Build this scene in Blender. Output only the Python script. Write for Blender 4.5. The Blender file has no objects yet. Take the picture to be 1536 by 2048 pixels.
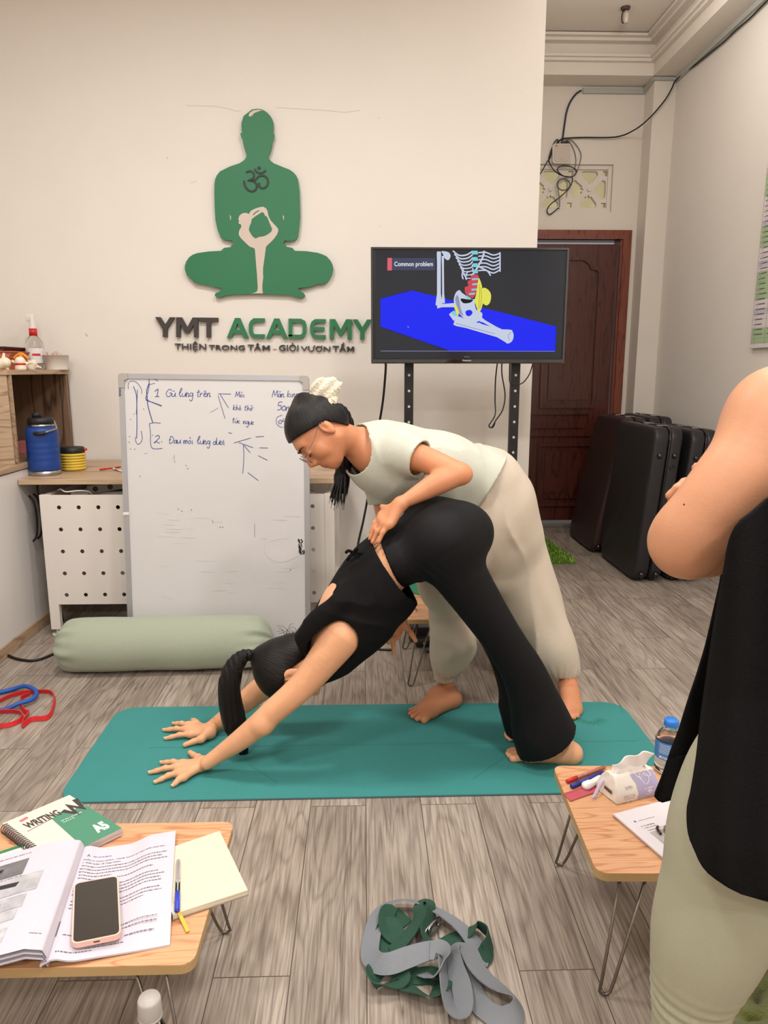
import bpy, bmesh, math, random
import numpy as np
from mathutils import Vector, Matrix
random.seed(7); np.random.seed(7)
PI = math.pi
SC = bpy.context.scene
COL = SC.collection

def srgb(r, g, b):
    f = lambda c: (c/255/12.92) if c/255 <= .04045 else ((c/255+.055)/1.055)**2.4
    return (f(r), f(g), f(b), 1.0)

# ------------------------------------------------------------------ camera
FPX = 1450.0
PITCH, YAW, CAMH = math.radians(11.1), math.radians(1.58), 1.24
cam_d = bpy.data.cameras.new('camera'); cam = bpy.data.objects.new('camera', cam_d); COL.objects.link(cam)
cam_d.sensor_fit = 'VERTICAL'; cam_d.sensor_height = 36.0; cam_d.lens = FPX/2048*36
cam_d.clip_start = .05
cam.location = (0, 0, CAMH)
cam.rotation_euler = (PI/2-PITCH, 0, -YAW)
SC.camera = cam
FW = Vector((math.sin(YAW)*math.cos(PITCH), math.cos(YAW)*math.cos(PITCH), -math.sin(PITCH)))
RT = Vector((math.cos(YAW), -math.sin(YAW), 0)); UP = RT.cross(FW)
CP = Vector((0, 0, CAMH))

def ray(px, py):
    return FW + RT*((px-768)/FPX) + UP*(-(py-1024)/FPX)
def P(px, py, Y):                      # photo point at depth Y of the room
    d = ray(px, py); return CP + d*(Y/d.y)
def G(px, py, z=0.0):                  # photo point on the horizontal plane z
    d = ray(px, py); return CP + d*((z-CAMH)/d.z)
def PX(px, py, X):                     # photo point on the plane X
    d = ray(px, py); return CP + d*(X/d.x)
def R(rpx, Y):                         # length in metres of rpx photo pixels at depth about Y
    return rpx*Y*1.03/FPX

# ------------------------------------------------------------------ world, lights, exposure
wd = bpy.data.worlds.new('world'); SC.world = wd; wd.use_nodes = True
wd.node_tree.nodes['Background'].inputs[0].default_value = (1.0, .97, .95, 1)
wd.node_tree.nodes['Background'].inputs[1].default_value = .3
SC.view_settings.view_transform = 'Standard'; SC.view_settings.look = 'None'
SC.view_settings.gamma = 1.0; SC.view_settings.use_curve_mapping = False
SC.view_settings.exposure = 0.0
LIGHTS = [(-.85, 2.2, 29), (.62, 2.0, 26), (-.9, .2, 32), (1.0, .3, 45), (-.6, -1.7, 30), (1.1, -1.6, 36)]
def area(name, loc, size, power, col=(1, .975, .94)):
    l = bpy.data.lights.new(name, 'AREA'); l.shape = 'SQUARE'; l.size = size; l.energy = power; l.color = col
    o = bpy.data.objects.new(name, l); COL.objects.link(o); o.location = loc; return o
for (lx, ly, lp) in LIGHTS:
    area('ceiling_lamp_light', (lx, ly, 3.19), .3, lp)
def bulb(name, loc, r, power, col=(1, .96, .91)):  # soft point light; serves only the two added fills
    l = bpy.data.lights.new(name, 'POINT'); l.shadow_soft_size = r; l.energy = power; l.color = col
    o = bpy.data.objects.new(name, l); COL.objects.link(o); o.location = loc; return o
bulb('hall_fill_light', (1.30, 2.35, 3.05), .09, 8)  # added fill without a fixture, lifts the right wall and alcove
bulb('alcove_fill_light', (1.42, 3.98, 3.13), .09, 15)  # added fill to brighten the alcove; no bulb hangs here

# ------------------------------------------------------------------ object helpers
def link(o, parent=None):
    COL.objects.link(o)
    if parent is not None:
        o.parent = parent
        M = Matrix.Identity(4); q = parent; locs = Vector((0, 0, 0))
        if parent.type == 'EMPTY': M = Matrix.Translation(-Vector(parent.location))
        o.matrix_parent_inverse = M
    return o
def tag(o, label=None, cat=None, group=None, kind=None):
    if label: o['label'] = label
    if cat: o['category'] = cat
    if group: o['group'] = group
    if kind: o['kind'] = kind
    return o
def thing(name, label, cat, loc=(0, 0, 0), group=None):
    o = bpy.data.objects.new(name, None); COL.objects.link(o); o.location = loc; o.empty_display_size = .05
    return tag(o, label, cat, group)
def mk(name, bm, mat, parent=None, smooth=False, recalc=True):
    if recalc: bmesh.ops.recalc_face_normals(bm, faces=bm.faces[:])
    me = bpy.data.meshes.new(name); bm.to_mesh(me); bm.free()
    for m in (mat if isinstance(mat, (list, tuple)) else [mat]): me.materials.append(m)
    if smooth:
        for p in me.polygons: p.use_smooth = True
        if smooth != 'all':
            try: me.set_sharp_from_angle(angle=math.radians(38))
            except Exception: pass
    o = bpy.data.objects.new(name, me); link(o, parent); return o
def struct(name, bm, mat, parent=None, smooth=False):
    o = mk(name, bm, mat, parent, smooth)
    if parent is None: o['kind'] = 'structure'
    return o
def BM(): return bmesh.new()
def box(bm, lo, hi, bev=0, mi=0, M=None, seg=2):
    lo = Vector(lo); hi = Vector(hi); c = (lo+hi)/2; s = hi-lo
    t = bmesh.new(); bmesh.ops.create_cube(t, size=1)
    for v in t.verts: v.co = Vector((v.co.x*s.x, v.co.y*s.y, v.co.z*s.z))
    if bev: bmesh.ops.bevel(t, geom=t.edges[:], offset=min(bev, min(abs(x) for x in s)*.49), segments=seg, profile=.5, affect='EDGES')
    T = Matrix.Translation(c)
    if M is not None: T = M @ T
    for v in t.verts: v.co = T @ v.co
    merge(bm, t, mi)
def merge(bm, t, mi=0):
    vm = {v: bm.verts.new(v.co) for v in t.verts}
    for f in t.faces:
        try:
            g = bm.faces.new([vm[v] for v in f.verts]); g.material_index = mi if mi else f.material_index; g.smooth = f.smooth
        except ValueError: pass
    t.free()
def frame(o, x, y):                     # matrix with origin o, x axis, roughly y axis
    x = Vector(x).normalized(); y = Vector(y); y = (y-x*y.dot(x)).normalized(); z = x.cross(y)
    M = Matrix((x, y, z)).transposed().to_4x4(); M.translation = Vector(o); return M
def zframe(o, z):
    z = Vector(z).normalized(); a = Vector((1, 0, 0)) if abs(z.x) < .8 else Vector((0, 1, 0))
    x = (a-z*a.dot(z)).normalized(); y = z.cross(x)
    M = Matrix((x, y, z)).transposed().to_4x4(); M.translation = Vector(o); return M
def lathe(bm, prof, loc, n=28, mi=0, M=None, cap=True):
    T = Matrix.Translation(Vector(loc)) if M is None else M
    rings = []
    for (r, z) in prof:
        rings.append([bm.verts.new(T @ Vector((r*math.cos(2*PI*k/n), r*math.sin(2*PI*k/n), z))) for k in range(n)])
    for a, b in zip(rings[:-1], rings[1:]):
        for k in range(n):
            f = bm.faces.new((a[k], a[(k+1) % n], b[(k+1) % n], b[k])); f.material_index = mi; f.smooth = True
    if cap:
        for rg in (rings[0], rings[-1]):
            f = bm.faces.new(rg); f.material_index = mi
def cyl(bm, a, b, r, r2=None, n=16, mi=0):
    a = Vector(a); b = Vector(b); L = (b-a).length
    lathe(bm, [(r, 0), (r if r2 is None else r2, L)], a, n, mi, zframe(a, b-a))
def catmull(pts, sub=8, closed=False):
    pts = [Vector(p) for p in pts]; n = len(pts); out = []
    rng = range(n) if closed else range(n-1)
    for i in rng:
        if closed: p0, p1, p2, p3 = pts[(i-1) % n], pts[i], pts[(i+1) % n], pts[(i+2) % n]
        else: p0, p1, p2, p3 = pts[max(i-1, 0)], pts[i], pts[i+1], pts[min(i+2, n-1)]
        for k in range(sub):
            t = k/sub
            out.append(.5*((2*p1)+(-p0+p2)*t+(2*p0-5*p1+4*p2-p3)*t*t+(-p0+3*p1-3*p2+p3)*t**3))
    if not closed: out.append(pts[-1])
    return out
def tube(bm, pts, r, n=8, mi=0, sub=0, closed=False, rs=None):
    pts = catmull(pts, sub, closed) if sub else [Vector(p) for p in pts]
    N = len(pts); rings = []; prev = None
    for i, p in enumerate(pts):
        a = pts[(i-1) % N] if closed else pts[max(i-1, 0)]; b = pts[(i+1) % N] if closed else pts[min(i+1, N-1)]
        t = (b-a)
        if t.length < 1e-9: t = Vector((0, 0, 1))
        t.normalize()
        if prev is None: x = zframe(p, t).col[0].to_3d()
        else:
            x = prev-t*prev.dot(t); x = x.normalized() if x.length > 1e-6 else zframe(p, t).col[0].to_3d()
        prev = x; y = t.cross(x); rr = r if rs is None else rs[min(len(rs)-1, int(i/(max(N-1, 1))*(len(rs)-1)+.5))]
        rings.append([bm.verts.new(p+(x*math.cos(2*PI*k/n)+y*math.sin(2*PI*k/n))*rr) for k in range(n)])
    m = N if closed else N-1
    for i in range(m):
        a, b = rings[i], rings[(i+1) % N]
        for k in range(n):
            f = bm.faces.new((a[k], a[(k+1) % n], b[(k+1) % n], b[k])); f.material_index = mi; f.smooth = True
    if not closed:
        for rg in (rings[0], rings[-1]):
            f = bm.faces.new(rg); f.material_index = mi
from mathutils.geometry import tessellate_polygon
def prism(bm, pts, off, mi=0, holes=()):          # polygon (with holes) of 3D points extruded by vector off
    off = Vector(off); loops = [[Vector(p) for p in pts]]+[[Vector(p) for p in h] for h in holes]
    nrm = off.normalized() if off.length > 1e-9 else Vector((0, 0, 1)); F = zframe((0, 0, 0), nrm).inverted()
    flat_ = [[(F @ p).to_2d().to_3d() for p in lp] for lp in loops]
    tri = tessellate_polygon(flat_); allp = [p for lp in loops for p in lp]
    a = [bm.verts.new(p) for p in allp]; b = [bm.verts.new(p+off) for p in allp]
    for t in tri:
        for rg in (a, b):
            try:
                f = bm.faces.new([rg[i] for i in t]); f.material_index = mi
            except ValueError: pass
    k0 = 0
    for lp in loops:
        n = len(lp)
        for k in range(n):
            i, j = k0+k, k0+(k+1) % n
            try:
                f = bm.faces.new((a[i], a[j], b[j], b[i])); f.material_index = mi
            except ValueError: pass
        k0 += n
def stroke(bm, pts, w, T, depth=.0, mi=0, closed=False, ws=None):
    """thick 2D polyline; T maps (x,y,d)->3D"""
    pts = [Vector((p[0], p[1])) for p in pts]; n = len(pts); L = []; Rr = []
    for i, p in enumerate(pts):
        a = pts[(i-1) % n] if (closed or i > 0) else None; b = pts[(i+1) % n] if (closed or i < n-1) else None
        d1 = (p-a).normalized() if a is not None and (p-a).length > 1e-9 else None; d2 = (b-p).normalized() if b is not None and (b-p).length > 1e-9 else None
        if d1 is None: d1 = d2
        if d2 is None: d2 = d1
        if d1 is None: continue
        m = (d1+d2); m = m.normalized() if m.length > 1e-4 else d1
        nn = Vector((-m.y, m.x)); c = max(.5, nn.dot(Vector((-d1.y, d1.x)))); ww = (ws[i] if ws else w)
        L.append(p+nn*ww/2/c); Rr.append(p-nn*ww/2/c)
    n = len(L); D = 1 if depth else 0
    vs = []
    for q in (L, Rr):
        vs.append([bm.verts.new(T(v.x, v.y, 0)) for v in q])
        if depth: vs.append([bm.verts.new(T(v.x, v.y, depth)) for v in q])
    def quad(a, b, i, j):
        try:
            f = bm.faces.new((a[i], a[j], b[j], b[i])); f.material_index = mi
        except ValueError: pass
    for i in range(n if closed else n-1):
        j = (i+1) % n
        if depth:
            quad(vs[0], vs[2], i, j); quad(vs[1], vs[3], i, j); quad(vs[0], vs[1], i, j); quad(vs[2], vs[3], i, j)
        else: quad(vs[0], vs[1], i, j)
    if depth and not closed:
        for i in (0, n-1):
            f = bm.faces.new((vs[0][i], vs[1][i], vs[3][i], vs[2][i])); f.material_index = mi
def arc(cx, cy, rx, ry, a0, a1, n=8):
    return [(cx+rx*math.cos(math.radians(a0+(a1-a0)*k/n)), cy+ry*math.sin(math.radians(a0+(a1-a0)*k/n))) for k in range(n+1)]
_tc = {}
def textmesh(s, bold=0):
    k = (s, bold)
    if k in _tc: return _tc[k]
    c = bpy.data.curves.new('t', 'FONT'); c.body = s; c.size = 1; c.offset = bold; c.resolution_u = 3
    o = bpy.data.objects.new('t', c); COL.objects.link(o)
    dg = bpy.context.evaluated_depsgraph_get(); dg.update()
    me = bpy.data.meshes.new_from_object(o.evaluated_get(dg))
    V = [v.co.copy() for v in me.vertices]; F = [tuple(p.vertices) for p in me.polygons]
    bpy.data.objects.remove(o); bpy.data.curves.remove(c); bpy.data.meshes.remove(me)
    _tc[k] = (V, F); return V, F
def text(bm, s, T, x0, y0, w, h, bold=0, mi=0, depth=0):
    """text s fitted in the box x0..x0+w, y0 (bottom)..y0+h of the map T(x,y,d); w or h may be None"""
    V, F = textmesh(s, bold)
    if not V: return
    ax, bx = min(v.x for v in V), max(v.x for v in V); ay, by = min(v.y for v in V), max(v.y for v in V)
    sx = w/(bx-ax) if w else None; sy = h/(by-ay) if h else None
    if sx is None: sx = sy
    if sy is None: sy = math.copysign(abs(sx), 1)
    def place(d): return [bm.verts.new(T(x0+(v.x-ax)*sx, y0+(v.y-ay)*sy, d)) for v in V]
    a = place(depth)
    for f in F:
        try:
            g = bm.faces.new([a[i] for i in f]); g.material_index = mi
        except ValueError: pass
    if depth:
        from collections import Counter
        b = place(0); c = Counter()
        for f in F:
            for i in range(len(f)): c[tuple(sorted((f[i], f[(i+1) % len(f)])))] += 1
        for (i, j), q in c.items():
            if q == 1:
                try:
                    g = bm.faces.new((a[i], a[j], b[j], b[i])); g.material_index = mi
                except ValueError: pass
def planemap(o, x, y, z=None):
    o = Vector(o); x = Vector(x); y = Vector(y); z = Vector(z) if z is not None else x.normalized().cross(y.normalized())
    return lambda a, b, d=0: o+x*a+y*b+z*d

# ------------------------------------------------------------------ materials
def _nt(name):
    m = bpy.data.materials.new(name); m.use_nodes = True; nt = m.node_tree; return m, nt, nt.nodes['Principled BSDF']
def N(nt, t, **kw):
    n = nt.nodes.new(t)
    for k, v in kw.items():
        if k in n.inputs.keys() if isinstance(k, str) else False: n.inputs[k].default_value = v
        else: setattr(n, k, v)
    return n
def setin(n, **kw):
    for k, v in kw.items(): n.inputs[k.replace('_', ' ')].default_value = v
def mat(name, col, rough=.5, metal=0, bump=0, bscale=40, var=0, vscale=6, spec=.5, trans=0, emit=0, coat=0, ior=1.45, sss=0, alpha=1, sheen=0, stretch=(1, 1, 1)):
    m, nt, b = _nt(name); L = nt.links
    b.inputs['Base Color'].default_value = col; b.inputs['Roughness'].default_value = rough; b.inputs['Metallic'].default_value = metal
    b.inputs['Specular IOR Level'].default_value = spec; b.inputs['Transmission Weight'].default_value = trans; b.inputs['IOR'].default_value = ior
    b.inputs['Coat Weight'].default_value = coat; b.inputs['Sheen Weight'].default_value = sheen; b.inputs['Alpha'].default_value = alpha
    if sss:
        b.inputs['Subsurface Weight'].default_value = sss; b.inputs['Subsurface Radius'].default_value = (1, .35, .2); b.inputs['Subsurface Scale'].default_value = .012
    if emit:
        b.inputs['Emission Color'].default_value = col; b.inputs['Emission Strength'].default_value = emit
    if bump or var:
        tc = nt.nodes.new('ShaderNodeTexCoord'); mp = nt.nodes.new('ShaderNodeMapping'); L.new(tc.outputs['Object'], mp.inputs[0]); mp.inputs['Scale'].default_value = stretch
    if var:
        no = nt.nodes.new('ShaderNodeTexNoise'); L.new(mp.outputs[0], no.inputs['Vector']); no.inputs['Scale'].default_value = vscale; no.inputs['Detail'].default_value = 6
        hs = nt.nodes.new('ShaderNodeHueSaturation'); hs.inputs['Color'].default_value = col
        mr = nt.nodes.new('ShaderNodeMapRange'); L.new(no.outputs['Fac'], mr.inputs[0]); mr.inputs[1].default_value = .25; mr.inputs[2].default_value = .75; mr.inputs[3].default_value = 1-var; mr.inputs[4].default_value = 1+var
        L.new(mr.outputs[0], hs.inputs['Value']); L.new(hs.outputs[0], b.inputs['Base Color'])
    if bump:
        n2 = nt.nodes.new('ShaderNodeTexNoise'); L.new(mp.outputs[0], n2.inputs['Vector']); n2.inputs['Scale'].default_value = bscale; n2.inputs['Detail'].default_value = 4
        bp = nt.nodes.new('ShaderNodeBump'); bp.inputs['Strength'].default_value = bump; bp.inputs['Distance'].default_value = .01
        L.new(n2.outputs['Fac'], bp.inputs['Height']); L.new(bp.outputs[0], b.inputs['Normal'])
    return m
def wood(name, c1, c2, scale=1, axis='X', rough=.45, ring=9, dist=3.2, knots=True, fine=.5):
    """grain along axis; c1 light, c2 dark line colour"""
    m, nt, b = _nt(name); L = nt.links
    tc = nt.nodes.new('ShaderNodeTexCoord'); mp = nt.nodes.new('ShaderNodeMapping'); L.new(tc.outputs['Object'], mp.inputs[0])
    st = {'X': (.14, 1, 1), 'Y': (1, .14, 1), 'Z': (1, 1, .12), 'H': (.12, .12, 1)}[axis]; mp.inputs['Scale'].default_value = [s*scale for s in st]
    n1 = nt.nodes.new('ShaderNodeTexNoise'); L.new(mp.outputs[0], n1.inputs[0]); n1.inputs['Scale'].default_value = 4; n1.inputs['Detail'].default_value = 3
    wv = nt.nodes.new('ShaderNodeMath'); wv.operation = 'MULTIPLY'; L.new(n1.outputs['Fac'], wv.inputs[0]); wv.inputs[1].default_value = ring*2.4
    sn = nt.nodes.new('ShaderNodeMath'); sn.operation = 'PINGPONG'; L.new(wv.outputs[0], sn.inputs[0]); sn.inputs[1].default_value = 1
    cr = nt.nodes.new('ShaderNodeValToRGB'); L.new(sn.outputs[0], cr.inputs[0])
    cr.color_ramp.elements[0].position = .0; cr.color_ramp.elements[0].color = c2; cr.color_ramp.elements[1].position = .32; cr.color_ramp.elements[1].color = c1
    n2 = nt.nodes.new('ShaderNodeTexNoise'); mp2 = nt.nodes.new('ShaderNodeMapping'); L.new(tc.outputs['Object'], mp2.inputs[0])
    mp2.inputs['Scale'].default_value = [s*scale*(.5 if s < 1 else 1.4) for s in st]; L.new(mp2.outputs[0], n2.inputs[0]); n2.inputs['Scale'].default_value = 60; n2.inputs['Detail'].default_value = 3
    mx = nt.nodes.new('ShaderNodeMixRGB'); mx.blend_type = 'MULTIPLY'; mx.inputs[0].default_value = fine; L.new(cr.outputs[0], mx.inputs[1])
    c2r = nt.nodes.new('ShaderNodeValToRGB'); L.new(n2.outputs['Fac'], c2r.inputs[0]); c2r.color_ramp.elements[0].position = .3; c2r.color_ramp.elements[0].color = (.62, .55, .5, 1); c2r.color_ramp.elements[1].position = .62; c2r.color_ramp.elements[1].color = (1, 1, 1, 1)
    L.new(c2r.outputs[0], mx.inputs[2]); L.new(mx.outputs[0], b.inputs['Base Color']); b.inputs['Roughness'].default_value = rough
    return m
def floor_mat():
    m, nt, b = _nt('grey_oak_planks'); L = nt.links
    tc = nt.nodes.new('ShaderNodeTexCoord')
    mp = nt.nodes.new('ShaderNodeMapping'); L.new(tc.outputs['Object'], mp.inputs[0]); mp.inputs['Rotation'].default_value = (0, 0, PI/2)
    br = nt.nodes.new('ShaderNodeTexBrick'); L.new(mp.outputs[0], br.inputs['Vector'])
    br.inputs['Scale'].default_value = 1; br.inputs['Brick Width'].default_value = .95; br.inputs['Row Height'].default_value = .16
    br.inputs['Mortar Size'].default_value = .0012; br.inputs['Mortar Smooth'].default_value = 0; br.inputs['Bias'].default_value = 0
    br.inputs['Color1'].default_value = (0, 0, 0, 1); br.inputs['Color2'].default_value = (1, 1, 1, 1); br.inputs['Mortar'].default_value = (.5, .5, .5, 1)
    br.offset = .37; br.offset_frequency = 2
    # per plank offset of the grain
    ad = nt.nodes.new('ShaderNodeVectorMath'); ad.operation = 'MULTIPLY_ADD'
    sp = nt.nodes.new('ShaderNodeCombineXYZ'); L.new(br.outputs['Color'], sp.inputs[0]); L.new(br.outputs['Color'], sp.inputs[2])
    L.new(sp.outputs[0], ad.inputs[0]); ad.inputs[1].default_value = (7, 3, 9); L.new(tc.outputs['Object'], ad.inputs[2])
    def grain(sc, scale, det):
        q = nt.nodes.new('ShaderNodeMapping'); q.inputs['Scale'].default_value = sc; L.new(ad.outputs[0], q.inputs[0])
        n = nt.nodes.new('ShaderNodeTexNoise'); L.new(q.outputs[0], n.inputs[0]); n.inputs['Scale'].default_value = scale; n.inputs['Detail'].default_value = det; n.inputs['Distortion'].default_value = .4
        return n
    g1 = grain((1, .10, 1), 7, 3)
    mu = nt.nodes.new('ShaderNodeMath'); mu.operation = 'MULTIPLY'; L.new(g1.outputs['Fac'], mu.inputs[0]); mu.inputs[1].default_value = 30
    pp = nt.nodes.new('ShaderNodeMath'); pp.operation = 'PINGPONG'; L.new(mu.outputs[0], pp.inputs[0]); pp.inputs[1].default_value = 1
    cr = nt.nodes.new('ShaderNodeValToRGB'); L.new(pp.outputs[0], cr.inputs[0])
    cr.color_ramp.elements[0].position = 0; cr.color_ramp.elements[0].color = srgb(150, 138, 127); cr.color_ramp.elements[1].position = .5; cr.color_ramp.elements[1].color = srgb(172, 160, 148)
    g2 = grain((1, .035, 1), 190, 6)
    c2 = nt.nodes.new('ShaderNodeValToRGB'); L.new(g2.outputs['Fac'], c2.inputs[0]); c2.color_ramp.elements[0].position = .3; c2.color_ramp.elements[0].color = (.5, .46, .43, 1); c2.color_ramp.elements[1].position = .6; c2.color_ramp.elements[1].color = (1, 1, 1, 1)
    m1 = nt.nodes.new('ShaderNodeMixRGB'); m1.blend_type = 'MULTIPLY'; m1.inputs[0].default_value = .9; L.new(cr.outputs[0], m1.inputs[1]); L.new(c2.outputs[0], m1.inputs[2])
    g3 = grain((1, .4, 1), 4.5, 8)
    c3 = nt.nodes.new('ShaderNodeValToRGB'); L.new(g3.outputs['Fac'], c3.inputs[0]); c3.color_ramp.elements[0].position = .35; c3.color_ramp.elements[0].color = (.66, .63, .60, 1); c3.color_ramp.elements[1].position = .62; c3.color_ramp.elements[1].color = (1, 1, 1, 1)
    m2 = nt.nodes.new('ShaderNodeMixRGB'); m2.blend_type = 'MULTIPLY'; m2.inputs[0].default_value = .8; L.new(m1.outputs[0], m2.inputs[1]); L.new(c3.outputs[0], m2.inputs[2])
    # sparse dark cracks
    g4 = grain((1, .05, 1), 11, 2)
    mu4 = nt.nodes.new('ShaderNodeMath'); mu4.operation = 'MULTIPLY'; L.new(g4.outputs['Fac'], mu4.inputs[0]); mu4.inputs[1].default_value = 6
    pp4 = nt.nodes.new('ShaderNodeMath'); pp4.operation = 'PINGPONG'; L.new(mu4.outputs[0], pp4.inputs[0]); pp4.inputs[1].default_value = 1
    c4 = nt.nodes.new('ShaderNodeValToRGB'); L.new(pp4.outputs[0], c4.inputs[0]); c4.color_ramp.elements[0].position = 0; c4.color_ramp.elements[0].color = (.42, .38, .35, 1); c4.color_ramp.elements[1].position = .035; c4.color_ramp.elements[1].color = (1, 1, 1, 1)
    m3 = nt.nodes.new('ShaderNodeMixRGB'); m3.blend_type = 'MULTIPLY'; m3.inputs[0].default_value = .75; L.new(m2.outputs[0], m3.inputs[1]); L.new(c4.outputs[0], m3.inputs[2])
    # plank tone and joints
    hs = nt.nodes.new('ShaderNodeHueSaturation'); mr = nt.nodes.new('ShaderNodeMapRange'); L.new(br.outputs['Color'], mr.inputs[0]); mr.inputs[3].default_value = .9; mr.inputs[4].default_value = 1.08
    L.new(mr.outputs[0], hs.inputs['Value']); L.new(m3.outputs[0], hs.inputs['Color'])
    m4 = nt.nodes.new('ShaderNodeMixRGB'); L.new(br.outputs['Fac'], m4.inputs[0]); L.new(hs.outputs[0], m4.inputs[1]); m4.inputs[2].default_value = srgb(84, 72, 62)
    L.new(m4.outputs[0], b.inputs['Base Color']); b.inputs['Roughness'].default_value = .5; b.inputs['Specular IOR Level'].default_value = .35
    bp = nt.nodes.new('ShaderNodeBump'); bp.inputs['Strength'].default_value = .15; bp.inputs['Distance'].default_value = .002; L.new(g2.outputs['Fac'], bp.inputs['Height']); L.new(bp.outputs[0], b.inputs['Normal'])
    return m
def skin(name, col, rough=.48):
    m, nt, b = _nt(name); L = nt.links
    at = nt.nodes.new('ShaderNodeAttribute'); at.attribute_name = 'tint'
    mx = nt.nodes.new('ShaderNodeMixRGB'); mx.blend_type = 'MIX'; L.new(at.outputs['Alpha'], mx.inputs[0])
    tc = nt.nodes.new('ShaderNodeTexCoord'); no = nt.nodes.new('ShaderNodeTexNoise'); L.new(tc.outputs['Object'], no.inputs[0]); no.inputs['Scale'].default_value = 14; no.inputs['Detail'].default_value = 5
    hs = nt.nodes.new('ShaderNodeHueSaturation'); hs.inputs['Color'].default_value = col
    mr = nt.nodes.new('ShaderNodeMapRange'); L.new(no.outputs['Fac'], mr.inputs[0]); mr.inputs[1].default_value = .3; mr.inputs[2].default_value = .7; mr.inputs[3].default_value = .93; mr.inputs[4].default_value = 1.05
    L.new(mr.outputs[0], hs.inputs['Value']); L.new(hs.outputs[0], mx.inputs[1]); L.new(at.outputs['Color'], mx.inputs[2]); L.new(mx.outputs[0], b.inputs['Base Color'])
    b.inputs['Roughness'].default_value = rough; b.inputs['Specular IOR Level'].default_value = .35
    b.inputs['Subsurface Weight'].default_value = .12; b.inputs['Subsurface Radius'].default_value = (1, .35, .2); b.inputs['Subsurface Scale'].default_value = .01
    n2 = nt.nodes.new('ShaderNodeTexNoise'); L.new(tc.outputs['Object'], n2.inputs[0]); n2.inputs['Scale'].default_value = 300
    bp = nt.nodes.new('ShaderNodeBump'); bp.inputs['Strength'].default_value = .12; bp.inputs['Distance'].default_value = .002; L.new(n2.outputs['Fac'], bp.inputs['Height']); L.new(bp.outputs[0], b.inputs['Normal'])
    return m

# ------------------------------------------------------------------ smooth-union volumes for bodies and cloth
_lat = np.random.RandomState(11).rand(32, 32, 32)
def vnoise(x, y, z):
    xi, yi, zi = np.floor(x).astype(int), np.floor(y).astype(int), np.floor(z).astype(int)
    fx, fy, fz = x-xi, y-yi, z-zi; fx, fy, fz = [q*q*(3-2*q) for q in (fx, fy, fz)]; g = lambda i, j, k: _lat[(xi+i) % 32, (yi+j) % 32, (zi+k) % 32]
    a = g(0, 0, 0)*(1-fx)+g(1, 0, 0)*fx; b = g(0, 1, 0)*(1-fx)+g(1, 1, 0)*fx; c = g(0, 0, 1)*(1-fx)+g(1, 0, 1)*fx; d = g(0, 1, 1)*(1-fx)+g(1, 1, 1)*fx
    return (a*(1-fy)+b*fy)*(1-fz)+(c*(1-fy)+d*fy)*fz
def folds(x, y, z, along, scale, stretch, amp, seed=0):
    """soft creases running along a direction; returns displacement around 0"""
    a = np.array(V3(along)); a /= np.linalg.norm(a); w = vnoise(x*4+seed, y*4, z*4+seed)*.12
    u = x*a[0]+y*a[1]+z*a[2]; k = (1/stretch-1)
    px, py, pz = (x+k*u*a[0])*scale+w*scale, (y+k*u*a[1])*scale+w*scale, (z+k*u*a[2])*scale-w*scale
    n = vnoise(px+seed*3, py+seed, pz+seed*7); r = 1-np.abs(2*n-1); n2 = vnoise(px*2.1+9, py*2.1, pz*2.1+5)
    mk_ = np.clip(vnoise(x*5.5+seed*5, y*5.5+2, z*5.5+seed)*2.4-.75, .12, 1.25)
    return (amp*(.55-r*r)*1.1+amp*.2*(.5-n2))*mk_
def V3(p): return np.array([p[0], p[1], p[2]], float)
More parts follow.
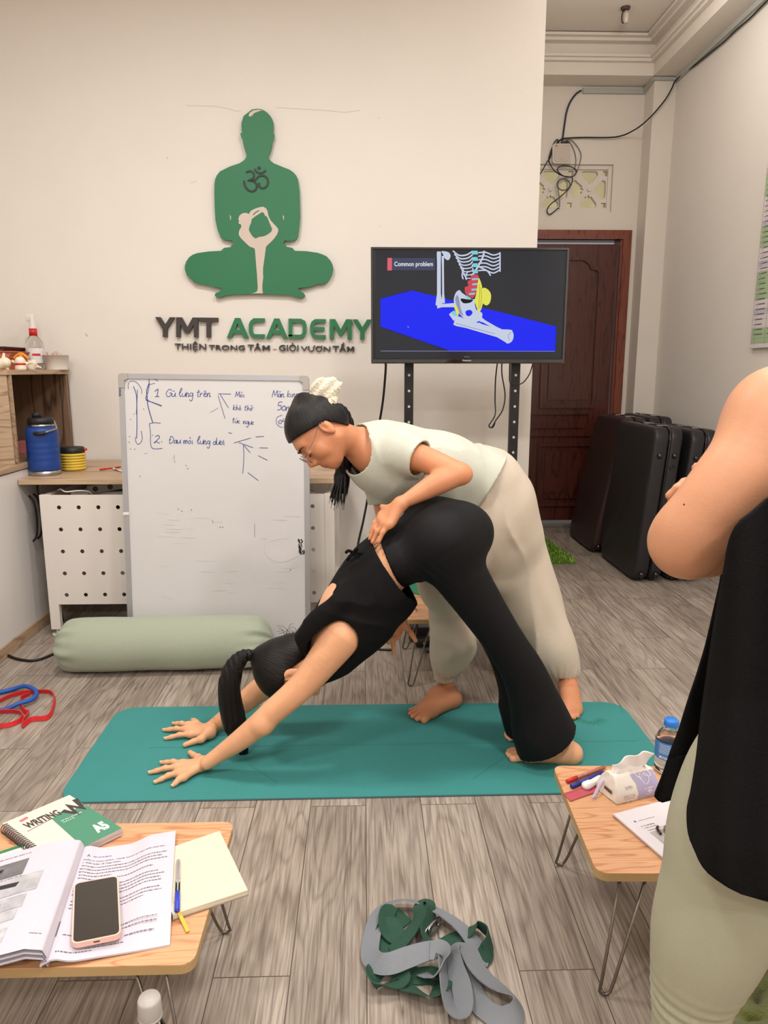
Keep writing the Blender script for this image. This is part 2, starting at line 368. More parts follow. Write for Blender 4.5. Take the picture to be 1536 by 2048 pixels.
class Sdf:
    def __init__(s, h=.004): s.h = h; s.ops = []; s.disp = None; s.shell = 0; s.cuts = []; s.post = []
    def cone(s, a, b, ra, rb, k=.02, n=None, fl=1, sub=False):
        s.ops.append(('c', V3(a), V3(b), ra, rb, k, None if n is None else V3(n)/np.linalg.norm(V3(n)), fl, sub)); return s
    def ell(s, c, r, M=None, k=.02, sub=False):
        M = np.eye(3) if M is None else np.array([[M[i][j] for j in range(3)] for i in range(3)])
        s.ops.append(('e', V3(c), np.array(r, float), M, k, sub)); return s
    def ball(s, c, r, k=.02, sub=False): return s.ell(c, (r, r, r), None, k, sub)
    def chain(s, pts, k=.02, n=None, fl=1):
        for a, b in zip(pts[:-1], pts[1:]):
            s.cone(a[0], b[0], a[1], b[1], k, n, fl if not isinstance(fl, (list, tuple)) else fl[0])
        return s
    def poly(s, pts, k=.02, n=None, fl=1, sub=6):
        P_ = [Vector(p) for p, _ in pts]; Rr = [Vector((r, 0, 0)) for _, r in pts]
        if sub > 1 and len(pts) > 2: P_ = catmull(P_, sub); Rr = catmull(Rr, sub)
        s.ops.append(('p', [V3(p) for p in P_], [r.x for r in Rr], k, None if n is None else V3(n)/np.linalg.norm(V3(n)), fl, False)); return s
    def cut(s, p, n, rad=9): s.cuts.append((V3(p), V3(n)/np.linalg.norm(V3(n)), rad)); return s
    def grid(s):
        lo = np.full(3, 9e9); hi = -lo
        for o in s.ops:
            if o[-1]: continue
            if o[0] == 'c':
                r = max(o[3], o[4]); lo = np.minimum(lo, np.minimum(o[1], o[2])-r); hi = np.maximum(hi, np.maximum(o[1], o[2])+r)
            elif o[0] == 'p':
                r = max(o[2]); A_ = np.array(o[1]); lo = np.minimum(lo, A_.min(0)-r); hi = np.maximum(hi, A_.max(0)+r)
            else: r = o[2].max(); lo = np.minimum(lo, o[1]-r); hi = np.maximum(hi, o[1]+r)
        h = s.h; lo -= .02+2*h; hi += .02+2*h
        n = np.ceil((hi-lo)/h).astype(int)+1; s.lo = lo; s.n = n
        f = np.full(n, 1.0, np.float32)
        ax = [lo[i]+h*np.arange(n[i]) for i in range(3)]
        def region(a, b):
            i0 = np.clip(np.floor((a-lo)/h).astype(int), 0, n-1); i1 = np.clip(np.ceil((b-lo)/h).astype(int)+1, 0, n)
            return tuple(slice(int(i0[i]), int(i1[i])) for i in range(3))
        for o in s.ops:
            if o[0] == 'c':
                _, a, b, ra, rb, k, nn, fl, sub = o; m = max(ra, rb)+k+.02+3*h
                rg = region(np.minimum(a, b)-m, np.maximum(a, b)+m)
            elif o[0] == 'p':
                _, PP, RR, k, nn, fl, sub = o; m = max(RR)+k+.02+3*h; A_ = np.array(PP); rg = region(A_.min(0)-m, A_.max(0)+m)
            else:
                _, c, r, M, k, sub = o; m = r.max()+k+.02+3*h; rg = region(c-m, c+m)
            X = ax[0][rg[0]][:, None, None]; Y = ax[1][rg[1]][None, :, None]; Z = ax[2][rg[2]][None, None, :]
            if X.size*Y.size*Z.size == 0: continue
            if o[0] == 'p':
                base = rg; tmp = np.full(f[rg].shape, 9., np.float32)
                for a, b, ra, rb in zip(PP[:-1], PP[1:], RR[:-1], RR[1:]):
                    mm = max(ra, rb)+k+.02+3*h; r2 = region(np.minimum(a, b)-mm, np.maximum(a, b)+mm)
                    X = ax[0][r2[0]][:, None, None]; Y = ax[1][r2[1]][None, :, None]; Z = ax[2][r2[2]][None, None, :]
                    if X.size*Y.size*Z.size == 0: continue
                    ba = b-a; L2 = max(ba@ba, 1e-12)
                    t = np.clip(((X-a[0])*ba[0]+(Y-a[1])*ba[1]+(Z-a[2])*ba[2])/L2, 0, 1)
                    vx = X-a[0]-t*ba[0]; vy = Y-a[1]-t*ba[1]; vz = Z-a[2]-t*ba[2]; rr = ra+(rb-ra)*t
                    if nn is None or fl == 1: d = np.sqrt(vx*vx+vy*vy+vz*vz)-rr
                    else:
                        q = vx*nn[0]+vy*nn[1]+vz*nn[2]; v2 = vx*vx+vy*vy+vz*vz-q*q
                        k0 = np.sqrt(v2+(q/fl)**2)/rr; k1 = np.sqrt(v2+(q/fl/fl)**2)/(rr*rr)+1e-9; d = k0*(k0-1)/k1
                    sl = tuple(slice(r2[i].start-base[i].start, r2[i].stop-base[i].start) for i in range(3))
                    tmp[sl] = np.minimum(tmp[sl], d)
                g = f[rg]; d = tmp
                hh = np.maximum(k-np.abs(g-d), 0)/k if k > 0 else 0; f[rg] = np.minimum(g, d)-hh*hh*k/4
                continue
            if o[0] == 'c':
                ba = b-a; L2 = max(ba@ba, 1e-12)
                t = np.clip(((X-a[0])*ba[0]+(Y-a[1])*ba[1]+(Z-a[2])*ba[2])/L2, 0, 1)
                vx = X-a[0]-t*ba[0]; vy = Y-a[1]-t*ba[1]; vz = Z-a[2]-t*ba[2]; rr = ra+(rb-ra)*t
                if nn is None or fl == 1: d = np.sqrt(vx*vx+vy*vy+vz*vz)-rr
                else:
                    q = vx*nn[0]+vy*nn[1]+vz*nn[2]; v2 = vx*vx+vy*vy+vz*vz-q*q
                    k0 = np.sqrt(v2+(q/fl)**2)/rr; k1 = np.sqrt(v2+(q/fl/fl)**2)/(rr*rr)+1e-9; d = k0*(k0-1)/k1
            else:
                x = X-c[0]; y = Y-c[1]; z = Z-c[2]
                p = [M[0][j]*x+M[1][j]*y+M[2][j]*z for j in range(3)]
                k0 = np.sqrt(sum((p[j]/r[j])**2 for j in range(3))); k1 = np.sqrt(sum((p[j]/r[j]**2)**2 for j in range(3)))+1e-9
                d = k0*(k0-1)/k1
            g = f[rg]
            if sub:
                d = -d; hh = np.maximum(k-np.abs(g-d), 0)/k if k > 0 else 0; f[rg] = np.maximum(g, d)+hh*hh*k/4
            else:
                hh = np.maximum(k-np.abs(g-d), 0)/k if k > 0 else 0; f[rg] = np.minimum(g, d)-hh*hh*k/4
        for fn in s.post:
            fn(f, ax, region)
        if s.disp is not None:
            idx = np.nonzero(np.abs(f) < .04)
            f[idx] += s.disp(ax[0][idx[0]], ax[1][idx[1]], ax[2][idx[2]]).astype(np.float32)
        if s.shell: f = np.maximum(f, -(f+s.shell))
        for (p, nn, rad) in s.cuts:
            rg = region(p-rad, p+rad)
            X = ax[0][rg[0]][:, None, None]; Y = ax[1][rg[1]][None, :, None]; Z = ax[2][rg[2]][None, None, :]
            d = (X-p[0])*nn[0]+(Y-p[1])*nn[1]+(Z-p[2])*nn[2]
            if rad < 8: d = np.where((X-p[0])**2+(Y-p[1])**2+(Z-p[2])**2 < rad*rad, d, -1.0)
            f[rg] = np.maximum(f[rg], d)
        return f
    def mesh(s, smooth=2):
        f = s.grid(); n = f.shape; h = s.h; ins = f < 0
        c = np.zeros([q-1 for q in n], np.int8)
        for i in (0, 1):
            for j in (0, 1):
                for k in (0, 1): c += ins[i:n[0]-1+i, j:n[1]-1+j, k:n[2]-1+k]
        act = (c > 0) & (c < 8); ii = np.nonzero(act); m = len(ii[0])
        idm = np.full(act.shape, -1, np.int32); idm[ii] = np.arange(m)
        cor = np.array([(i, j, k) for i in (0, 1) for j in (0, 1) for k in (0, 1)])
        val = np.stack([f[ii[0]+q[0], ii[1]+q[1], ii[2]+q[2]] for q in cor], 1)
        acc = np.zeros((m, 3)); cnt = np.zeros(m)
        for a in range(8):
            for b in range(a+1, 8):
                if np.abs(cor[a]-cor[b]).sum() != 1: continue
                va, vb = val[:, a], val[:, b]; x = (va < 0) != (vb < 0); t = np.where(x, va/(va-vb+1e-20), 0)
                acc += np.where(x[:, None], cor[a]+(cor[b]-cor[a])*t[:, None], 0); cnt += x
        V = (np.stack(ii, 1)+acc/cnt[:, None])*h+s.lo
        Q = []
        for axx in range(3):
            sl0 = [slice(1, -1)]*3; sl1 = [slice(1, -1)]*3
            sl0[axx] = slice(0, n[axx]-1); sl1[axx] = slice(1, n[axx])
            A = ins[tuple(sl0)]; B = ins[tuple(sl1)]; e = np.nonzero(A != B)
            flip = A[e]; p = [e[0]+(0 if axx == 0 else 1), e[1]+(0 if axx == 1 else 1), e[2]+(0 if axx == 2 else 1)]
            u, v = [(1, 2), (2, 0), (0, 1)][axx]
            def cell(du, dv):
                q = [p[0].copy(), p[1].copy(), p[2].copy()]; q[u] = q[u]-du; q[v] = q[v]-dv
                return idm[q[0], q[1], q[2]]
            q4 = np.stack([cell(1, 1), cell(0, 1), cell(0, 0), cell(1, 0)], 1)
            q4 = np.where(flip[:, None], q4, q4[:, ::-1]); Q.append(q4)
        Q = np.concatenate(Q); Q = Q[(Q >= 0).all(1)]
        E = np.concatenate([Q[:, [0, 1]], Q[:, [1, 2]], Q[:, [2, 3]], Q[:, [3, 0]]]); E = np.concatenate([E, E[:, ::-1]])
        deg = np.bincount(E[:, 0], minlength=m).astype(float)+1e-9
        for it in range(smooth*2):
            lam = .5 if it % 2 == 0 else -.42
            S = np.stack([np.bincount(E[:, 0], weights=V[E[:, 1], k], minlength=m) for k in range(3)], 1)/deg[:, None]
            V = V+lam*(S-V)
        return V, Q
    def make(s, name, mat_, parent=None, smooth=2, tint=None, keep=0):
        V, Q = s.mesh(smooth)
        me = bpy.data.meshes.new(name); me.vertices.add(len(V)); me.vertices.foreach_set('co', V.astype(np.float32).ravel())
        me.loops.add(len(Q)*4); me.loops.foreach_set('vertex_index', Q.astype(np.int32).ravel())
        me.polygons.add(len(Q)); me.polygons.foreach_set('loop_start', np.arange(0, len(Q)*4, 4, dtype=np.int32)); me.polygons.foreach_set('loop_total', np.full(len(Q), 4, np.int32))
        me.update(calc_edges=True); me.validate()
        me.polygons.foreach_set('use_smooth', np.ones(len(me.polygons), bool))
        me.materials.append(mat_)
        if tint is not None:
            at = me.color_attributes.new('tint', 'FLOAT_COLOR', 'POINT'); C = np.zeros((len(V), 4), np.float32)
            tint(V, C); at.data.foreach_set('color', C.ravel())
        o = bpy.data.objects.new(name, me); link(o, parent); return o
# ================================================================== the room
M_wall = mat('cream_wall_paint', srgb(230, 223, 215), .75, bump=.08, bscale=22, var=.015, vscale=3)
M_wall2 = mat('back_hall_wall_paint', srgb(226, 218, 208), .8, bump=.08, bscale=22, var=.03, vscale=2)
M_ceil = mat('ceiling_paint', srgb(226, 217, 206), .85, bump=.05, bscale=15)
M_floor = floor_mat()
M_black = mat('black_powder_coat', srgb(22, 21, 22), .45)
M_dark = mat('dark_plastic', srgb(30, 29, 30), .5)
M_white = mat('white_powder_coat', srgb(226, 218, 210), .45)
M_white2 = mat('white_laminate', srgb(222, 216, 212), .28, spec=.5)
M_steel = mat('brushed_steel', srgb(170, 168, 165), .32, metal=1)
M_legst = mat('dark_steel_wire', srgb(120, 112, 106), .35, metal=.9)
M_alu = mat('aluminium_frame', srgb(176, 176, 180), .4, metal=.7)
M_greyp = mat('grey_plastic', srgb(165, 158, 152), .5)
M_wood = wood('oak_laminate', srgb(196, 168, 138), srgb(160, 128, 98), 1.3, 'X', .45, ring=5)
M_woodY = wood('oak_laminate_lengthwise', srgb(182, 154, 126), srgb(150, 122, 96), 1.6, 'Y', .5, ring=7)
M_woodH = wood('oak_panel_level_grain', srgb(184, 158, 130), srgb(144, 116, 90), 1.6, 'H', .5, ring=8)
M_woodZ = wood('walnut_laminate', srgb(128, 100, 78), srgb(74, 54, 40), 1.2, 'Z', .5, ring=7)
M_table = wood('pine_laminate', srgb(214, 162, 120), srgb(188, 126, 84), 2.6, 'X', .4, ring=14, fine=.45)
M_edge = mat('pine_edge_band', srgb(176, 146, 100), .5)
M_red = mat('red_plastic', srgb(200, 34, 38), .4)
M_green = mat('sign_green', srgb(42, 116, 78), .5)
M_char = mat('sign_charcoal', srgb(62, 56, 54), .5)
M_beige = mat('sign_beige', srgb(206, 190, 178), .5)
M_glass = mat('clear_plastic', (1, 1, 1, 1), .04, trans=1, ior=1.25)
M_water = mat('water', (.96, .98, 1, 1), .0, trans=1, ior=1.2)
M_paper = mat('white_paper', srgb(214, 208, 212), .7)
M_ink = mat('printed_ink', srgb(104, 98, 106), .7)
M_cable = mat('black_cable', srgb(20, 18, 20), .5)

WALLR, WX, DY = 2.2, .93, 5.67
CEIL = 3.48
b = BM(); box(b, (-2.4, -3.2, -.1), (2.5, 5.95, 0)); struct('floor', b, M_floor)
b = BM(); box(b, (-2.4, -3.2, CEIL), (2.5, 5.95, CEIL+.1)); struct('ceiling', b, M_ceil)
b = BM(); box(b, (-2.15, 4.05, 0), (WX, DY-.004, CEIL)); struct('wall_back', b, M_wall)
b = BM(); box(b, (-2.3, -3.2, 0), (-2.15, 4.3, CEIL)); struct('wall_left', b, M_wall)
b = BM(); box(b, (WALLR, -3.2, 0), (WALLR+.15, 5.9, CEIL)); struct('wall_right', b, M_wall)
b = BM(); box(b, (-2.4, -3.3, 0), (2.5, -3.2, CEIL)); struct('wall_front', b, M_wall)
# rear wall with the vent opening and the doorway
DX0, DX1, DZ = .96, 1.955, 2.215
VX0, VX1, VZ0, VZ1 = .96, 1.845, 2.39, 2.72
b = BM()
box(b, (WX-.02, DY, 0), (DX0, DY+.14, CEIL)); box(b, (DX1, DY, 0), (WALLR+.1, DY+.14, CEIL))
box(b, (DX0, DY, DZ), (DX1, DY+.14, VZ0)); box(b, (DX0, DY, VZ1), (DX1, DY+.14, CEIL)); box(b, (VX1, DY, VZ0), (DX1, DY+.14, VZ1))
struct('wall_rear', b, M_wall2)
b = BM(); box(b, (2.045, 5.5, 0), (WALLR, DY, CEIL-.25)); struct('trim_1', b, M_wall2)           # corner pillar
b = BM(); box(b, (WX, 5.46, 3.24), (WALLR, DY, CEIL)); struct('trim_2', b, M_ceil)              # beam over the door wall
b = BM(); box(b, (2.02, -3.2, 3.24), (WALLR, 5.47, CEIL)); struct('trim_3', b, M_ceil)          # beam along the right wall
b = BM()
prism(b, [(WX, 4.05, 3.24), (1.02, 4.05, 3.24), (1.02, 5.5, 3.24), (WX, 5.5, 3.24)], (0, 0, .24)); struct('trim_4', b, M_ceil)   # beam beside the partition
def cornice(name, zz, w1):
    b = BM()
    for (w, z0, z1) in ((w1, zz, zz+.016), (w1*.62, zz-.02, zz-.0005)):
        prism(b, [(1.021, 5.459, z0), (1.021, 5.46-w, z0), (2.02-w, 5.46-w, z0), (2.02-w, -3.19, z0), (2.019, -3.19, z0), (2.019, 5.459, z0)], (0, 0, z1-z0))
    struct(name, b, M_ceil)
cornice('trim_5', 3.34, .05); cornice('trim_6', 3.455, .09)
b = BM(); box(b, (WALLR-.015, 2.6, 0), (WALLR, 5.5, .09), .003); box(b, (2.03, 5.485, 0), (WALLR, 5.5, .09)); struct('baseboard_right', b, M_wall)
b = BM(); box(b, (-.14, 4.035, 0), (WX, 4.05, .09), .003); struct('baseboard_back', b, M_dark)

# ---- doorway: red-brown frame and dark panelled leaf
M_frame = wood('red_brown_door_frame', srgb(128, 66, 48), srgb(96, 44, 32), 1.5, 'Z', .35, fine=.3)
M_leaf = wood('dark_red_brown_door', srgb(84, 42, 33), srgb(62, 30, 23), 1.5, 'Z', .24, fine=.3)
door = thing('door_1', None, None, (1.45, DY, 0)); door['kind'] = 'structure'
b = BM()
for (x0, x1, w, y0) in ((DX0-.01, DX1+.05, .05, DY-.025), (DX0+.03, DX1+.015, .03, DY-.035)):
    zt_ = DZ+.045 if w > .04 else DZ+.01
    prism(b, [(x1, y0, 0), (x1, y0, zt_), (x0, y0, zt_), (x0, y0, zt_-w), (x1-w, y0, zt_-w), (x1-w, y0, 0)], (0, DY+.02-y0, 0))
prism(b, [(DX1-.001, DY-.018, 0), (DX1-.001, DY-.018, DZ-.002), (DX0, DY-.018, DZ-.002), (DX0, DY-.018, DZ-.02), (DX1-.03, DY-.018, DZ-.02), (DX1-.03, DY-.018, 0)], (0, .148, 0))
mk('door_frame', b, M_frame, door)
b = BM(); LX0, LX1 = .98, 1.915; ly = DY+.012
box(b, (LX0, ly, .05), (LX1, ly+.04, 2.165), .004)
def dpanel(b, x0, x1, z0, z1, archc=None):
    pts = [(x0, z0), (x1, z0)]
    if archc:
        pts += [(x1, z1-.09), (x1-.03, z1-.07), (x1-.06, z1-.07), (x1-.08, z1-.03), (x1-.13, z1), (x0, z1)]
    else: pts += [(x1, z1), (x0, z1)]
    T = lambda x, y, d: Vector((x, ly-d, y))
    stroke(b, pts, .026, T, .018, closed=True)
    cx, cz = (x0+x1)/2, (z0+z1)/2
    q = [(cx+(x-cx)*(1-.10/(x1-x0)), cz+(z-cz)*(1-.10/(z1-z0))) for x, z in pts]
    prism(b, [(x, ly+.001, z) for x, z in q], (0, -.014, 0))
dpanel(b, 1.38, 1.79, .96, 2.06, True); dpanel(b, 1.02, 1.27, .96, 2.06)
dpanel(b, 1.03, 1.77, .74, .91)
dpanel(b, 1.38, 1.79, .18, .66); dpanel(b, 1.02, 1.26, .18, .66)
box(b, (LX0, ly-.004, 1.0), (LX0+.001, ly, 1.01))
mk('door_leaf', b, M_leaf, door)
b = BM(); box(b, (DX0, DY-.03, 0), (DX1, DY+.1, .03), .004); mk('threshold', b, mat('grey_marble_step', srgb(120, 112, 106), .4, var=.2, vscale=20), door)

# ---- concrete vent block above the door
vent = thing('window_1', None, None, ((VX0+VX1)/2, DY, VZ0)); vent['kind'] = 'structure'
b = BM()
box(b, (VX0, DY+.02, VZ0), (VX1, DY+.1, VZ0+.03), .003); box(b, (VX0, DY+.02, VZ1-.03), (VX1, DY+.1, VZ1), .003); box(b, (VX1-.03, DY+.0215, VZ0+.001), (VX1-.001, DY+.099, VZ1-.001), .003)
side = (VZ1-VZ0-.06); 
T = lambda x, y, d: Vector((x, DY+.03+d, y))
nb = 3
zc0, zc1 = VZ0+.02, VZ1-.02; hs = (zc1-zc0)/2; zc = (zc0+zc1)/2
xo = VX1-.02; outer = [(VX0, zc0), (xo, zc0), (xo, zc1), (VX0, zc1)]; holes = []; studs = []
for k in range(nb):
    cx = xo-hs-k*2*hs*.985
    for r_ in range(4):
        ca, sa = [(1, 0), (0, 1), (-1, 0), (0, -1)][r_]
        pet = [(.26, 0), (.38, -.09), (.33, -.15), (.70, -.45), (.82, -.42), (.87, -.34), (.88, 0), (.87, .34), (.82, .42), (.70, .45), (.33, .15), (.38, .09)]
        h = [(cx+(ca*u-sa*v)*hs, zc+(sa*u+ca*v)*hs) for u, v in pet]
        if min(q[0] for q in h) > VX0+.01: holes.append(h)
    for sx in (-1, 1):
        for sz in (-1, 1):
            if sx == 1 and k > 0: continue
            mx_ = cx+sx*.80*hs if k == 0 and sx == 1 else cx-.97*hs; mz = zc+sz*.76*hs; q = .12*hs
            if mx_-q > VX0+.01: holes.append([(mx_-q, mz-q), (mx_+q, mz-q), (mx_+q, mz+q), (mx_-q, mz+q)])
    studs.append(cx)
prism(b, [(x, DY+.035, z) for x, z in outer], (0, .04, 0), holes=[[(x, DY+.035, z) for x, z in h] for h in holes])
for cx in studs: cyl(b, (cx, DY+.022, zc), (cx, DY+.036, zc), .015, n=16)
mk('lattice', b, M_wall2, vent)
b = BM(); box(b, (VX0-.1, DY+.3, VZ0-.1), (VX1+.1, DY+.31, VZ1+.1)); mk('pane', b, mat('corridor_light_glow', srgb(206, 196, 156), .8, emit=.42), vent)  # emission stands in for the light showing through the vent holes

# ================================================================== wall sign
def zm(x, y, s=3.072, ox=300, oy=180): return ox+x/s, oy+y/s
def TW(Y, s=3.072, ox=300, oy=180, dd=1):
    return lambda x, y, d=0: P(ox+x/s, oy+y/s, Y-d*dd)
sil = [(655,115),(680,117),(700,125),(722,140),(740,160),(752,180),(757,200),(758,235),(755,264),(763,270),(761,292),(752,320),(748,345),(742,370),(728,405),(730,425),(760,450),(820,475),(855,488),(880,505),(898,525),(908,545),(918,620),(920,700),(922,780),(915,860),(908,900),(900,915),(885,924),(870,927),(825,925),(818,945),(835,952),(837,962),(875,970),(890,988),(960,990),(1030,1000),(1060,1010),(1085,1022),(1110,1050),(1122,1075),(1125,1100),(1118,1135),(1100,1165),(1080,1185),(1060,1192),(1030,1190),(985,1210),(910,1217),(925,1236),(945,1248),(953,1262),(945,1272),(920,1277),(890,1270),(860,1258),(800,1257),(660,1252),(500,1257),(460,1264),(430,1276),(410,1275),(397,1263),(402,1248),(425,1240),(442,1217),(400,1213),(355,1200),(310,1192),(275,1185),(250,1160),(225,1135),(214,1105),(214,1080),(222,1055),(240,1028),(262,1012),(290,1002),(360,992),(435,988),(455,970),(495,965),(500,955),(513,945),(505,925),(460,922),(445,915),(435,905),(415,860),(402,800),(397,720),(395,640),(396,580),(400,550),(410,525),(430,500),(490,470),(550,450),(580,430),(592,410),(592,398),(580,360),(572,330),(570,310),(560,290),(554,268),(564,262),(562,230),(562,200),(575,160),(600,140),(625,120)]
YS = 4.05
sign = thing('silhouette_sign', 'large green cut-out sign of a cross-legged seated man on the white wall', 'sign', P(520, 590, YS-.02))
b = BM(); prism(b, [P(*zm(x, y), YS-.03) for x, y in sil], (0, .018, 0)); mk('panel', b, M_green, sign)
b = BM()
for q in ((560, 500, 560, 340),): pass
for (x, y) in ((655, 300), (500, 700), (820, 700), (660, 1150), (350, 1090), (980, 1090)):
    p = P(*zm(x, y), YS); b = BM(); cyl(b, (p.x, YS-.013, p.z), (p.x, YS+.002, p.z), .01, n=10); mk('standoff', b, M_dark, sign)
fig = [(560,762),(575,756),(592,755),(607,762),(620,742),(650,727),(680,719),(695,717),(714,728),(722,745),(728,775),(740,800),(760,822),(775,838),(787,852),(788,868),(780,888),(765,910),(745,932),(725,950),(712,965),(709,990),(705,1020),(700,1055),(695,1090),(694,1125),(696,1150),(692,1180),(690,1205),(691,1235),(694,1250),(620,1250),(640,1246),(655,1240),(661,1225),(662,1210),(660,1180),(657,1130),(652,1075),(648,1020),(645,985),(642,973),(612,962),(585,937),(560,912),(547,893),(545,880),(549,862),(562,840),(558,825),(546,822),(544,812),(548,806),(543,796),(548,775)]
TS = TW(YS-.0315)
b = BM(); prism(b, [TS(x, y) for x, y in fig], (0, .0015, 0)); mk('dancer_figure', b, M_beige, sign)
b = BM(); hole = [(612,838),(622,815),(625,795),(640,782),(660,768),(690,750),(700,756),(706,772),(720,780),(728,800),(738,825),(750,852),(745,870),(725,885),(700,898),(680,900),(665,903),(650,912),(632,900),(618,880),(608,860)]
prism(b, [TS(x, y) for x, y in hole], (0, -.002, 0)); prism(b, [TS(x, y) for x, y in ((632,765),(650,748),(670,738),(672,741),(652,753),(634,770))], (0, -.002, 0)); mk('dancer_cutout', b, M_green, sign)
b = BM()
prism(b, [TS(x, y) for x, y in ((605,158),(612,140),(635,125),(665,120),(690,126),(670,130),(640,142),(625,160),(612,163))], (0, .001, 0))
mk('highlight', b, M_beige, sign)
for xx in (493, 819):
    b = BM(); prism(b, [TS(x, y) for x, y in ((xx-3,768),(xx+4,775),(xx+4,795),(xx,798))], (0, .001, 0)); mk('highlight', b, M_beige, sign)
b = BM(); TO = TW(YS-.032)
om1 = [(590,506),(606,499),(622,500),(636,512),(638,530),(628,546),(608,555),(632,558),(650,572),(656,592),(648,612),(630,622),(608,617),(590,600),(580,578),(577,556)]
stroke(b, catmull([(x, y, 0) for x, y in om1], 4), 12, TO, .002, ws=None)
om2 = [(622,556),(645,552),(668,530),(690,525),(712,533),(724,556),(720,585),(700,602),(680,600),(668,584),(672,570)]
stroke(b, catmull([(x, y, 0) for x, y in om2], 4), 12, TO, .002)
stroke(b, catmull([(644,484,0),(652,500,0),(672,510,0),(695,506,0),(712,492,0)], 4), 11, TO, .002)
prism(b, [TO(x, y) for x, y in ((670,467),(683,479),(670,491),(657,479))], (0, -.002, 0))
mk('om_symbol', b, mat('dark_green_black', srgb(28, 40, 34), .5), sign)
# lettering
let = thing('lettering_sign', 'raised charcoal and green YMT ACADEMY letters with a slogan line', 'sign', P(540, 705, YS-.02))
TL = TW(YS-.002)
def letter(name, strokes, m, w=24, d=.022):
    b = BM()
    for k_, s in enumerate(strokes): stroke(b, s, w, (lambda k_: lambda x, y, q: TL(x, y, q-.0006*k_ if q else 0))(k_), d)
    for s in strokes: pass
    mk(name, b, m, let)
y0, y1 = 1395, 1517
def yy(x): return (x-60)*.0115
def S(pts): return [(x, y+yy(x)) for x, y in pts]
def pletter(name, pts, x0_, m):
    b = BM(); prism(b, [TL(x0_+x, y0+y+yy(x0_+x), .022) for x, y in pts], (0, .022, 0)); mk(name, b, m, let)
LY = [(0, 0), (31, 0), (61, 47), (90, 0), (120, 0), (74, 74), (74, 122), (47, 122), (47, 74)]
LM = [(0, 122), (0, 0), (34, 0), (68, 62), (101, 0), (135, 0), (135, 122), (109, 122), (109, 42), (79, 98), (57, 98), (26, 42), (26, 122)]
pletter('letter_y', LY, 31, M_char); pletter('letter_m', LM, 160, M_char)
pletter('letter_t', [(0, 0), (116, 0), (116, 25), (72, 25), (72, 122), (45, 122), (45, 25), (0, 25)], 301, M_char)
LA = [(0, 122), (50, 0), (80, 0), (133, 122), (103, 122), (92, 96), (40, 96), (29, 122)]
LAh = [(51, 72), (82, 72), (66, 32)]
def aletter(x0_):
    b = BM(); f_ = lambda x, y: TL(x0_+x, y0+y+yy(x0_+x), .022)
    prism(b, [f_(*p) for p in LA], (0, .022, 0), holes=[[f_(*p) for p in LAh]]); mk('letter_a', b, M_green, let)
aletter(472)
letter('letter_c', [S([(706, y0+12), (640, y0+12), (625, 1420), (619, 1436), (619, 1476), (626, 1495), (642, 1505), (706, 1505)])], M_green, 23.5)
aletter(713)
letter('letter_d', [S([(850, 1505), (925, 1505), (944, 1495), (950, 1476), (950, 1436), (944, 1417), (925, y0+12), (863, y0+12), (863, 1505)])], M_green, 23.5)
letter('letter_e', [S([(1080, y0+12), (1018, y0+12), (1002, 1418), (995, 1436), (995, 1476), (1002, 1495), (1018, 1505), (1080, 1505)]), S([(1000, 1456), (1072, 1456)])], M_green, 22)
pletter('letter_m', LM, 1104, M_green); pletter('letter_y', LY, 1244, M_green)
def slog(s, x0, x1, yb, h):
    b = BM(); T2 = lambda x, y, d: TL(x, yb+yy(x)-y, d)
    text(b, s, T2, x0, 0, x1-x0, h, bold=.006, depth=.014); mk('slogan_word', b, M_char, let)
def slogm(x0_, w_, yb):
    b = BM(); prism(b, [TL(x0_+x/135*w_, yb+yy(x0_)-31+y/122*31, .014) for x, y in LM], (0, .014, 0)); mk('slogan_word', b, M_char, let)
slog('THIỆN', 152, 345, 1604, 62); slog('TRONG', 362, 583, 1593, 31); slog('TÂ', 600, 684, 1593, 45); slogm(690, 45, 1593); 
b = BM(); stroke(b, [(757, 1590), (776, 1590)], 4, TL, .008); mk('dash', b, M_beige, let)
slog('GIỎI', 792, 912, 1594, 50); slog('VƯƠN', 928, 1108, 1594, 37); slog('TẦ', 1122, 1205, 1594, 56); slogm(1210, 44, 1594)

# small scuffs and a hairline crack on the wall
b = BM(); TWL = TW(YS-.0006)
stroke(b, [(222,95),(300,98),(400,100),(470,112),(530,130),(560,128)], 2, TWL); stroke(b, [(770,108),(840,112),(960,118),(1080,125),(1200,138),(1290,124)], 2, TWL)
stroke(b, [(106,412),(102,424)], 5, TWL); stroke(b, [(1412,170),(1400,175)], 2, TWL); stroke(b, [(248,572),(288,560)], 2, TWL); stroke(b, [(1410,840),(1414,832)], 3, TWL)
for (x, y, x2, y2) in ((171, 667, 175, 673),): 
    TI = lambda a, c, d=0: P(a, c, YS-.0006); stroke(b, [(x, y), (x2, y2)], 2, TI)
o = mk('wall_crack', b, mat('crack_grey', srgb(190, 172, 156), .9)); tag(o, kind='structure')
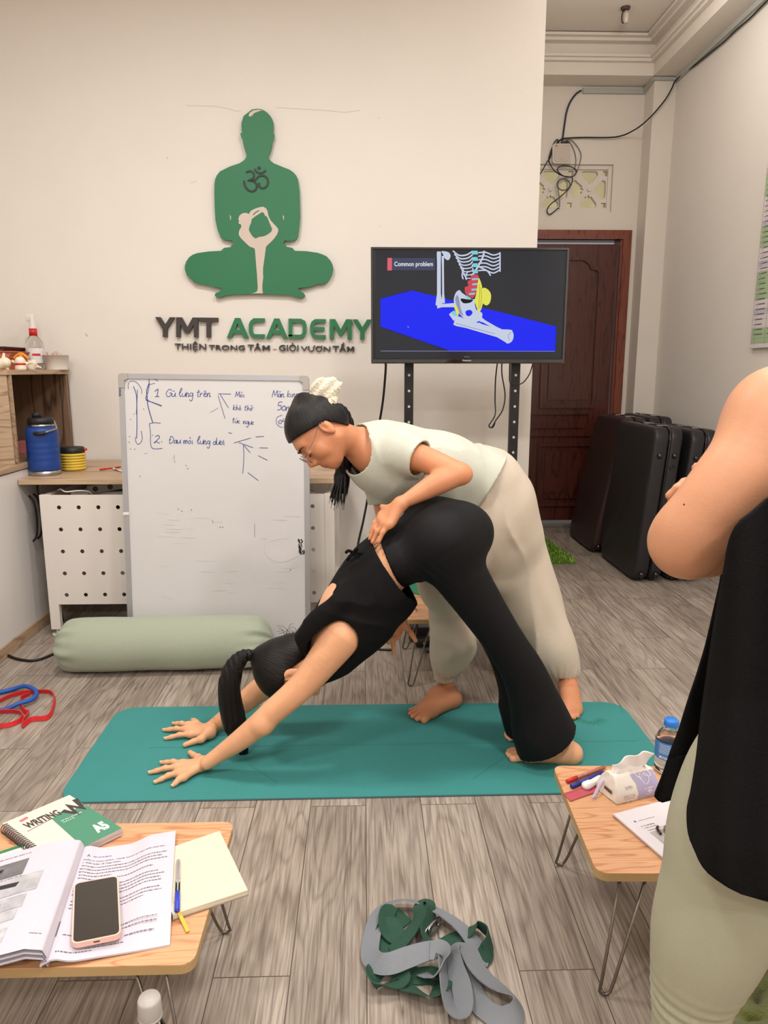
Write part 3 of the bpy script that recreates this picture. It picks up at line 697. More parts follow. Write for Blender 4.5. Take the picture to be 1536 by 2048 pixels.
# ================================================================== television on its stand
def EM(name, c, e=1.0):
    m, nt, b = _nt(name); b.inputs['Base Color'].default_value = (0.01, .01, .01, 1); b.inputs['Emission Color'].default_value = c; b.inputs['Emission Strength'].default_value = e
    b.inputs['Roughness'].default_value = .3; b.inputs['Specular IOR Level'].default_value = .06; return m
TY = 3.40
tvx0, tvx1, tvz0, tvz1 = .035, .925, 1.268, 1.776
tv = thing('television', 'large flat black television showing a skeleton on a blue mat', 'television', (.48, TY, tvz0))
b = BM(); box(b, (tvx0, TY, tvz0), (tvx1, TY+.05, tvz1), .006)
box(b, (tvx0+.2, TY+.05, tvz0+.1), (tvx1-.2, TY+.054, tvz1-.12), .01)
mk('housing', b, mat('tv_black_plastic', srgb(18, 18, 20), .35), tv)
b = BM(); T3 = lambda x, y, d: Vector((x, TY-d, y))
stroke(b, [(tvx0+.004, tvz0+.004), (tvx1-.004, tvz0+.004), (tvx1-.004, tvz1-.004), (tvx0+.004, tvz1-.004)], .008, T3, .008, closed=True)
mk('bezel', b, mat('glossy_dark_bezel', srgb(50, 50, 54), .1, metal=.4, coat=1), tv)
b = BM(); box(b, (tvx0+.004, TY-.012, tvz0), (tvx1-.004, TY, tvz0+.022), .004); mk('lower_trim', b, mat('glossy_piano_black', srgb(26, 24, 24), .05, coat=1), tv)
TT = lambda x, y, d=0: P(720+x/3.339, 470+y/3.339, TY-.0015-d)
M_scr = EM('screen_dark_glow', srgb(20, 26, 36), 1.0); 
_b = M_scr.node_tree.nodes['Principled BSDF']; _b.inputs['Roughness'].default_value = .12; _b.inputs['Specular IOR Level'].default_value = .3
b = BM(); prism(b, [P(751, 501, TY-.001), P(1132, 502, TY-.001), P(1122, 718, TY-.001), P(751, 717, TY-.001)], (0, .0008, 0)); scr = mk('screen', b, M_scr, tv)
def flat(name, pts, m, lay=1, sm=0):
    b = BM(); 
    if sm: pts = [(v.x, v.y) for v in catmull([(x, y, 0) for x, y in pts], sm, True)]
    vs = [b.verts.new(TT(x, y, .0003*lay)) for x, y in pts]; f = b.faces.new(vs); bmesh.ops.triangulate(b, faces=[f]); return b
E_blue = EM('screen_blue', srgb(18, 34, 240), 1.0); E_blued = EM('screen_blue_dark', srgb(14, 20, 150), 1.0)
E_bone = EM('screen_bone', srgb(196, 204, 226)); E_bones = EM('screen_bone_shade', srgb(140, 146, 176)); E_red = EM('screen_red', srgb(206, 66, 84)); E_cy = EM('screen_cyan', srgb(120, 204, 214)); E_yel = EM('screen_yellow', srgb(224, 222, 84))
E_lab = EM('screen_label', srgb(62, 66, 92)); E_pink = EM('screen_pink', srgb(222, 92, 112)); E_wh = EM('screen_white', srgb(236, 240, 246)); E_blk = EM('screen_black', srgb(8, 8, 10), .6)
mk('mat_picture', flat('', [(137, 425), (345, 370), (620, 437), (1000, 530), (1312, 612), (1305, 775), (590, 772), (137, 615)], E_blue, 1), E_blue, scr)
b = BM(); stroke(b, [(137, 613), (590, 770)], 5, lambda x, y, d: TT(x, y, .0006)); stroke(b, [(137, 425), (345, 370)], 3, lambda x, y, d: TT(x, y, .0006)); stroke(b, [(1308, 612), (1304, 774)], 3, lambda x, y, d: TT(x, y, .0006)); mk('mat_edge_picture', b, E_blued, scr)
TP = lambda l: (lambda x, y, d=0: TT(x, y, .0003*l))
def capsule(b, x0, y0, x1, y1, w0, w1, l):
    ws = [w0, w0+(w1-w0)*.15, (w0+w1)/2*.72, (w0+w1)/2*.72, w1-(w1-w0)*.15, w1]
    pts = [(x0+(x1-x0)*t, y0+(y1-y0)*t) for t in (0, .06, .22, .78, .94, 1)]
    stroke(b, pts, w0, TP(l), ws=ws)
# ribs, spine, pelvis, arm and leg bones of the animation
b = BM()
for i in range(8):
    y = 105+i*22; x0 = 640+i*8
    stroke(b, catmull([(x0-20+i*2, y, 0), (x0+20, y+30, 0), (x0+70, y+28-i, 0), (752, y+4, 0)], 4), 10-i*.5, TP(3))
for i in range(6):
    y = 108+i*24
    stroke(b, catmull([(790, y+10, 0), (840, y+8, 0), (890, y+26, 0), (935, y+14-i*2, 0)], 4), 9, TP(3))
stroke(b, catmull([(830, 105, 0), (815, 160, 0), (770, 240, 0), (745, 275, 0)], 4), 12, TP(4)); stroke(b, [(935, 115), (935, 245)], 9, TP(3))
stroke(b, catmull([(800, 215, 0), (850, 240, 0), (872, 272, 0)], 4), 9, TP(3)); stroke(b, catmull([(690, 225, 0), (682, 270, 0), (690, 295, 0)], 4), 9, TP(3)); stroke(b, catmull([(720, 240, 0), (706, 280, 0), (712, 300, 0)], 4), 8, TP(3))
mk('rib_cage_picture', b, E_bone, scr)
b = BM(); capsule(b, 527, 110, 527, 470, 26, 44, 3); capsule(b, 553, 140, 556, 455, 14, 22, 3); capsule(b, 515, 472, 650, 470, 36, 26, 4); capsule(b, 540, 470, 760, 452, 16, 30, 3)
mk('arm_bone_picture', b, E_bone, scr)
mk('shoulder_picture', flat('', [(545, 108), (590, 115), (605, 140), (590, 168), (565, 155), (555, 130)], E_bone, 4, 4), E_bone, scr)
b = BM()
for i in range(4): prism(b, [TP(4)(x, y) for x, y in ((745+i*4, 105+i*42), (785, 105+i*42), (788, 130+i*42), (748+i*3, 130+i*42))], (0, -.0002, 0))
mk('upper_spine_picture', b, E_cy, scr)
mk('lumbar_picture', flat('', [(748, 268), (788, 265), (792, 300), (788, 345), (778, 385), (755, 420), (735, 412), (705, 392), (700, 350), (722, 340), (718, 310), (735, 300)], E_red, 5, 4), E_red, scr)
b = BM()
for i, (x, y) in enumerate(((768, 294), (770, 328), (764, 364), (748, 392))): b = BM(); stroke(b, [(x-20, y+2), (x+20, y-1)], 12, TP(7)); mk('disc_picture', b, E_cy, scr)
b = BM()
stroke(b, [(708, 410), (738, 428)], 16, TP(7)); stroke(b, [(618, 512), (640, 535)], 26, TP(9)); mk('disc_picture', b, E_cy, scr)
mk('hip_muscle_picture', flat('', [(820, 355), (855, 365), (875, 400), (868, 450), (845, 470), (820, 455), (800, 420)], E_yel, 3, 4), E_yel, scr)
mk('psoas_picture', flat('', [(792, 285), (812, 330), (822, 400), (820, 460), (798, 518), (785, 500), (765, 440), (770, 415), (790, 350)], E_yel, 8, 4), E_yel, scr)
b = BM(); stroke(b, catmull([(798, 330, 0), (800, 400, 0), (792, 490, 0)], 4), 3, TP(10)); stroke(b, catmull([(808, 350, 0), (812, 420, 0), (800, 490, 0)], 4), 3, TP(10)); mk('muscle_line_picture', b, EM('screen_olive', srgb(150, 150, 40)), scr)
pel = [(640, 385), (665, 368), (680, 385), (735, 425), (765, 432), (768, 470), (785, 520), (815, 520), (810, 560), (770, 585), (735, 575), (700, 560), (668, 530), (640, 480), (626, 435)]
mk('pelvis_picture', flat('', pel, E_bone, 6, 4), E_bone, scr)
mk('pelvis_gap_picture', flat('', [(672, 425), (720, 430), (755, 432), (735, 452), (690, 455)], E_blk, 7, 3), E_blk, scr)
mk('pelvis_hole_picture', flat('', [(705, 510), (735, 500), (752, 518), (735, 540), (712, 538)], E_blue, 7, 3), E_blue, scr)
mk('pelvis_shade_picture', flat('', [(650, 400), (662, 430), (672, 490), (690, 540), (665, 520), (645, 470), (636, 425)], E_bones, 7, 3), E_bones, scr)
mk('ligament_picture', flat('', [(625, 470), (648, 478), (660, 520), (650, 545), (640, 510)], E_yel, 9, 3), E_yel, scr)
b = BM(); capsule(b, 632, 570, 1005, 680, 62, 92, 8); stroke(b, [(605, 520), (640, 560)], 40, TP(7), ws=[30, 40]); mk('thigh_bone_picture', b, E_bone, scr)
mk('knee_picture', flat('', [(940, 650), (1000, 634), (1025, 660), (1018, 705), (985, 725), (960, 700)], E_bone, 9, 4), E_bone, scr)
b = BM(); capsule(b, 800, 560, 940, 640, 30, 24, 6); capsule(b, 790, 590, 900, 640, 14, 14, 6); mk('shin_bone_picture', b, E_bone, scr)
b = BM(); stroke(b, catmull([(1010, 650, 0), (990, 672, 0), (1000, 705, 0)], 4), 4, TP(11)); stroke(b, catmull([(640, 590, 0), (750, 620, 0), (900, 660, 0)], 4), 4, TP(11)); mk('bone_shade_picture', b, E_bones, scr)
b = BM(); prism(b, [TP(2)(x, y) for x, y in ((213, 154), (500, 154), (500, 236), (213, 236))], (0, -.0002, 0)); mk('caption_box', b, E_lab, scr)
b = BM(); prism(b, [TP(3)(x, y) for x, y in ((183, 153), (213, 153), (213, 237), (183, 237))], (0, -.0002, 0)); mk('caption_bar', b, E_pink, scr)
b = BM(); text(b, 'Common problem', lambda x, y, d: TP(5)(x, 210-y), 229, -8, 258, 40, bold=.01); mk('caption_text', b, E_wh, scr)
b = BM(); stroke(b, [(137, 775), (1302, 777)], 3, TP(4)); stroke(b, [(318, 608), (325, 620)], 5, TP(4)); mk('progress_line', b, EM('screen_grey', srgb(150, 152, 190)), scr)
b = BM(); TB = lambda x, y, d=0: P(720+x/3.339, 470+y/3.339, TY-.0125-d)
text(b, 'Panasonic', lambda x, y, d: TB(x, 842-y), 685, 0, 58, 9, bold=.02)
mk('brand_lettering', b, mat('silver_letter', srgb(200, 198, 196), .4), tv)
b = BM()
for x in (700, 709, 719, 729): stroke(b, [(x-2, 813), (x+2, 813)], 5, TT)
mk('indicator_icon', b, EM('screen_grey2', srgb(150, 150, 160)), tv)

stand = thing('tv_stand', 'tall black two-post metal stand holding up the television', 'stand', (.46, 3.5, 0))
for px in (818, 1031):
    X = P(px, 730, 3.47).x
    b = BM(); box(b, (X-.021, 3.455, .1), (X+.021, 3.49, 1.66), .002); po = mk('post', b, M_black, stand)
    mbt = mat('pale_bolt', srgb(190, 184, 178), .4)
    for z in [1.215-.073*k for k in range(12)]:
        b = BM(); cyl(b, (X, 3.4535, z), (X, 3.4552, z), .006, n=12); mk('bolt', b, mbt, po)
xa, xb = P(818, 730, 3.47).x-.05, P(1031, 730, 3.47).x+.05
b = BM(); box(b, (xa+.04, 3.17, .012), (xa+.13, 3.8, .075), .006); box(b, (xb-.13, 3.17, .012), (xb-.04, 3.8, .075), .006); box(b, (xa+.04, 3.44, .02), (xb-.04, 3.54, .1), .006); mk('base', b, M_black, stand)
for X in (xa+.085, xb-.085):
    for Y in (3.2, 3.77):
        b = BM(); cyl(b, (X, Y, 0), (X, Y, .02), .02, n=14); mk('caster', b, M_dark, stand)
b = BM(); box(b, (xa+.03, 3.475, 1.45), (xb-.03, 3.485, 1.6), .003); mk('mount_plate', b, M_black, stand)

def cable(name, label, pts, r, m=None, cat='cable', group=None, sub=8):
    b = BM(); tube(b, pts, r, 8, sub=sub); o = mk(name, b, m or M_cable, smooth='all'); return tag(o, label, cat, group)
cable('power_cable', 'thick black power cable hanging down beside the television stand', [P(772, 726, 3.42)+Vector((0, .03, 0)), P(771, 745, 3.46), P(766, 800, 3.5), P(758, 850, 3.55), P(747, 910, 3.6), P(738, 980, 3.6), P(727, 1040, 3.58), P(716, 1090, 3.55), P(712, 1140, 3.5), P(716, 1230, 3.5), G(735, 1290, .006), G(790, 1300, .006)], .0055)
b = BM()
tube(b, [P(997, 726, 3.42)+Vector((0, .03, 0)), P(991, 760, 3.5), P(990, 800, 3.52), P(990, 830, 3.5), P(978, 851, 3.49), P(985, 855, 3.49), P(990, 846, 3.48)], .0032, 7, sub=8)
tube(b, [P(1006, 726, 3.42)+Vector((0, .03, 0)), P(1004, 750, 3.48), P(1010, 790, 3.48), P(1005, 820, 3.47), P(992, 840, 3.47), P(983, 855, 3.47), P(977, 852, 3.47)], .0032, 7, sub=8)
tag(mk('signal_cable', b, M_cable, smooth='all'), 'pair of thin black cables looped under the right of the television', 'cable')
b = BM(); tube(b, [P(1022, 727, 3.42)+Vector((0, .03, 0)), P(1019, 745, 3.44), P(1020, 765, 3.44), P(1030, 769, 3.44), P(1045, 766, 3.44), P(1058, 750, 3.44), P(1064, 733, 3.43), P(1066, 724, 3.425)], .0028, 7, sub=8)
tag(mk('antenna_cable', b, M_cable, smooth='all'), 'short thin black cable dipping below the lower right television corner', 'cable')
# ================================================================== left cabinet with open shelf box
CX = -1.575
cab = thing('low_cabinet', 'low white side cabinet with wood-edged counter along the left wall', 'cabinet', (-1.85, 3.2, 0))
b = BM(); box(b, (-2.14, 1.9, .06), (CX-.02, 4.04, .79)); mk('carcass', b, M_white2, cab)
for y0, y1 in ((1.9, 2.72), (2.725, 3.53), (3.535, 4.035)):
    b = BM(); box(b, (CX-.018, y0, .055), (CX-.001, y1-.004, .785), .002); mk('door', b, M_white2, cab)
b = BM(); box(b, (-2.14, 1.9, .79), (CX+.004, 4.04, .815), .002); mk('countertop', b, M_woodY, cab)
b = BM(); box(b, (-2.14, 1.9, 0), (CX+.004, 4.04, .055), .002); mk('plinth', b, M_woodY, cab)
b = BM()
for q in (0, 1):
    y = 3.40+q*.05
    tube(b, [(CX, y, .66), (CX+.02, y, .63), (CX+.028, y, .55), (CX+.02, y, .47), (CX, y, .44)], .005, 8, sub=6)
mk('handle', b, M_cable, cab, smooth='all')

shelf = thing('shelf_box', 'oak shelf box with open dark compartment standing on the cabinet', 'shelf', (-1.9, 3.6, .816))
A, Bq, Cq = Vector((-1.96, 3.08, 0)), Vector((-1.60, 3.35, 0)), Vector((-1.592, 4.02, 0))
z0, z1 = .816, 1.238
def slab(b, a, c, za, zb, t):            # vertical board between two floor points
    a = Vector(a); c = Vector(c); d = (c-a).normalized(); nn = Vector((d.y, -d.x, 0))*t
    prism(b, [(a.x, a.y, za), (c.x, c.y, za), (c.x-nn.x, c.y-nn.y, za), (a.x-nn.x, a.y-nn.y, za)], (0, 0, zb-za))
b = BM(); slab(b, A, Bq, z0, z1-.02, .018); mk('front_panel', b, M_woodH, shelf)
b = BM(); prism(b, [(A.x-.01, A.y-.01, z1-.02), (Bq.x+.008, Bq.y-.005, z1-.02), (Cq.x+.008, Cq.y, z1-.02), (-2.13, 4.02, z1-.02), (-2.13, 3.0, z1-.02)], (0, 0, .022)); mk('top_board', b, M_woodY, shelf)
b = BM(); box(b, (-2.12, 3.1, z0), (-1.98, 4.02, z1-.02)); mk('back_board', b, M_woodZ, shelf)
b = BM(); box(b, (-1.98, 4.0, z0), (-1.6, 4.02, z1-.02)); box(b, (-1.62, 3.985, z0), (-1.592, 4.02, z1-.02)); mk('side_board', b, M_woodZ, shelf)
b = BM(); prism(b, [(-1.98, 3.1, z0), (Bq.x, Bq.y+.01, z0), (Cq.x, Cq.y-.02, z0), (-1.98, 4.0, z0)], (0, 0, .008)); mk('bottom_board', b, M_woodZ, shelf)
b = BM(); box(b, (Bq.x-.018, 3.37, z0), (Bq.x+.006, 3.385, z1-.02)); mk('edge_strip', b, M_woodY, shelf)

# ================================================================== desk with perforated front panel
desk = thing('desk', 'oak-top desk with white perforated steel panel standing behind the whiteboard', 'desk', (-.87, 3.7, 0))
b = BM(); box(b, (-1.570, 3.3, .727), (-.13, 4.03, .752), .002); mk('desktop', b, M_wood, desk)
PW = P(78, 990, 3.3).x; PE = P(668, 990, 3.3).x
b = BM()
x0, x1, zt, zb = PW+.045, PE-.045, P(100, 990, 3.3).z, P(120, 1209, 3.3).z
hx0 = P(118, 1015, 3.3).x; hx1 = P(625, 1015, 3.3).x; hz = [P(120, y, 3.3).z for y in (1015, 1059, 1103, 1147, 1190)]
holes = []
for i in range(14):
    for z in hz:
        cx = hx0+(hx1-hx0)*i/13
        holes.append([(cx+.0095*math.cos(2*PI*k/14), 3.3, z+.0095*math.sin(2*PI*k/14)) for k in range(14)])
prism(b, [(x0, 3.3, zb), (x1, 3.3, zb), (x1, 3.3, zt), (x0, 3.3, zt)], (0, .0015, 0), holes=holes); mk('perforated_panel', b, M_white, desk)
for sx, X in ((-1, PW), (1, PE)):
    xa, xb = (X, X+.045) if sx < 0 else (X-.045, X)
    for yf in (3.297, 3.88):
        b = BM(); box(b, (xa, yf, .035), (xb, yf+.03, zt if yf < 3.5 else .727), .002); mk('leg', b, M_white, desk)
        b = BM(); cyl(b, ((xa+xb)/2, yf+.02, 0), ((xa+xb)/2, yf+.02, .012), .026, n=20); cyl(b, ((xa+xb)/2, yf+.02, .01), ((xa+xb)/2, yf+.02, .04), .008); mk('leveling_foot', b, mat('pale_foot', srgb(205, 200, 192), .4), desk)
    b = BM(); box(b, (xa+.01, 3.33, .14), (xb-.005, 3.88, .17), .002); box(b, (xa+.01, 3.33, zt-.04), (xb-.005, 3.88, zt), .002); mk('side_rail', b, M_white, desk)
b = BM(); box(b, (x0+.05, 3.42, zt-.03), (x1-.05, 3.44, zt-.005), .002); box(b, (-.36, 3.4, zt), (-.3, 3.43, .727)); box(b, (-1.3, 3.5, zt), (-1.27, 3.53, .727)); box(b, (-.75, 3.5, zt), (-.72, 3.53, .727)); mk('bracket', b, M_white, desk)
tag(mk('storage_drawer', (lambda b: (box(b, (-1.28, 3.6, .40), (-.98, 3.95, .70), .01), b)[1])(BM()), M_dark), 'dark storage bin under the left end of the desk behind the perforated panel', 'bin')
ob = thing('power_strip', 'grey power strip under the left end of the desktop', 'power strip', (-1.2, 3.42, .69))
Mr = Matrix.Translation((-1.19, 3.42, .702)) @ Matrix.Rotation(math.radians(-8), 4, 'Y')
b = BM(); box(b, (-.11, -.03, -.02), (.13, .03, .02), .005, M=Mr); mk('body', b, mat('grey_strip', srgb(150, 140, 132), .5), ob)
for k in range(3): b = BM(); cyl(b, Mr @ Vector((-.07+.07*k, -.031, 0)), Mr @ Vector((-.07+.07*k, -.029, 0)), .013, n=16); mk('socket', b, M_dark, ob)
cable('thin_white_cable', 'thin pale cable draped over the top edge of the perforated desk panel', [(-1.42, 3.36, .69), (-1.40, 3.34, .70), (-1.36, 3.30, .694), (-1.31, 3.31, .697), (-1.27, 3.33, .69), (-1.26, 3.36, .66)], .003, M_white)
cable('hanging_black_cable', 'black cable hanging in a coil between the cabinet and the desk', [(-1.54, 3.42, .72), (-1.53, 3.40, .66), (-1.50, 3.38, .60), (-1.47, 3.37, .53), (-1.49, 3.37, .46), (-1.505, 3.37, .53), (-1.515, 3.37, .62), (-1.49, 3.38, .66), (-1.45, 3.38, .58), (-1.47, 3.38, .5), (-1.50, 3.40, .42), (-1.52, 3.46, .25), (-1.52, 3.5, .1), (-1.5, 3.48, .01)], .004)
cable('floor_cable', 'black cable curving over the floor from the cabinet to behind the bolster', [G(-30, 1301, .006), G(5, 1307, .006), G(35, 1318, .006), G(68, 1321, .006), G(100, 1311, .006), G(130, 1294, .006), G(160, 1274, .006), G(200, 1262, .006), G(260, 1256, .006)], .006)

# ================================================================== folding floor tables
def ftable(label, xr, yr, h, left_run, rot=0):
    """xr: (x0,x1), yr: (y0,y1)"""
    x0, x1 = xr; y0, y1 = yr; cx, cy = (x0+x1)/2, (y0+y1)/2
    t = thing('folding_table', label, 'table', (cx, cy, 0), 'low folding tables with wire legs')
    Mt = Matrix.Translation((cx, cy, 0)) @ Matrix.Rotation(rot, 4, 'Z'); hw, hd = (x1-x0)/2, (y1-y0)/2
    r = .022
    out = [(sx*(hw-r)+r*math.cos(a), sy*(hd-r)+r*math.sin(a)) for sx, sy, a0 in ((1, 1, 0), (-1, 1, 90), (-1, -1, 180), (1, -1, 270)) for a in [math.radians(a0+q*22.5) for q in range(5)]]
    b = BM(); prism(b, [Mt @ Vector((x, y, h-.018)) for x, y in out], (0, 0, .0165)); mk('edge_board', b, M_edge, t)
    b = BM(); prism(b, [Mt @ Vector((x*.9985, y*.9985, h-.0015)) for x, y in out], (0, 0, .0015)); mk('tabletop', b, M_table, t)
    for sx in (-1, 1):
        for sy in (-1, 1):
            b = BM(); px = sx*(hw-.06); py = sy*(hd-.035)
            ft = Vector((sx*(hw-.02), sy*(hd-.0), .006)); w = .028; dx = -sx
            top1 = Vector((px, py, h-.018)); top2 = Vector((px+dx*w*1.9, py, h-.018))
            pts = [top1, ft.lerp(top1, .1)+Vector((0, 0, 0)), ft+Vector((0, 0, .004)), ft+Vector((dx*.006, -sy*.0, -.001)), ft+Vector((dx*.016, 0, -.001)), ft+Vector((dx*.022, 0, .006)), (ft+Vector((dx*.022, 0, .0))).lerp(top2, .1), top2]
            tube(b, [Mt @ p for p in pts], .0034, 8); mk('leg', b, M_legst, t, smooth='all')
    return t
ftable('low folding table at the right with tissues, papers and a water bottle', (.455, 1.055), (1.225, 1.615), .28, 0, math.radians(-2))
ftable('low folding table at the left holding notebooks, an open book and a phone', (-.885, -.285), (1.035, 1.42), .28, 0)
ftable('low folding table standing behind the two women beside the tv stand', (.15, .75), (2.7, 3.09), .28, 0)

# ================================================================== rubber yoga mat
ym = thing('yoga_mat', 'teal yoga mat with a purple-grey underside lying on the floor', 'mat', (0.03, 2.22, 0))
def rr_poly(c, r, n=8):
    out = []
    m = len(c)
    for i in range(m):
        p, a, q = Vector(c[i]), Vector(c[i-1]), Vector(c[(i+1) % m]); u = (a-p).normalized(); v = (q-p).normalized()
        for k in range(n+1):
            t = k/n; A_, B_ = p+u*r, p+v*r; out.append((A_*(1-t)**2+p*2*t*(1-t)+B_*t*t))
    return out
mc = [(-.905, 1.93), (.965, 1.94), (.963, 2.53), (-.915, 2.535)]
pl = rr_poly(mc, .09)
b = BM(); prism(b, [(p.x, p.y, .0005) for p in pl], (0, 0, .003)); mk('underside', b, mat('purple_grey_foam', srgb(92, 78, 98), .8), ym)
M_mat = mat('teal_rubber', srgb(62, 136, 133), .72, bump=.25, bscale=420, var=.03, vscale=5, spec=.25)
b = BM(); prism(b, [(p.x, p.y, .0035) for p in pl], (0, 0, .0035)); mk('top_layer', b, M_mat, ym)
M_emb = mat('teal_embossed_line', srgb(46, 124, 114), .75)
b = BM(); TM = planemap((0, 0, .0074), (1, 0, 0), (0, 1, 0))
stroke(b, [(-.72, 2.235), (.93, 2.235)], .003, TM)
for (a_, c_) in (((500, 1530), (555, 1566)), ((1010, 1514), (945, 1558)), ((1240, 1410), (1245, 1425))):
    p, q = G(*a_, .0074), G(*c_, .0074); stroke(b, [(p.x, p.y), (q.x, q.y)], .004, TM)
mk('alignment_line', b, M_emb, ym)
b = BM(); c = G(1178, 1434, .0074)
for k in range(9):
    a = math.radians(200+k*17); d = Vector((math.cos(a), math.sin(a), 0)); n_ = Vector((-d.y, d.x, 0))*.008
    p0 = c+d*.025; p1 = c+d*.07; prism(b, [p0, p0.lerp(p1, .4)+n_, p1, p0.lerp(p1, .4)-n_], (0, 0, .0001))
mk('lotus_print', b, M_emb, ym)

# ================================================================== bolster
M_sage = mat('sage_cotton', srgb(158, 166, 146), .85, bump=.25, bscale=500, sheen=.2)
bol = Sdf(.005)
xa, xb = P(141, 1300, 2.93).x, P(521, 1295, 2.95).x; ra = .107
c0 = Vector((xa+.06, 2.915, ra-.004)); c1 = Vector((xb-.055, 2.935, ra-.002))
bol.cone(c0, c1, ra, ra, .02)
bol.cone(c0+Vector((.02, 0, 0)), c1-Vector((.02, 0, 0)), ra+.003, ra+.003, .03)
for sgn, c in ((-1, c0), (1, c1)):
    e = c+Vector((sgn*.062, 0, 0))
    bol.ell(c+Vector((sgn*.045, 0, 0)), (.05, ra*.86, ra*.86), None, .03)
def bdisp(x, y, z):
    u = np.minimum(np.abs(x-xa), np.abs(x-xb)); th = np.arctan2(z-ra, y-2.95)
    w = np.exp(-(u/.055)**2)
    return w*(.0045*np.sin(th*9+x*9)+.003*np.sin(th*17+1)) + .0016*np.sin(x*21+th*2)*(1-w) + np.where(z < .03, (.03-z)*.25, 0)
bol.disp = bdisp; bol.cuts.append((np.array([0, 0, .001]), np.array([0, 0, -1.]), 9))
bo = bol.make('bolster', M_sage); tag(bo, 'long sage green cylindrical bolster lying on the floor before the whiteboard', 'bolster')

# ================================================================== whiteboard leaning on the desk
wb = thing('whiteboard', 'tall whiteboard with blue handwriting leaning against the desk', 'whiteboard', (-.64, 3.08, 0))
BL, BR = Vector((-1.047, 3.07, .02)), Vector((-.243, 3.07, .02))
TLc, TRc = P(237, 747, 3.2), P(618, 752, 3.2)
ux = (BR-BL); uy = (TLc-BL); W_, H_ = 1.0, 1.0
def WB(u, v, d=0):                       # u,v in 0..1 ; d towards the viewer
    p = BL*(1-u)*(1-v)+BR*u*(1-v)+TLc*(1-u)*v+TRc*u*v
    nrm = ux.cross(uy).normalized(); return p+nrm*d
def WBpx(px, py, d=.0):                  # photo point on the board plane
    nrm = ux.cross(uy).normalized(); dd = ray(px, py); t = (BL+nrm*d-CP).dot(nrm)/dd.dot(nrm); return CP+dd*t
def bp(b, u0, v0, u1, v1, d0, d1):
    prism(b, [WB(u0, v0, d0), WB(u1, v0, d0), WB(u1, v1, d0), WB(u0, v1, d0)], (ux.cross(uy).normalized())*(d1-d0))
M_wb = mat('dry_erase_surface', srgb(206, 203, 203), .25, var=.012, vscale=4, coat=.15)
b = BM(); bp(b, .008, .01, .992, .99, -.012, .001); mk('board', b, M_wb, wb)
for q in ((.0, .0, .028, 1), (.972, 0, 1, 1)):
    b = BM(); bp(b, q[0], .03, q[2], .97, -.016, .006); mk('frame_side', b, M_alu, wb)
for q in ((.0, .018), (.982, 1)):
    b = BM(); bp(b, .03, q[0], .97, q[1], -.016, .006); mk('frame_rail', b, M_alu, wb)
for (u, v) in ((0, 0), (1, 0), (0, 1), (1, 1)):
    b = BM(); su = 1 if u == 0 else -1; sv = 1 if v == 0 else -1
    o = lambda a, c: WB(u+su*a, v+sv*c, -.018)
    pts = [o(.012, 0), o(.05, 0), o(.05, .019), o(.032, .024), o(.031, .05), o(0, .05), o(0, .012), o(.003, .004)]
    prism(b, pts, (ux.cross(uy).normalized())*.028); mk('corner_cap', b, M_greyp, wb)
b = BM(); bp(b, 0, .497, .03, .507, .006, .009); mk('frame_clip', b, M_white, wb)
b = BM(); TZ = lambda x, y, d=0: WBpx(220+x/3.339, 730+y/3.339, .0016+d)
TF = lambda x, y, d=0: WBpx(220+x/3.339, 730+y/3.339, .0066+d)
M_inkb = mat('blue_marker', srgb(52, 70, 140), .5); 
text(b, 'BASIC', lambda x, y, d: TF(73-y, 208-x), 0, 0, 60, 15, bold=.03); mk('frame_lettering', b, mat('navy_print', srgb(40, 48, 90), .5), wb)
def ink(b, pts, w=4.2, sub=4):
    stroke(b, catmull([(x, y, 0) for x, y in pts], sub) if sub and len(pts) > 2 else pts, w, TZ)
b = BM()
for s_, w in (([(122, 160), (122, 125), (140, 108), (170, 112), (195, 135), (210, 165), (211, 192)], 3.5), ([(157, 142), (172, 185), (178, 230), (180, 400), (178, 490)], 5), ([(183, 165), (180, 240), (176, 330)], 4), ([(170, 480), (172, 510), (188, 530), (207, 515), (215, 485), (208, 440)], 4),
      ([(258, 85), (262, 130), (250, 190), (240, 215), (250, 235), (345, 275)], 5), ([(258, 88), (300, 95), (320, 108)], 4), ([(265, 130), (300, 122)], 3.5), ([(262, 120), (245, 170), (248, 215), (255, 280), (285, 385)], 6), ([(240, 235), (300, 255), (345, 272)], 5), ([(262, 392), (300, 385), (338, 390)], 4), ([(262, 392), (270, 450), (278, 552), (350, 556)], 4)):
    ink(b, s_, w)
mk('bracket_drawing', b, M_inkb, wb)
for s_ in ([(722, 192), (808, 194)], [(735, 195), (790, 284)], [(722, 205), (768, 358)], [(828, 520), (940, 487)], [(860, 518), (956, 552)], [(893, 535), (936, 585)], [(890, 535), (894, 620), (886, 725)], [(972, 480), (1028, 476)], [(998, 553), (1054, 554)], [(990, 605), (1052, 636)], [(920, 718), (990, 771)], [(790, 452), (815, 456)]):
    b = BM(); ink(b, s_, 3.6); mk('arrow_drawing', b, M_inkb, wb)
b = BM()
for s_ in ([(668, 318), (725, 285)], [(430, 600), (428, 630), (436, 655)], [(228, 592), (250, 588)], [(680, 1035), (690, 1048), (683, 1058)], [(965, 1060), (966, 1150)], [(174, 1685), (175, 1720)]): ink(b, s_, 1.8)
mk('faint_mark', b, M_inkb, wb)
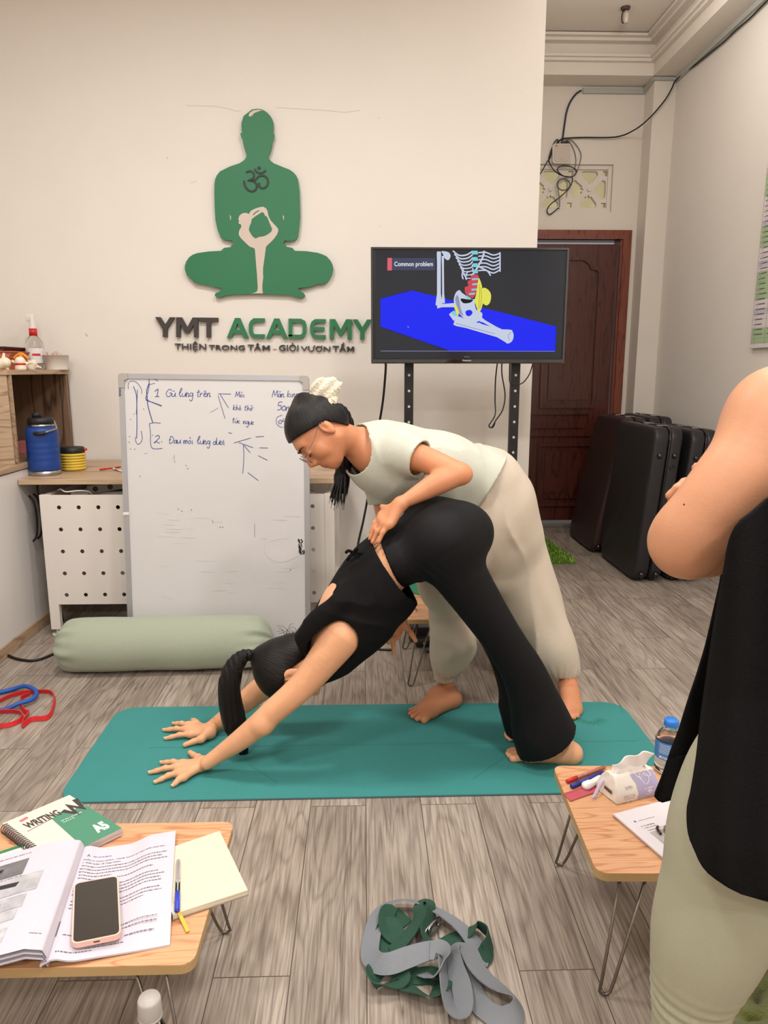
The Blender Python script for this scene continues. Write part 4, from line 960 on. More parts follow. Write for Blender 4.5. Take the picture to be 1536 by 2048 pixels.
# one-stroke handwriting glyphs, unit box, y up
GL = {'1': [[(.1,.7),(.5,1),(.45,0)],[(.2,.0),(.7,.05)]], '2': [[(.1,.8),(.4,1),(.65,.75),(.1,.05),(.2,.2),(.75,0)]], '.': [[(.1,0),(.2,.04)]],
 'G': [[(.75,.85),(.4,1),(.05,.5),(.3,.0),(.7,.2),(.72,.5),(.45,.48)]], 'u': [[(.05,.5),(.1,.1),(.35,.05),(.5,.5),(.52,.1),(.7,.03)]], 'l': [[(.1,.3),(.4,1),(.25,1.1),(.12,.4),(.3,.02),(.45,.2)]],
 'n': [[(.05,.5),(.1,.0),(.15,.35),(.35,.5),(.42,.0),(.55,.1)]], 'g': [[(.5,.45),(.2,.5),(.1,.2),(.4,.1),(.5,.45),(.5,-.4),(.3,-.55),(.15,-.35)]], 't': [[(.3,.95),(.25,.1),(.45,.03)],[(.05,.6),(.5,.66)]],
 'r': [[(.08,.5),(.1,.0),(.12,.3),(.4,.52)]], 'e': [[(.08,.25),(.4,.4),(.25,.55),(.08,.25),(.25,0),(.5,.12)]], 'M': [[(.0,0),(.15,1),(.4,.25),(.7,1),(.8,0)]], 'o': [[(.3,.5),(.08,.25),(.25,0),(.45,.2),(.3,.5)]],
 'i': [[(.15,.5),(.18,.05),(.3,.03)]], 'k': [[(.15,1),(.1,0)],[(.45,.55),(.12,.28),(.5,.0)]], 'h': [[(.15,1),(.1,0),(.2,.4),(.4,.45),(.45,0)]], 'c': [[(.4,.45),(.12,.4),(.1,.1),(.4,.05)]], 's': [[(.4,.5),(.15,.45),(.35,.2),(.05,.02)]],
 'a': [[(.42,.45),(.12,.4),(.1,.05),(.35,.1),(.44,.45),(.48,.0),(.6,.05)]], 'D': [[(.15,1),(.12,0),(.5,.1),(.65,.55),(.4,.95),(.1,.95)],[(-.02,.5),(.3,.52)]], 'd': [[(.42,.4),(.12,.4),(.1,.05),(.4,.1),(.5,1),(.48,.0)]], 'm': [[(.05,.5),(.08,0),(.15,.4),(.3,.45),(.32,0),(.4,.4),(.55,.45),(.6,0)]],
 '5': [[(.6,1),(.2,.95),(.15,.55),(.5,.55),(.5,.1),(.1,.0)]], '0': [[(.35,.6),(.08,.3),(.3,0),(.6,.25),(.35,.6)]], '4': [[(.3,.8),(.1,.4),(.6,.4)],[(.5,.8),(.45,0)]]}
ACC = {"'": [(.3,.85),(.45,1.0)], '`': [(.2,1.0),(.35,.85)], '?': [(.3,.8),(.4,.9),(.3,1.0),(.22,.93)], '~': [(.1,.85),(.25,.95),(.4,.85),(.5,.95)], '^': [(.1,.7),(.25,.85),(.4,.7)], 'u': [(.15,.95),(.3,.82),(.45,.95)], '+': [(.5,.5),(.62,.62),(.55,.72)], '-': [(.1,.8),(.45,.82)], '_': [(.25,-.2),(.3,-.16)]}
def write(b, s, x, y, h, slope=0, w=3.6, sp=.62):
    """accents follow their letter in braces: u{+`}"""
    i = 0; cx = x; 
    while i < len(s):
        ch = s[i]; acc = ''
        if i+1 < len(s) and s[i+1] == '{': j = s.index('}', i); acc = s[i+2:j]; nxt = j+1
        else: nxt = i+1
        if ch == ' ': cx += h*.45
        else:
            up = ch in 'GMDklhtd12504'; adv = {'M': .95, 'm': .72, 'G': .85, 'D': .75, 'i': .4, '.': .35}.get(ch, sp)*h*.9
            for g in GL[ch]: ink(b, [(cx+u*h+v*h*.12, y+slope*(cx-x)-v*h) for u, v in g], w, 4)
            for a in acc: ink(b, [(cx+u*h+v*h*.05, y+slope*(cx-x)-(v+(.12 if up else -.05))*h) for u, v in ACC[a]], w*.8, 3)
            cx += adv
        i = nxt
_w0 = write
def write(b, *a, **k): b = BM(); _w0(b, *a, **k); mk('handwriting', b, M_inkb, wb)
b = BM()
write(b, '1.', 290, 212, 50, 0, 5); write(b, 'Gu{-} lu{+}ng tre{^}n', 370, 212, 50, 0, 4, .53)
write(b, 'Mo{?}i', 835, 214, 36, 0, 3.6); write(b, 'kho{-} tho{?+}', 818, 300, 36, .03, 3.6, .6); write(b, "tu{'}c ngu{_+}c", 812, 385, 36, .1, 3.6, .6)
write(b, 'Ma{u}n kins', 1082, 214, 44, 0, 3.6, .5); write(b, '50n', 1112, 300, 54, .1, 3.8, .6); write(b, '04', 1120, 392, 44, 0, 3.6)
write(b, '2.', 292, 522, 52, 0, 4.6); write(b, 'Dau mo{?}i lu{+}ng du{+}o{+}i', 392, 522, 46, .03, 4, .53)
ink(b, [(1150, 335), (1115, 350), (1112, 390), (1135, 412), (1155, 415)], 3)
mk('ring_drawing', b, M_inkb, wb)
b = BM()
for (x, y) in ((225, 294), (160, 327), (138, 364), (130, 478), (128, 515), (138, 560), (165, 562), (285, 468), (345, 512), (200, 742), (508, 670), (520, 692), (455, 962), (480, 975), (544, 967), (735, 1082), (752, 1082), (1206, 1367)):
    ink(b, [(x-2, y-3), (x+2, y+4)], 4, 0)
mk('marker_speck', b, mat('dark_marker', srgb(60, 62, 70), .5), wb)
b = BM(); random.seed(4)
for k in range(16):
    x, y = 1255+random.random()*40, 1155+random.random()*95; ink(b, [(x, y), (x+random.random()*16-4, y+14), (x+random.random()*8, y+24)], 5+random.random()*5)
mk('black_smudge', b, mat('smudge_black', srgb(52, 48, 48), .6), wb)
b = BM()
ink(b, [(1040, 1200), (1030, 1240), (1060, 1290), (1130, 1318), (1210, 1300), (1290, 1250)], 2.2); ink(b, [(1060, 1180), (1120, 1165), (1190, 1160)], 1.6)
for k in range(34):
    x, y = 300+random.random()*900, 960+random.random()*640; l = 20+random.random()*90; ink(b, [(x, y), (x+l, y+random.random()*10-5)], 1.2+random.random()*1.2)
mk('erased_trace', b, mat('faint_grey_trace', srgb(200, 197, 196), .5), wb)
# ================================================================== people: shared builders
def ch(s, pts, k=.02, n=None, fl=1, sub=False):
    q = [(P(a, b_, Y), R(r, Y)) for a, b_, Y, r in pts]
    if len(q) > 1: s.poly(q, k, n, fl)
    if len(q) == 1: s.ball(q[0][0], q[0][1], k, sub)
def head_frame(c, F, U):
    F = Vector(F).normalized(); U = Vector(U); U = (U-F*U.dot(F)).normalized(); S_ = U.cross(F); return Vector(c), F, S_, U
def add_head(s, hf, sc=1.0):
    c, F, S_, U = hf; M = Matrix((F, S_, U)).transposed()
    L = lambda x, y, z: c+(F*x+S_*y+U*z)*sc
    E = lambda x, y, z, r, k=.02, sub=False: s.ell(L(x, y, z), [q*sc for q in r], M, k, sub)
    E(-.008, 0, .022, (.093, .074, .083)); E(.035, 0, -.04, (.054, .053, .066), .03)
    for q in (-1, 1):
        s.cone(L(-.005, q*.048, -.058), L(.05, q*.018, -.098), .02*sc, .016*sc, .025)
        s.ball(L(.052, q*.036, -.034), .03*sc, .02)
    s.ball(L(.068, 0, -.099), .017*sc, .015)
    E(.07, 0, .022, (.022, .05, .022), .015)
    for q in (-1, 1): s.ball(L(.106, q*.034, -.006), .0165*sc, .014, True)
    E(.068, 0, -.072, (.024, .030, .026), .02); s.cone(L(.078, 0, -.018), L(.094, 0, -.042), .013*sc, .013*sc, .012)
    s.cone(L(.084, 0, .008), L(.110, 0, -.035), .0095*sc, .0095*sc, .01)
    for q in (-1, 1): s.ball(L(.099, q*.0115, -.042), .0085*sc, .007)
    for q in (-1, 1): E(.079, q*.031, -.008, (.0125, .0145, .0115), .003)
    E(.0895, 0, -.067, (.0085, .021, .0050), .005); E(.0865, 0, -.077, (.009, .018, .0055), .005)
    for q in (-1, 1):
        E(-.012, q*.077, -.012, (.018, .0075, .031), .004); E(-.012, q*.0765, -.036, (.009, .006, .012), .004)
        s.ell(L(-.004, q*.089, -.008), [.0105*sc, .0105*sc, .019*sc], M, .002, True)
def head_tint(hf, V, C, sc=1.0):
    c, F, S_, U = hf; d = V-V3(c); x = d@V3(F)/sc; y = d@V3(S_)/sc; z = d@V3(U)/sc
    near = (np.abs(x) < .14) & (np.abs(y) < .1) & (np.abs(z) < .13)
    lip = near & (x > .08) & (np.abs(y) < .024-.25*np.abs(z+.072)) & (np.abs(z+.072) < .0125)
    C[lip] = (*srgb(176, 96, 80)[:3], .55)
def face_lines(hf, sc, parent):
    c, F, S_, U = hf; L = lambda x, y, z: c+(F*x+S_*y+U*z)*sc; m = mat('dark_brow_hair', srgb(34, 24, 22), .7)
    for q in (-1, 1):
        b = BM(); tube(b, [L(.0935, q*.014, .015), L(.0935, q*.028, .0215), L(.086, q*.042, .021), L(.076, q*.052, .015)], .002, 6, sub=4, rs=[.0022, .0026, .002, .0008]); mk('eyebrow', b, m, parent, smooth='all')
        b = BM(); tube(b, [L(.0875, q*.019, -.0145), L(.0925, q*.027, -.0185), L(.0915, q*.036, -.0185), L(.084, q*.045, -.0135)], .0011, 6, sub=4); mk('eyelash', b, m, parent, smooth='all')
M_hair = None
def hair_mat():
    m, nt, b = _nt('black_hair'); L = nt.links
    at = nt.nodes.new('ShaderNodeAttribute'); at.attribute_name = 'tint'
    no = nt.nodes.new('ShaderNodeTexNoise'); no.noise_dimensions = '3D'; L.new(at.outputs['Color'], no.inputs['Vector']); no.inputs['Scale'].default_value = 30; no.inputs['Detail'].default_value = 5
    cr = nt.nodes.new('ShaderNodeValToRGB'); L.new(no.outputs['Fac'], cr.inputs[0]); cr.color_ramp.elements[0].position = .35; cr.color_ramp.elements[0].color = srgb(5, 4, 4); cr.color_ramp.elements[1].position = .7; cr.color_ramp.elements[1].color = srgb(22, 17, 16)
    L.new(cr.outputs[0], b.inputs['Base Color']); b.inputs['Roughness'].default_value = .38; b.inputs['Specular IOR Level'].default_value = .3
    bp = nt.nodes.new('ShaderNodeBump'); bp.inputs['Strength'].default_value = .6; bp.inputs['Distance'].default_value = .004; L.new(no.outputs['Fac'], bp.inputs['Height']); L.new(bp.outputs[0], b.inputs['Normal'])
    return m
M_hair = hair_mat()
def hair_cap(hf, tie, parent, sc=1.0, thick=.012, fore=.066, earz=.006, low=False):
    """tie: local position of the ponytail base"""
    c, F, S_, U = hf; M = Matrix((F, S_, U)).transposed(); L = lambda x, y, z: c+(F*x+S_*y+U*z)*sc
    s = Sdf(.0035); s.ell(L(-.010, 0, .022), [(.093+thick)*sc, (.074+thick*.8)*sc, (.083+thick)*sc], M, .02)
    s.ell(L(-.045, 0, -.03), [.055*sc, .058*sc, .05*sc], M, .03)
    if low: s.ell(L(-.045, 0, -.06), [.052*sc, .058*sc, .055*sc], M, .03)
    nz = -.125 if low else -.088; b3x, b3z = (-.035, -.12) if low else (-.062, -.078)
    s.cone(L(-.01, 0, .03), L(*tie), .06*sc, .018*sc, .04)
    def post(f, ax, region):
        r = .2*sc; cc = V3(c); rg = region(cc-r, cc+r)
        X = ax[0][rg[0]][:, None, None]-cc[0]; Y = ax[1][rg[1]][None, :, None]-cc[1]; Z = ax[2][rg[2]][None, None, :]-cc[2]
        x = (X*F[0]+Y*F[1]+Z*F[2])/sc; y = (X*S_[0]+Y*S_[1]+Z*S_[2])/sc; z = (X*U[0]+Y*U[1]+Z*U[2])/sc
        a = np.array([.088, fore]); b2 = np.array([-.0, earz]); t = (a-b2)/np.linalg.norm(a-b2); nn = np.array([t[1], -t[0]])
        d1 = (x-b2[0])*nn[0]+(z-b2[1]-.018*np.minimum(np.abs(y)/.03, 1)**2*0)*nn[1]
        a2 = np.array([-.022, earz]); b3 = np.array([b3x, b3z]); t2 = (a2-b3)/np.linalg.norm(a2-b3); n2 = np.array([t2[1], -t2[0]])
        d2 = (x-b3[0])*n2[0]+(z-b3[1])*n2[1]
        f[rg] = np.maximum(f[rg], np.minimum(d1, d2)*sc)
        f[rg] = np.maximum(f[rg], (-(z-nz))*sc)
    s.post.append(post)
    tl = np.array(tie); tn = tl/np.linalg.norm(tl)
    def tint(V, C):
        d = V-V3(c); q = np.stack([d@V3(F), d@V3(S_), d@V3(U)], 1)
        e1 = np.cross(tn, [0, 1, 0]); e1 /= np.linalg.norm(e1); e2 = np.cross(tn, e1)
        r = q-np.outer(q@tn, tn); ang = np.stack([r@e1, r@e2], 1); ang /= np.linalg.norm(ang, axis=1)[:, None]+1e-6
        C[:, 0] = ang[:, 0]*1.2; C[:, 1] = ang[:, 1]*1.2; C[:, 2] = (q@tn)*.6; C[:, 3] = 1
    return s.make('hair', M_hair, parent, 2, tint)
def pony(pts, parent, fl=.5, n=None, name='ponytail', h=.004, wisp=12, seed=1, spread=.02):
    """pts: (Vector, radius)"""
    s = Sdf(h); A = pts
    s.poly(A, .01, n, fl)
    s.disp = lambda x, y, z: .0016*np.sin(x*330+y*190+z*14)
    path = [V3(p) for p, _ in A]
    def tint(V, C):
        best = np.full(len(V), 9.); tt = np.zeros(len(V)); cc = np.zeros((len(V), 3)); acc = 0
        for p0, p1 in zip(path[:-1], path[1:]):
            d = p1-p0; L2 = d@d; t = np.clip(((V-p0)@d)/L2, 0, 1); q = V-p0-t[:, None]*d; dd = np.linalg.norm(q, axis=1)
            m = dd < best; best[m] = dd[m]; cc[m] = q[m]; tt[m] = acc+t[m]*math.sqrt(L2); acc += math.sqrt(L2)
        C[:, 0] = cc[:, 0]*22; C[:, 1] = cc[:, 1]*22; C[:, 2] = tt*.9; C[:, 3] = 1
    o = s.make(name, M_hair, parent, 2, tint)
    # loose strands at the end
    rnd = random.Random(seed); b = BM(); pe, re_ = A[-1]; pd, rd = A[-3] if len(A) > 2 else A[0]
    for k in range(wisp):
        a = pd+Vector((rnd.uniform(-1, 1), rnd.uniform(-1, 1), rnd.uniform(-1, 1)))*rd*.6
        e = pe+(pe-pd)*rnd.uniform(.1, .5)+Vector((rnd.uniform(-1, 1), rnd.uniform(-1, 1), rnd.uniform(-.3, .3)))*spread
        tube(b, [a, a.lerp(e, .5)+Vector((rnd.uniform(-1, 1), 0, 0))*.004, e], .003, 5, sub=5, rs=[.006, .005, .004, .003, .0008])
    mk('hair_strands', b, M_hair, o, smooth='all', recalc=False)
    return o
def finger(s, pts, r0=.0085, r1=.0068, k=.006):
    n = len(pts)-1
    for i in range(n):
        s.cone(pts[i], pts[i+1], r0+(r1-r0)*i/n, r0+(r1-r0)*(i+1)/n, k if i else .01)
def flat_hand(s, wrist, bases, tips, thumb, zf, rw=.02, palm_r=.0115, nails=None):
    """hand pressed on a level surface at height zf; bases and tips are photo points"""
    W = G(*wrist, zf+.028); Bs = [G(*p, zf+.017) for p in bases]; Ts = [G(*p, zf+.0065) for p in tips]
    for B_ in Bs: s.cone(W+Vector((0, 0, -.006)), B_, .016, palm_r, .014)
    for a, c in zip(Bs[:-1], Bs[1:]): s.cone(a, c, palm_r*.95, palm_r*.95, .01)
    for B_, T_ in zip(Bs, Ts):
        m = B_.lerp(T_, .45)+Vector((0, 0, .0045)); m2 = B_.lerp(T_, .75)+Vector((0, 0, .0015))
        finger(s, [B_, m, m2, T_], .0092, .0066)
        s.ball(m, .0084, .004)
    th = [G(*p, zf+z) for p, z in zip(thumb, (.02, .013, .009))]
    s.cone(W, th[0], .016, .0125, .012); finger(s, th, .0112, .0085)
    if nails is not None:
        for B_, T_ in list(zip(Bs, Ts))+[(th[1], th[2])]:
            nails.append((T_, (T_-B_).normalized(), Vector((0, 0, 1)), .0066))
def add_nails(nails, parent, m):
    for (T_, d, up, r) in nails:
        b = BM(); up = (up-d*up.dot(d)).normalized(); s_ = d.cross(up)
        M4 = Matrix((d, s_, up)).transposed().to_4x4(); M4.translation = T_+up*(r*.62)+d*.0005
        t = bmesh.new(); bmesh.ops.create_uvsphere(t, u_segments=12, v_segments=6, radius=1)
        for v in t.verts: v.co = M4 @ Vector((v.co.x*.0062, v.co.y*.0047, v.co.z*.0024))
        for f in t.faces: f.smooth = True
        merge(b, t); mk('fingernail', b, m, parent, smooth='all')
def foot(s, ankle, heel, toes, z=.007, ra=.034, big=.0125):
    """ankle: Vector; heel: photo point on the ground; toes: photo points, big toe first"""
    H_ = G(*heel, z+.026); T_ = [G(*p, z+.010) for p in toes]
    d = ((T_[1]-H_)*Vector((1, 1, 0))).normalized()
    s.cone(ankle, H_+Vector((0, 0, .004)), ra*.95, .027, .02)
    bl = [H_.lerp(t, .72) for t in T_]
    for i, q in enumerate(bl):
        q.z = z+.019-.002*i
        s.cone(H_+Vector((0, 0, .0)), q, .024, .0165, .02)
        mid = ankle.lerp(q, .45); mid.z = max(z+.045-.004*i, .03)
        s.cone(ankle+Vector((0, 0, -.02))+d*.01, mid, .027, .020, .02); s.cone(mid, q, .020, .015, .02)
    for i, (q, t) in enumerate(zip(bl, T_)):
        r = [big, .0095, .009, .0085, .0082][i]
        q2 = q.lerp(t, .35); q2.z = z+.016
        s.cone(q2, t, r*1.0, r, .006)
M_nail = mat('pale_nail', srgb(238, 196, 178), .25)

# ================================================================== woman in downward dog
S_A = skin('light_tan_skin', srgb(226, 168, 128)); S_B = skin('tan_skin', srgb(206, 140, 102)); S_C = skin('fair_tan_skin', srgb(196, 140, 106))
M_blk = mat('black_jersey', srgb(14, 13, 14), .85, bump=.2, bscale=300, spec=.2)
M_blk2 = mat('black_legging_fabric', srgb(13, 13, 16), .65, bump=.12, bscale=600, spec=.25)
pa = thing('person', 'person in black top and flared black pants in downward dog pose on the teal mat', 'person', (.1, 2.2, .007))
NY, FY, MY = 2.07, 2.33, 2.2
ax_t = (P(668, 1262, MY)-P(870, 1085, MY)).normalized(); n_t = Vector((ax_t.z, 0, -ax_t.x))
s = Sdf(.0036)
th = lambda px, py, ry, thick, Y=MY: (P(px, py, Y), ry)
def tor(a, c, fl, k=.03): s.cone(a[0], c[0], a[1], c[1], k, n_t, fl)
tor(th(872, 1084, .138, 0), th(790, 1115, .116, 0), .64); tor(th(790, 1115, .118, 0), th(715, 1195, .135, 0), .66); tor(th(715, 1195, .135, 0), th(672, 1250, .125, 0), .62)
s.cone(P(695, 1228, MY-.07), P(672, 1268, NY+.035), .07, .056, .03); s.cone(P(695, 1228, MY+.07), P(672, 1262, FY-.03), .07, .052, .03)
# neck and head
hfA = head_frame(P(582, 1338, MY), (.46, .0, -.89), (-.89, .05, -.46))
add_head(s, hfA, 1.0)
s.cone(hfA[0]+hfA[1]*-.02+hfA[3]*-.05, P(640, 1278, MY), .05, .05, .03); s.cone(P(640, 1278, MY), P(675, 1255, MY), .052, .07, .03)
# near arm
ch(s, [(682, 1272, NY+.01, 43), (655, 1310, NY-.005, 36), (606, 1370, NY-.015, 29), (548, 1422, NY-.02, 26), (524, 1444, NY-.02, 25), (480, 1480, NY-.01, 22), (440, 1508, NY, 17), (414, 1526, NY, 14.5)], .02)
s.ball(P(526, 1449, NY-.03), R(22, NY), .015)
ch(s, [(675, 1262, FY-.01, 40), (640, 1290, FY, 34), (585, 1335, FY+.01, 28), (525, 1376, FY+.01, 25), (490, 1404, FY, 22), (450, 1434, FY, 16), (424, 1454, FY, 14)], .02)
nails = []
flat_hand(s, (406, 1524), [(366, 1527), (355, 1534), (358, 1545), (367, 1554)], [(323, 1525), (300, 1545), (311, 1564), (346, 1571)], [(396, 1516), (388, 1511), (380, 1505)], .007, nails=nails)
flat_hand(s, (419, 1462), [(381, 1468), (373, 1459), (377, 1451), (392, 1447)], [(331, 1477), (328, 1460), (347, 1447), (384, 1440)], [(403, 1478), (387, 1483), (370, 1490)], .007, nails=nails)
# legs and feet
for q, dy in ((NY+.06, 0), (FY-.05, 0)):
    ch(s, [(885, 1090, q, 50), (915, 1140, q, 48), (962, 1215, q, 40), (1010, 1290, q, 32), (1055, 1360, q, 30), (1100, 1435, q, 20), (1124, 1480, q, 14)] if q < 2.2 else [(885, 1085, q, 48), (915, 1130, q, 48), (960, 1195, q, 38), (1005, 1265, q, 30), (1045, 1330, q, 28), (1085, 1395, q, 20), (1108, 1436, q, 17)], .03)
foot(s, P(1126, 1490, NY+.06), (1143, 1507), [(1026, 1517), (1019, 1511), (1016, 1507), (1018, 1502), (1024, 1499)])
foot(s, P(1110, 1442, FY-.05), (1122, 1462), [(1018, 1462), (1014, 1466), (1013, 1470), (1015, 1474), (1020, 1478)])
s.make('body', S_A, pa, 2, lambda V, C: head_tint(hfA, V, C, 1.0))
add_nails(nails, pa, M_nail)
# hair
hair_cap(hfA, (-.085, 0, .072), pa, 1.0, .014, .07, .01, True)
tA = hfA[0]+(hfA[1]*-.088+hfA[3]*.074)
b = BM(); tt = Matrix.Translation(tA) @ zframe((0, 0, 0), (hfA[1]*-.7+hfA[3]*.72)).to_4x4()
tube(b, [tt @ Vector((.017*math.cos(a), .017*math.sin(a), 0)) for a in [k*PI/8 for k in range(16)]], .0075, 8, closed=True); mk('hair_tie', b, M_dark, pa, smooth='all')
px = lambda a, c, Y, r: (P(a, c, Y), R(r, Y))
pony([(tA, .017), px(488, 1312, 2.19, 14), px(468, 1335, 2.18, 20), px(459, 1370, 2.17, 23), px(461, 1410, 2.17, 25), px(470, 1450, 2.17, 24), px(480, 1485, 2.18, 17), px(487, 1500, 2.19, 11), px(490, 1514, 2.19, 3)], pa, .75, (0, 1, 0), seed=3, wisp=16, spread=.012)
b = BM(); rnd = random.Random(5)
for k in range(14):
    a = P(578+rnd.uniform(-6, 24), 1272+rnd.uniform(-4, 8), MY+rnd.uniform(-.02, .02)); e = a+Vector((rnd.uniform(-.05, .03), rnd.uniform(-.02, .02), rnd.uniform(.01, .05)))
    tube(b, [a, a.lerp(e, .5)+Vector((0, 0, .012)), e], .0006, 4, sub=5)
mk('loose_hair', b, M_hair, pa, smooth='all')
b = BM(); wc = P(437, 1444.5, FY-.001); wz = (P(450, 1434, FY)-P(419, 1455, FY)).normalized(); F4 = zframe(wc, wz)
tube(b, [F4 @ Vector((.0262*math.cos(a), .0262*math.sin(a), 0)) for a in [k*PI/14 for k in range(28)]], .0011, 6, closed=True); mk('bracelet', b, mat('gold_chain', srgb(214, 178, 120), .3, metal=.8), pa, smooth='all')
# flared pants
s = Sdf(.0045)
axp = (P(795, 1112, MY)-P(885, 1080, MY)).normalized(); n_p = Vector((axp.z, 0, -axp.x))
s.cone(P(884, 1080, MY), P(806, 1106, MY), .165, .128, .03, n_p, .72); s.cone(P(806, 1106, MY), P(770, 1128, MY), .128, .124, .03, n_p, .66)
for q, sh in ((NY+.055, 0), (FY-.055, 1)):
    L_ = [(884, 1081, 72), (914, 1139, 57), (963, 1214, 47), (1010, 1285, 42), (1046, 1345, 46), (1070, 1405, 53), (1086, 1460, 65), (1102, 1502, 70), (1108, 1535, 70)]
    pts = []
    for (a, c, r) in L_:
        w = P(a, c, NY+.055)
        if sh: w = Vector((w.x-.012, q, w.z))
        pts.append((w, R(r, 2.13)))
    s.poly(pts, .03)
kn = V3(P(1040, 1340, NY)); 
def pdisp(x, y, z):
    d = np.clip((.42-z)/.42, 0, 1)
    a = (x*.62+z*.78)
    hips = np.exp(-((x-P(850, 1140, MY).x)**2+(z-P(850, 1140, MY).z)**2)/.05**2)
    return d*folds(x, y, z, (-.45, 0, 1), 16, 3.2, .011, 2) + hips*.002*np.sin(a*260)
s.disp = pdisp; s.shell = .009
s.cut(P(762, 1082, MY), P(762, 1082, MY)-P(842, 1050, MY)+Vector((0, 0, 0)), 9) if False else None
w1, w2 = P(759, 1074, MY), P(800, 1162, MY); nd = (w2-w1); nv = Vector((nd.z, 0, -nd.x)).normalized(); nv = nv if nv.dot(axp) > 0 else -nv; s.cut(w1, nv)
h1, h2 = P(1061, 1537, NY-.04), P(1155, 1487, NY-.04); nd = (h2-h1).normalized(); nv = nd.cross(Vector((0, 1, 0))); nv = nv if nv.z < 0 else -nv; s.cut(h1, (nv.x, 0, nv.z))
s.cuts.append((np.array([0, 0, .0085]), np.array([0, 0, -1.]), 9))
s.make('flared_pants', M_blk2, pa, 2)
# loose top
s = Sdf(.0040)
c1 = (P(772, 1126, MY), .135); c2 = (P(752, 1172, MY), .165); c3 = (P(716, 1228, MY), .168); c4 = (P(668, 1284, MY), .150); c5 = (P(640, 1300, MY), .125)
s.cone(P(815, 1085, MY), c1[0], c1[1], c1[1], .03, n_t, .66)
for a, c, fl in ((c1, c2, .68), (c2, c3, .70), (c3, c4, .66), (c4, c5, .58)): s.cone(a[0], c[0], a[1], c[1], .03, n_t, fl)
s.cone(P(762, 1182, MY), P(792, 1202, MY), .105, .062, .04)
s.poly([(P(603, 1284, NY+.02), R(21, 2.1)), (P(628, 1254, NY+.0), R(23, 2.1)), (P(672, 1212, NY-.0), R(24, 2.1)), (P(700, 1190, NY+.02), R(24, 2.1))], .02)
def tdisp(x, y, z):
    u = (x*V3(ax_t)[0]+z*V3(ax_t)[2]); v = (x*V3(n_t)[0]+z*V3(n_t)[2])
    return folds(x, y, z, n_t+ax_t*.6, 15, 3, .009, 5)
s.disp = tdisp; s.shell = .012
w1, w2 = P(741, 1083, MY-.05), P(800, 1164, MY-.05); nd = (w2-w1); nv = Vector((nd.z, 0, -nd.x)).normalized(); nv = nv if nv.dot(ax_t) < 0 else -nv; s.cut(w1, nv)
w1, w2 = P(603, 1262, MY), P(640, 1338, MY); nd = (w2-w1); nv = Vector((nd.z, 0, -nd.x)).normalized(); nv = nv if nv.dot(ax_t) > 0 else -nv; s.cut(w1, nv)
# armholes and back opening
def holes(f, ax, region):
    pass
s.cuts += []
V_ = s
class _H: pass
def sub_after(sdf, items):
    base = sdf.grid
    def g():
        f = base(); h = sdf.h; lo = sdf.lo
        X = lo[0]+h*np.arange(f.shape[0]); Y = lo[1]+h*np.arange(f.shape[1]); Z = lo[2]+h*np.arange(f.shape[2])
        for (c, r, M) in items:
            x = X[:, None, None]-c[0]; y = Y[None, :, None]-c[1]; z = Z[None, None, :]-c[2]
            p = [M[0][j]*x+M[1][j]*y+M[2][j]*z for j in range(3)]
            k0 = np.sqrt(sum((p[j]/r[j])**2 for j in range(3))); k1 = np.sqrt(sum((p[j]/r[j]**2)**2 for j in range(3)))+1e-9
            f = np.maximum(f, -(k0*(k0-1)/k1))
        return f
    sdf.grid = g
Mt_ = [[ax_t[i], (0, 1, 0)[i], n_t[i]] for i in range(3)]
sub_after(s, [(P(668, 1283, NY-.0), (.090, .085, .068), Mt_), (P(668, 1275, FY), (.085, .085, .062), Mt_), (P(653, 1208, MY-.055), (.062, .055, .03), Mt_)])
s.make('loose_top', M_blk, pa, 2)
b = BM(); kc = P(709, 1107, MY-.05)
for k in range(5):
    a = k*1.3; tube(b, [kc, kc+Vector((math.cos(a)*.02, -.01, math.sin(a)*.014+.004)), kc+Vector((math.cos(a)*.03, -.004, math.sin(a)*.02-.006))], .005, 7, sub=5)
mk('knot', b, M_blk, pa, smooth='all')

# ================================================================== helper bending over her
pb = thing('person', 'person in pale grey t-shirt and beige pants bending over the one on the mat', 'person', (.5, 2.55, 0))
s = Sdf(.0038)
hfB = head_frame(P(637, 862, 2.33), (-.49, -.27, -.83), (-.86, -.03, .50))
add_head(s, hfB, .97)
axb = (P(760, 905, 2.42)-P(985, 975, 2.58)).normalized(); n_b = Vector((axb.z, 0, -axb.x)).normalized()
s.cone(hfB[0]+hfB[1]*-.018+hfB[3]*-.05, P(728, 893, 2.40), .049, .05, .03); s.cone(P(728, 893, 2.4), P(765, 905, 2.42), .055, .08, .03)
s.cone(P(775, 912, 2.43), P(870, 935, 2.5), .135, .12, .03, n_b, .68); s.cone(P(870, 935, 2.5), P(975, 975, 2.58), .108, .10, .03, n_b, .72)
s.cone(P(770, 908, 2.42), P(792, 904, 2.31), .06, .05, .03); s.cone(P(770, 905, 2.42), P(760, 925, 2.53), .065, .052, .03)
ch(s, [(790, 903, 2.30, 33), (848, 918, 2.25, 26), (885, 934, 2.22, 25), (918, 947, 2.20, 22)], .02)
ch(s, [(918, 948, 2.20, 22), (880, 964, 2.185, 23.5), (845, 983, 2.17, 19), (818, 998, 2.155, 14.5), (803, 1006, 2.15, 13)], .012)
s.ball(P(930, 950, 2.20), R(13, 2.2), .02)
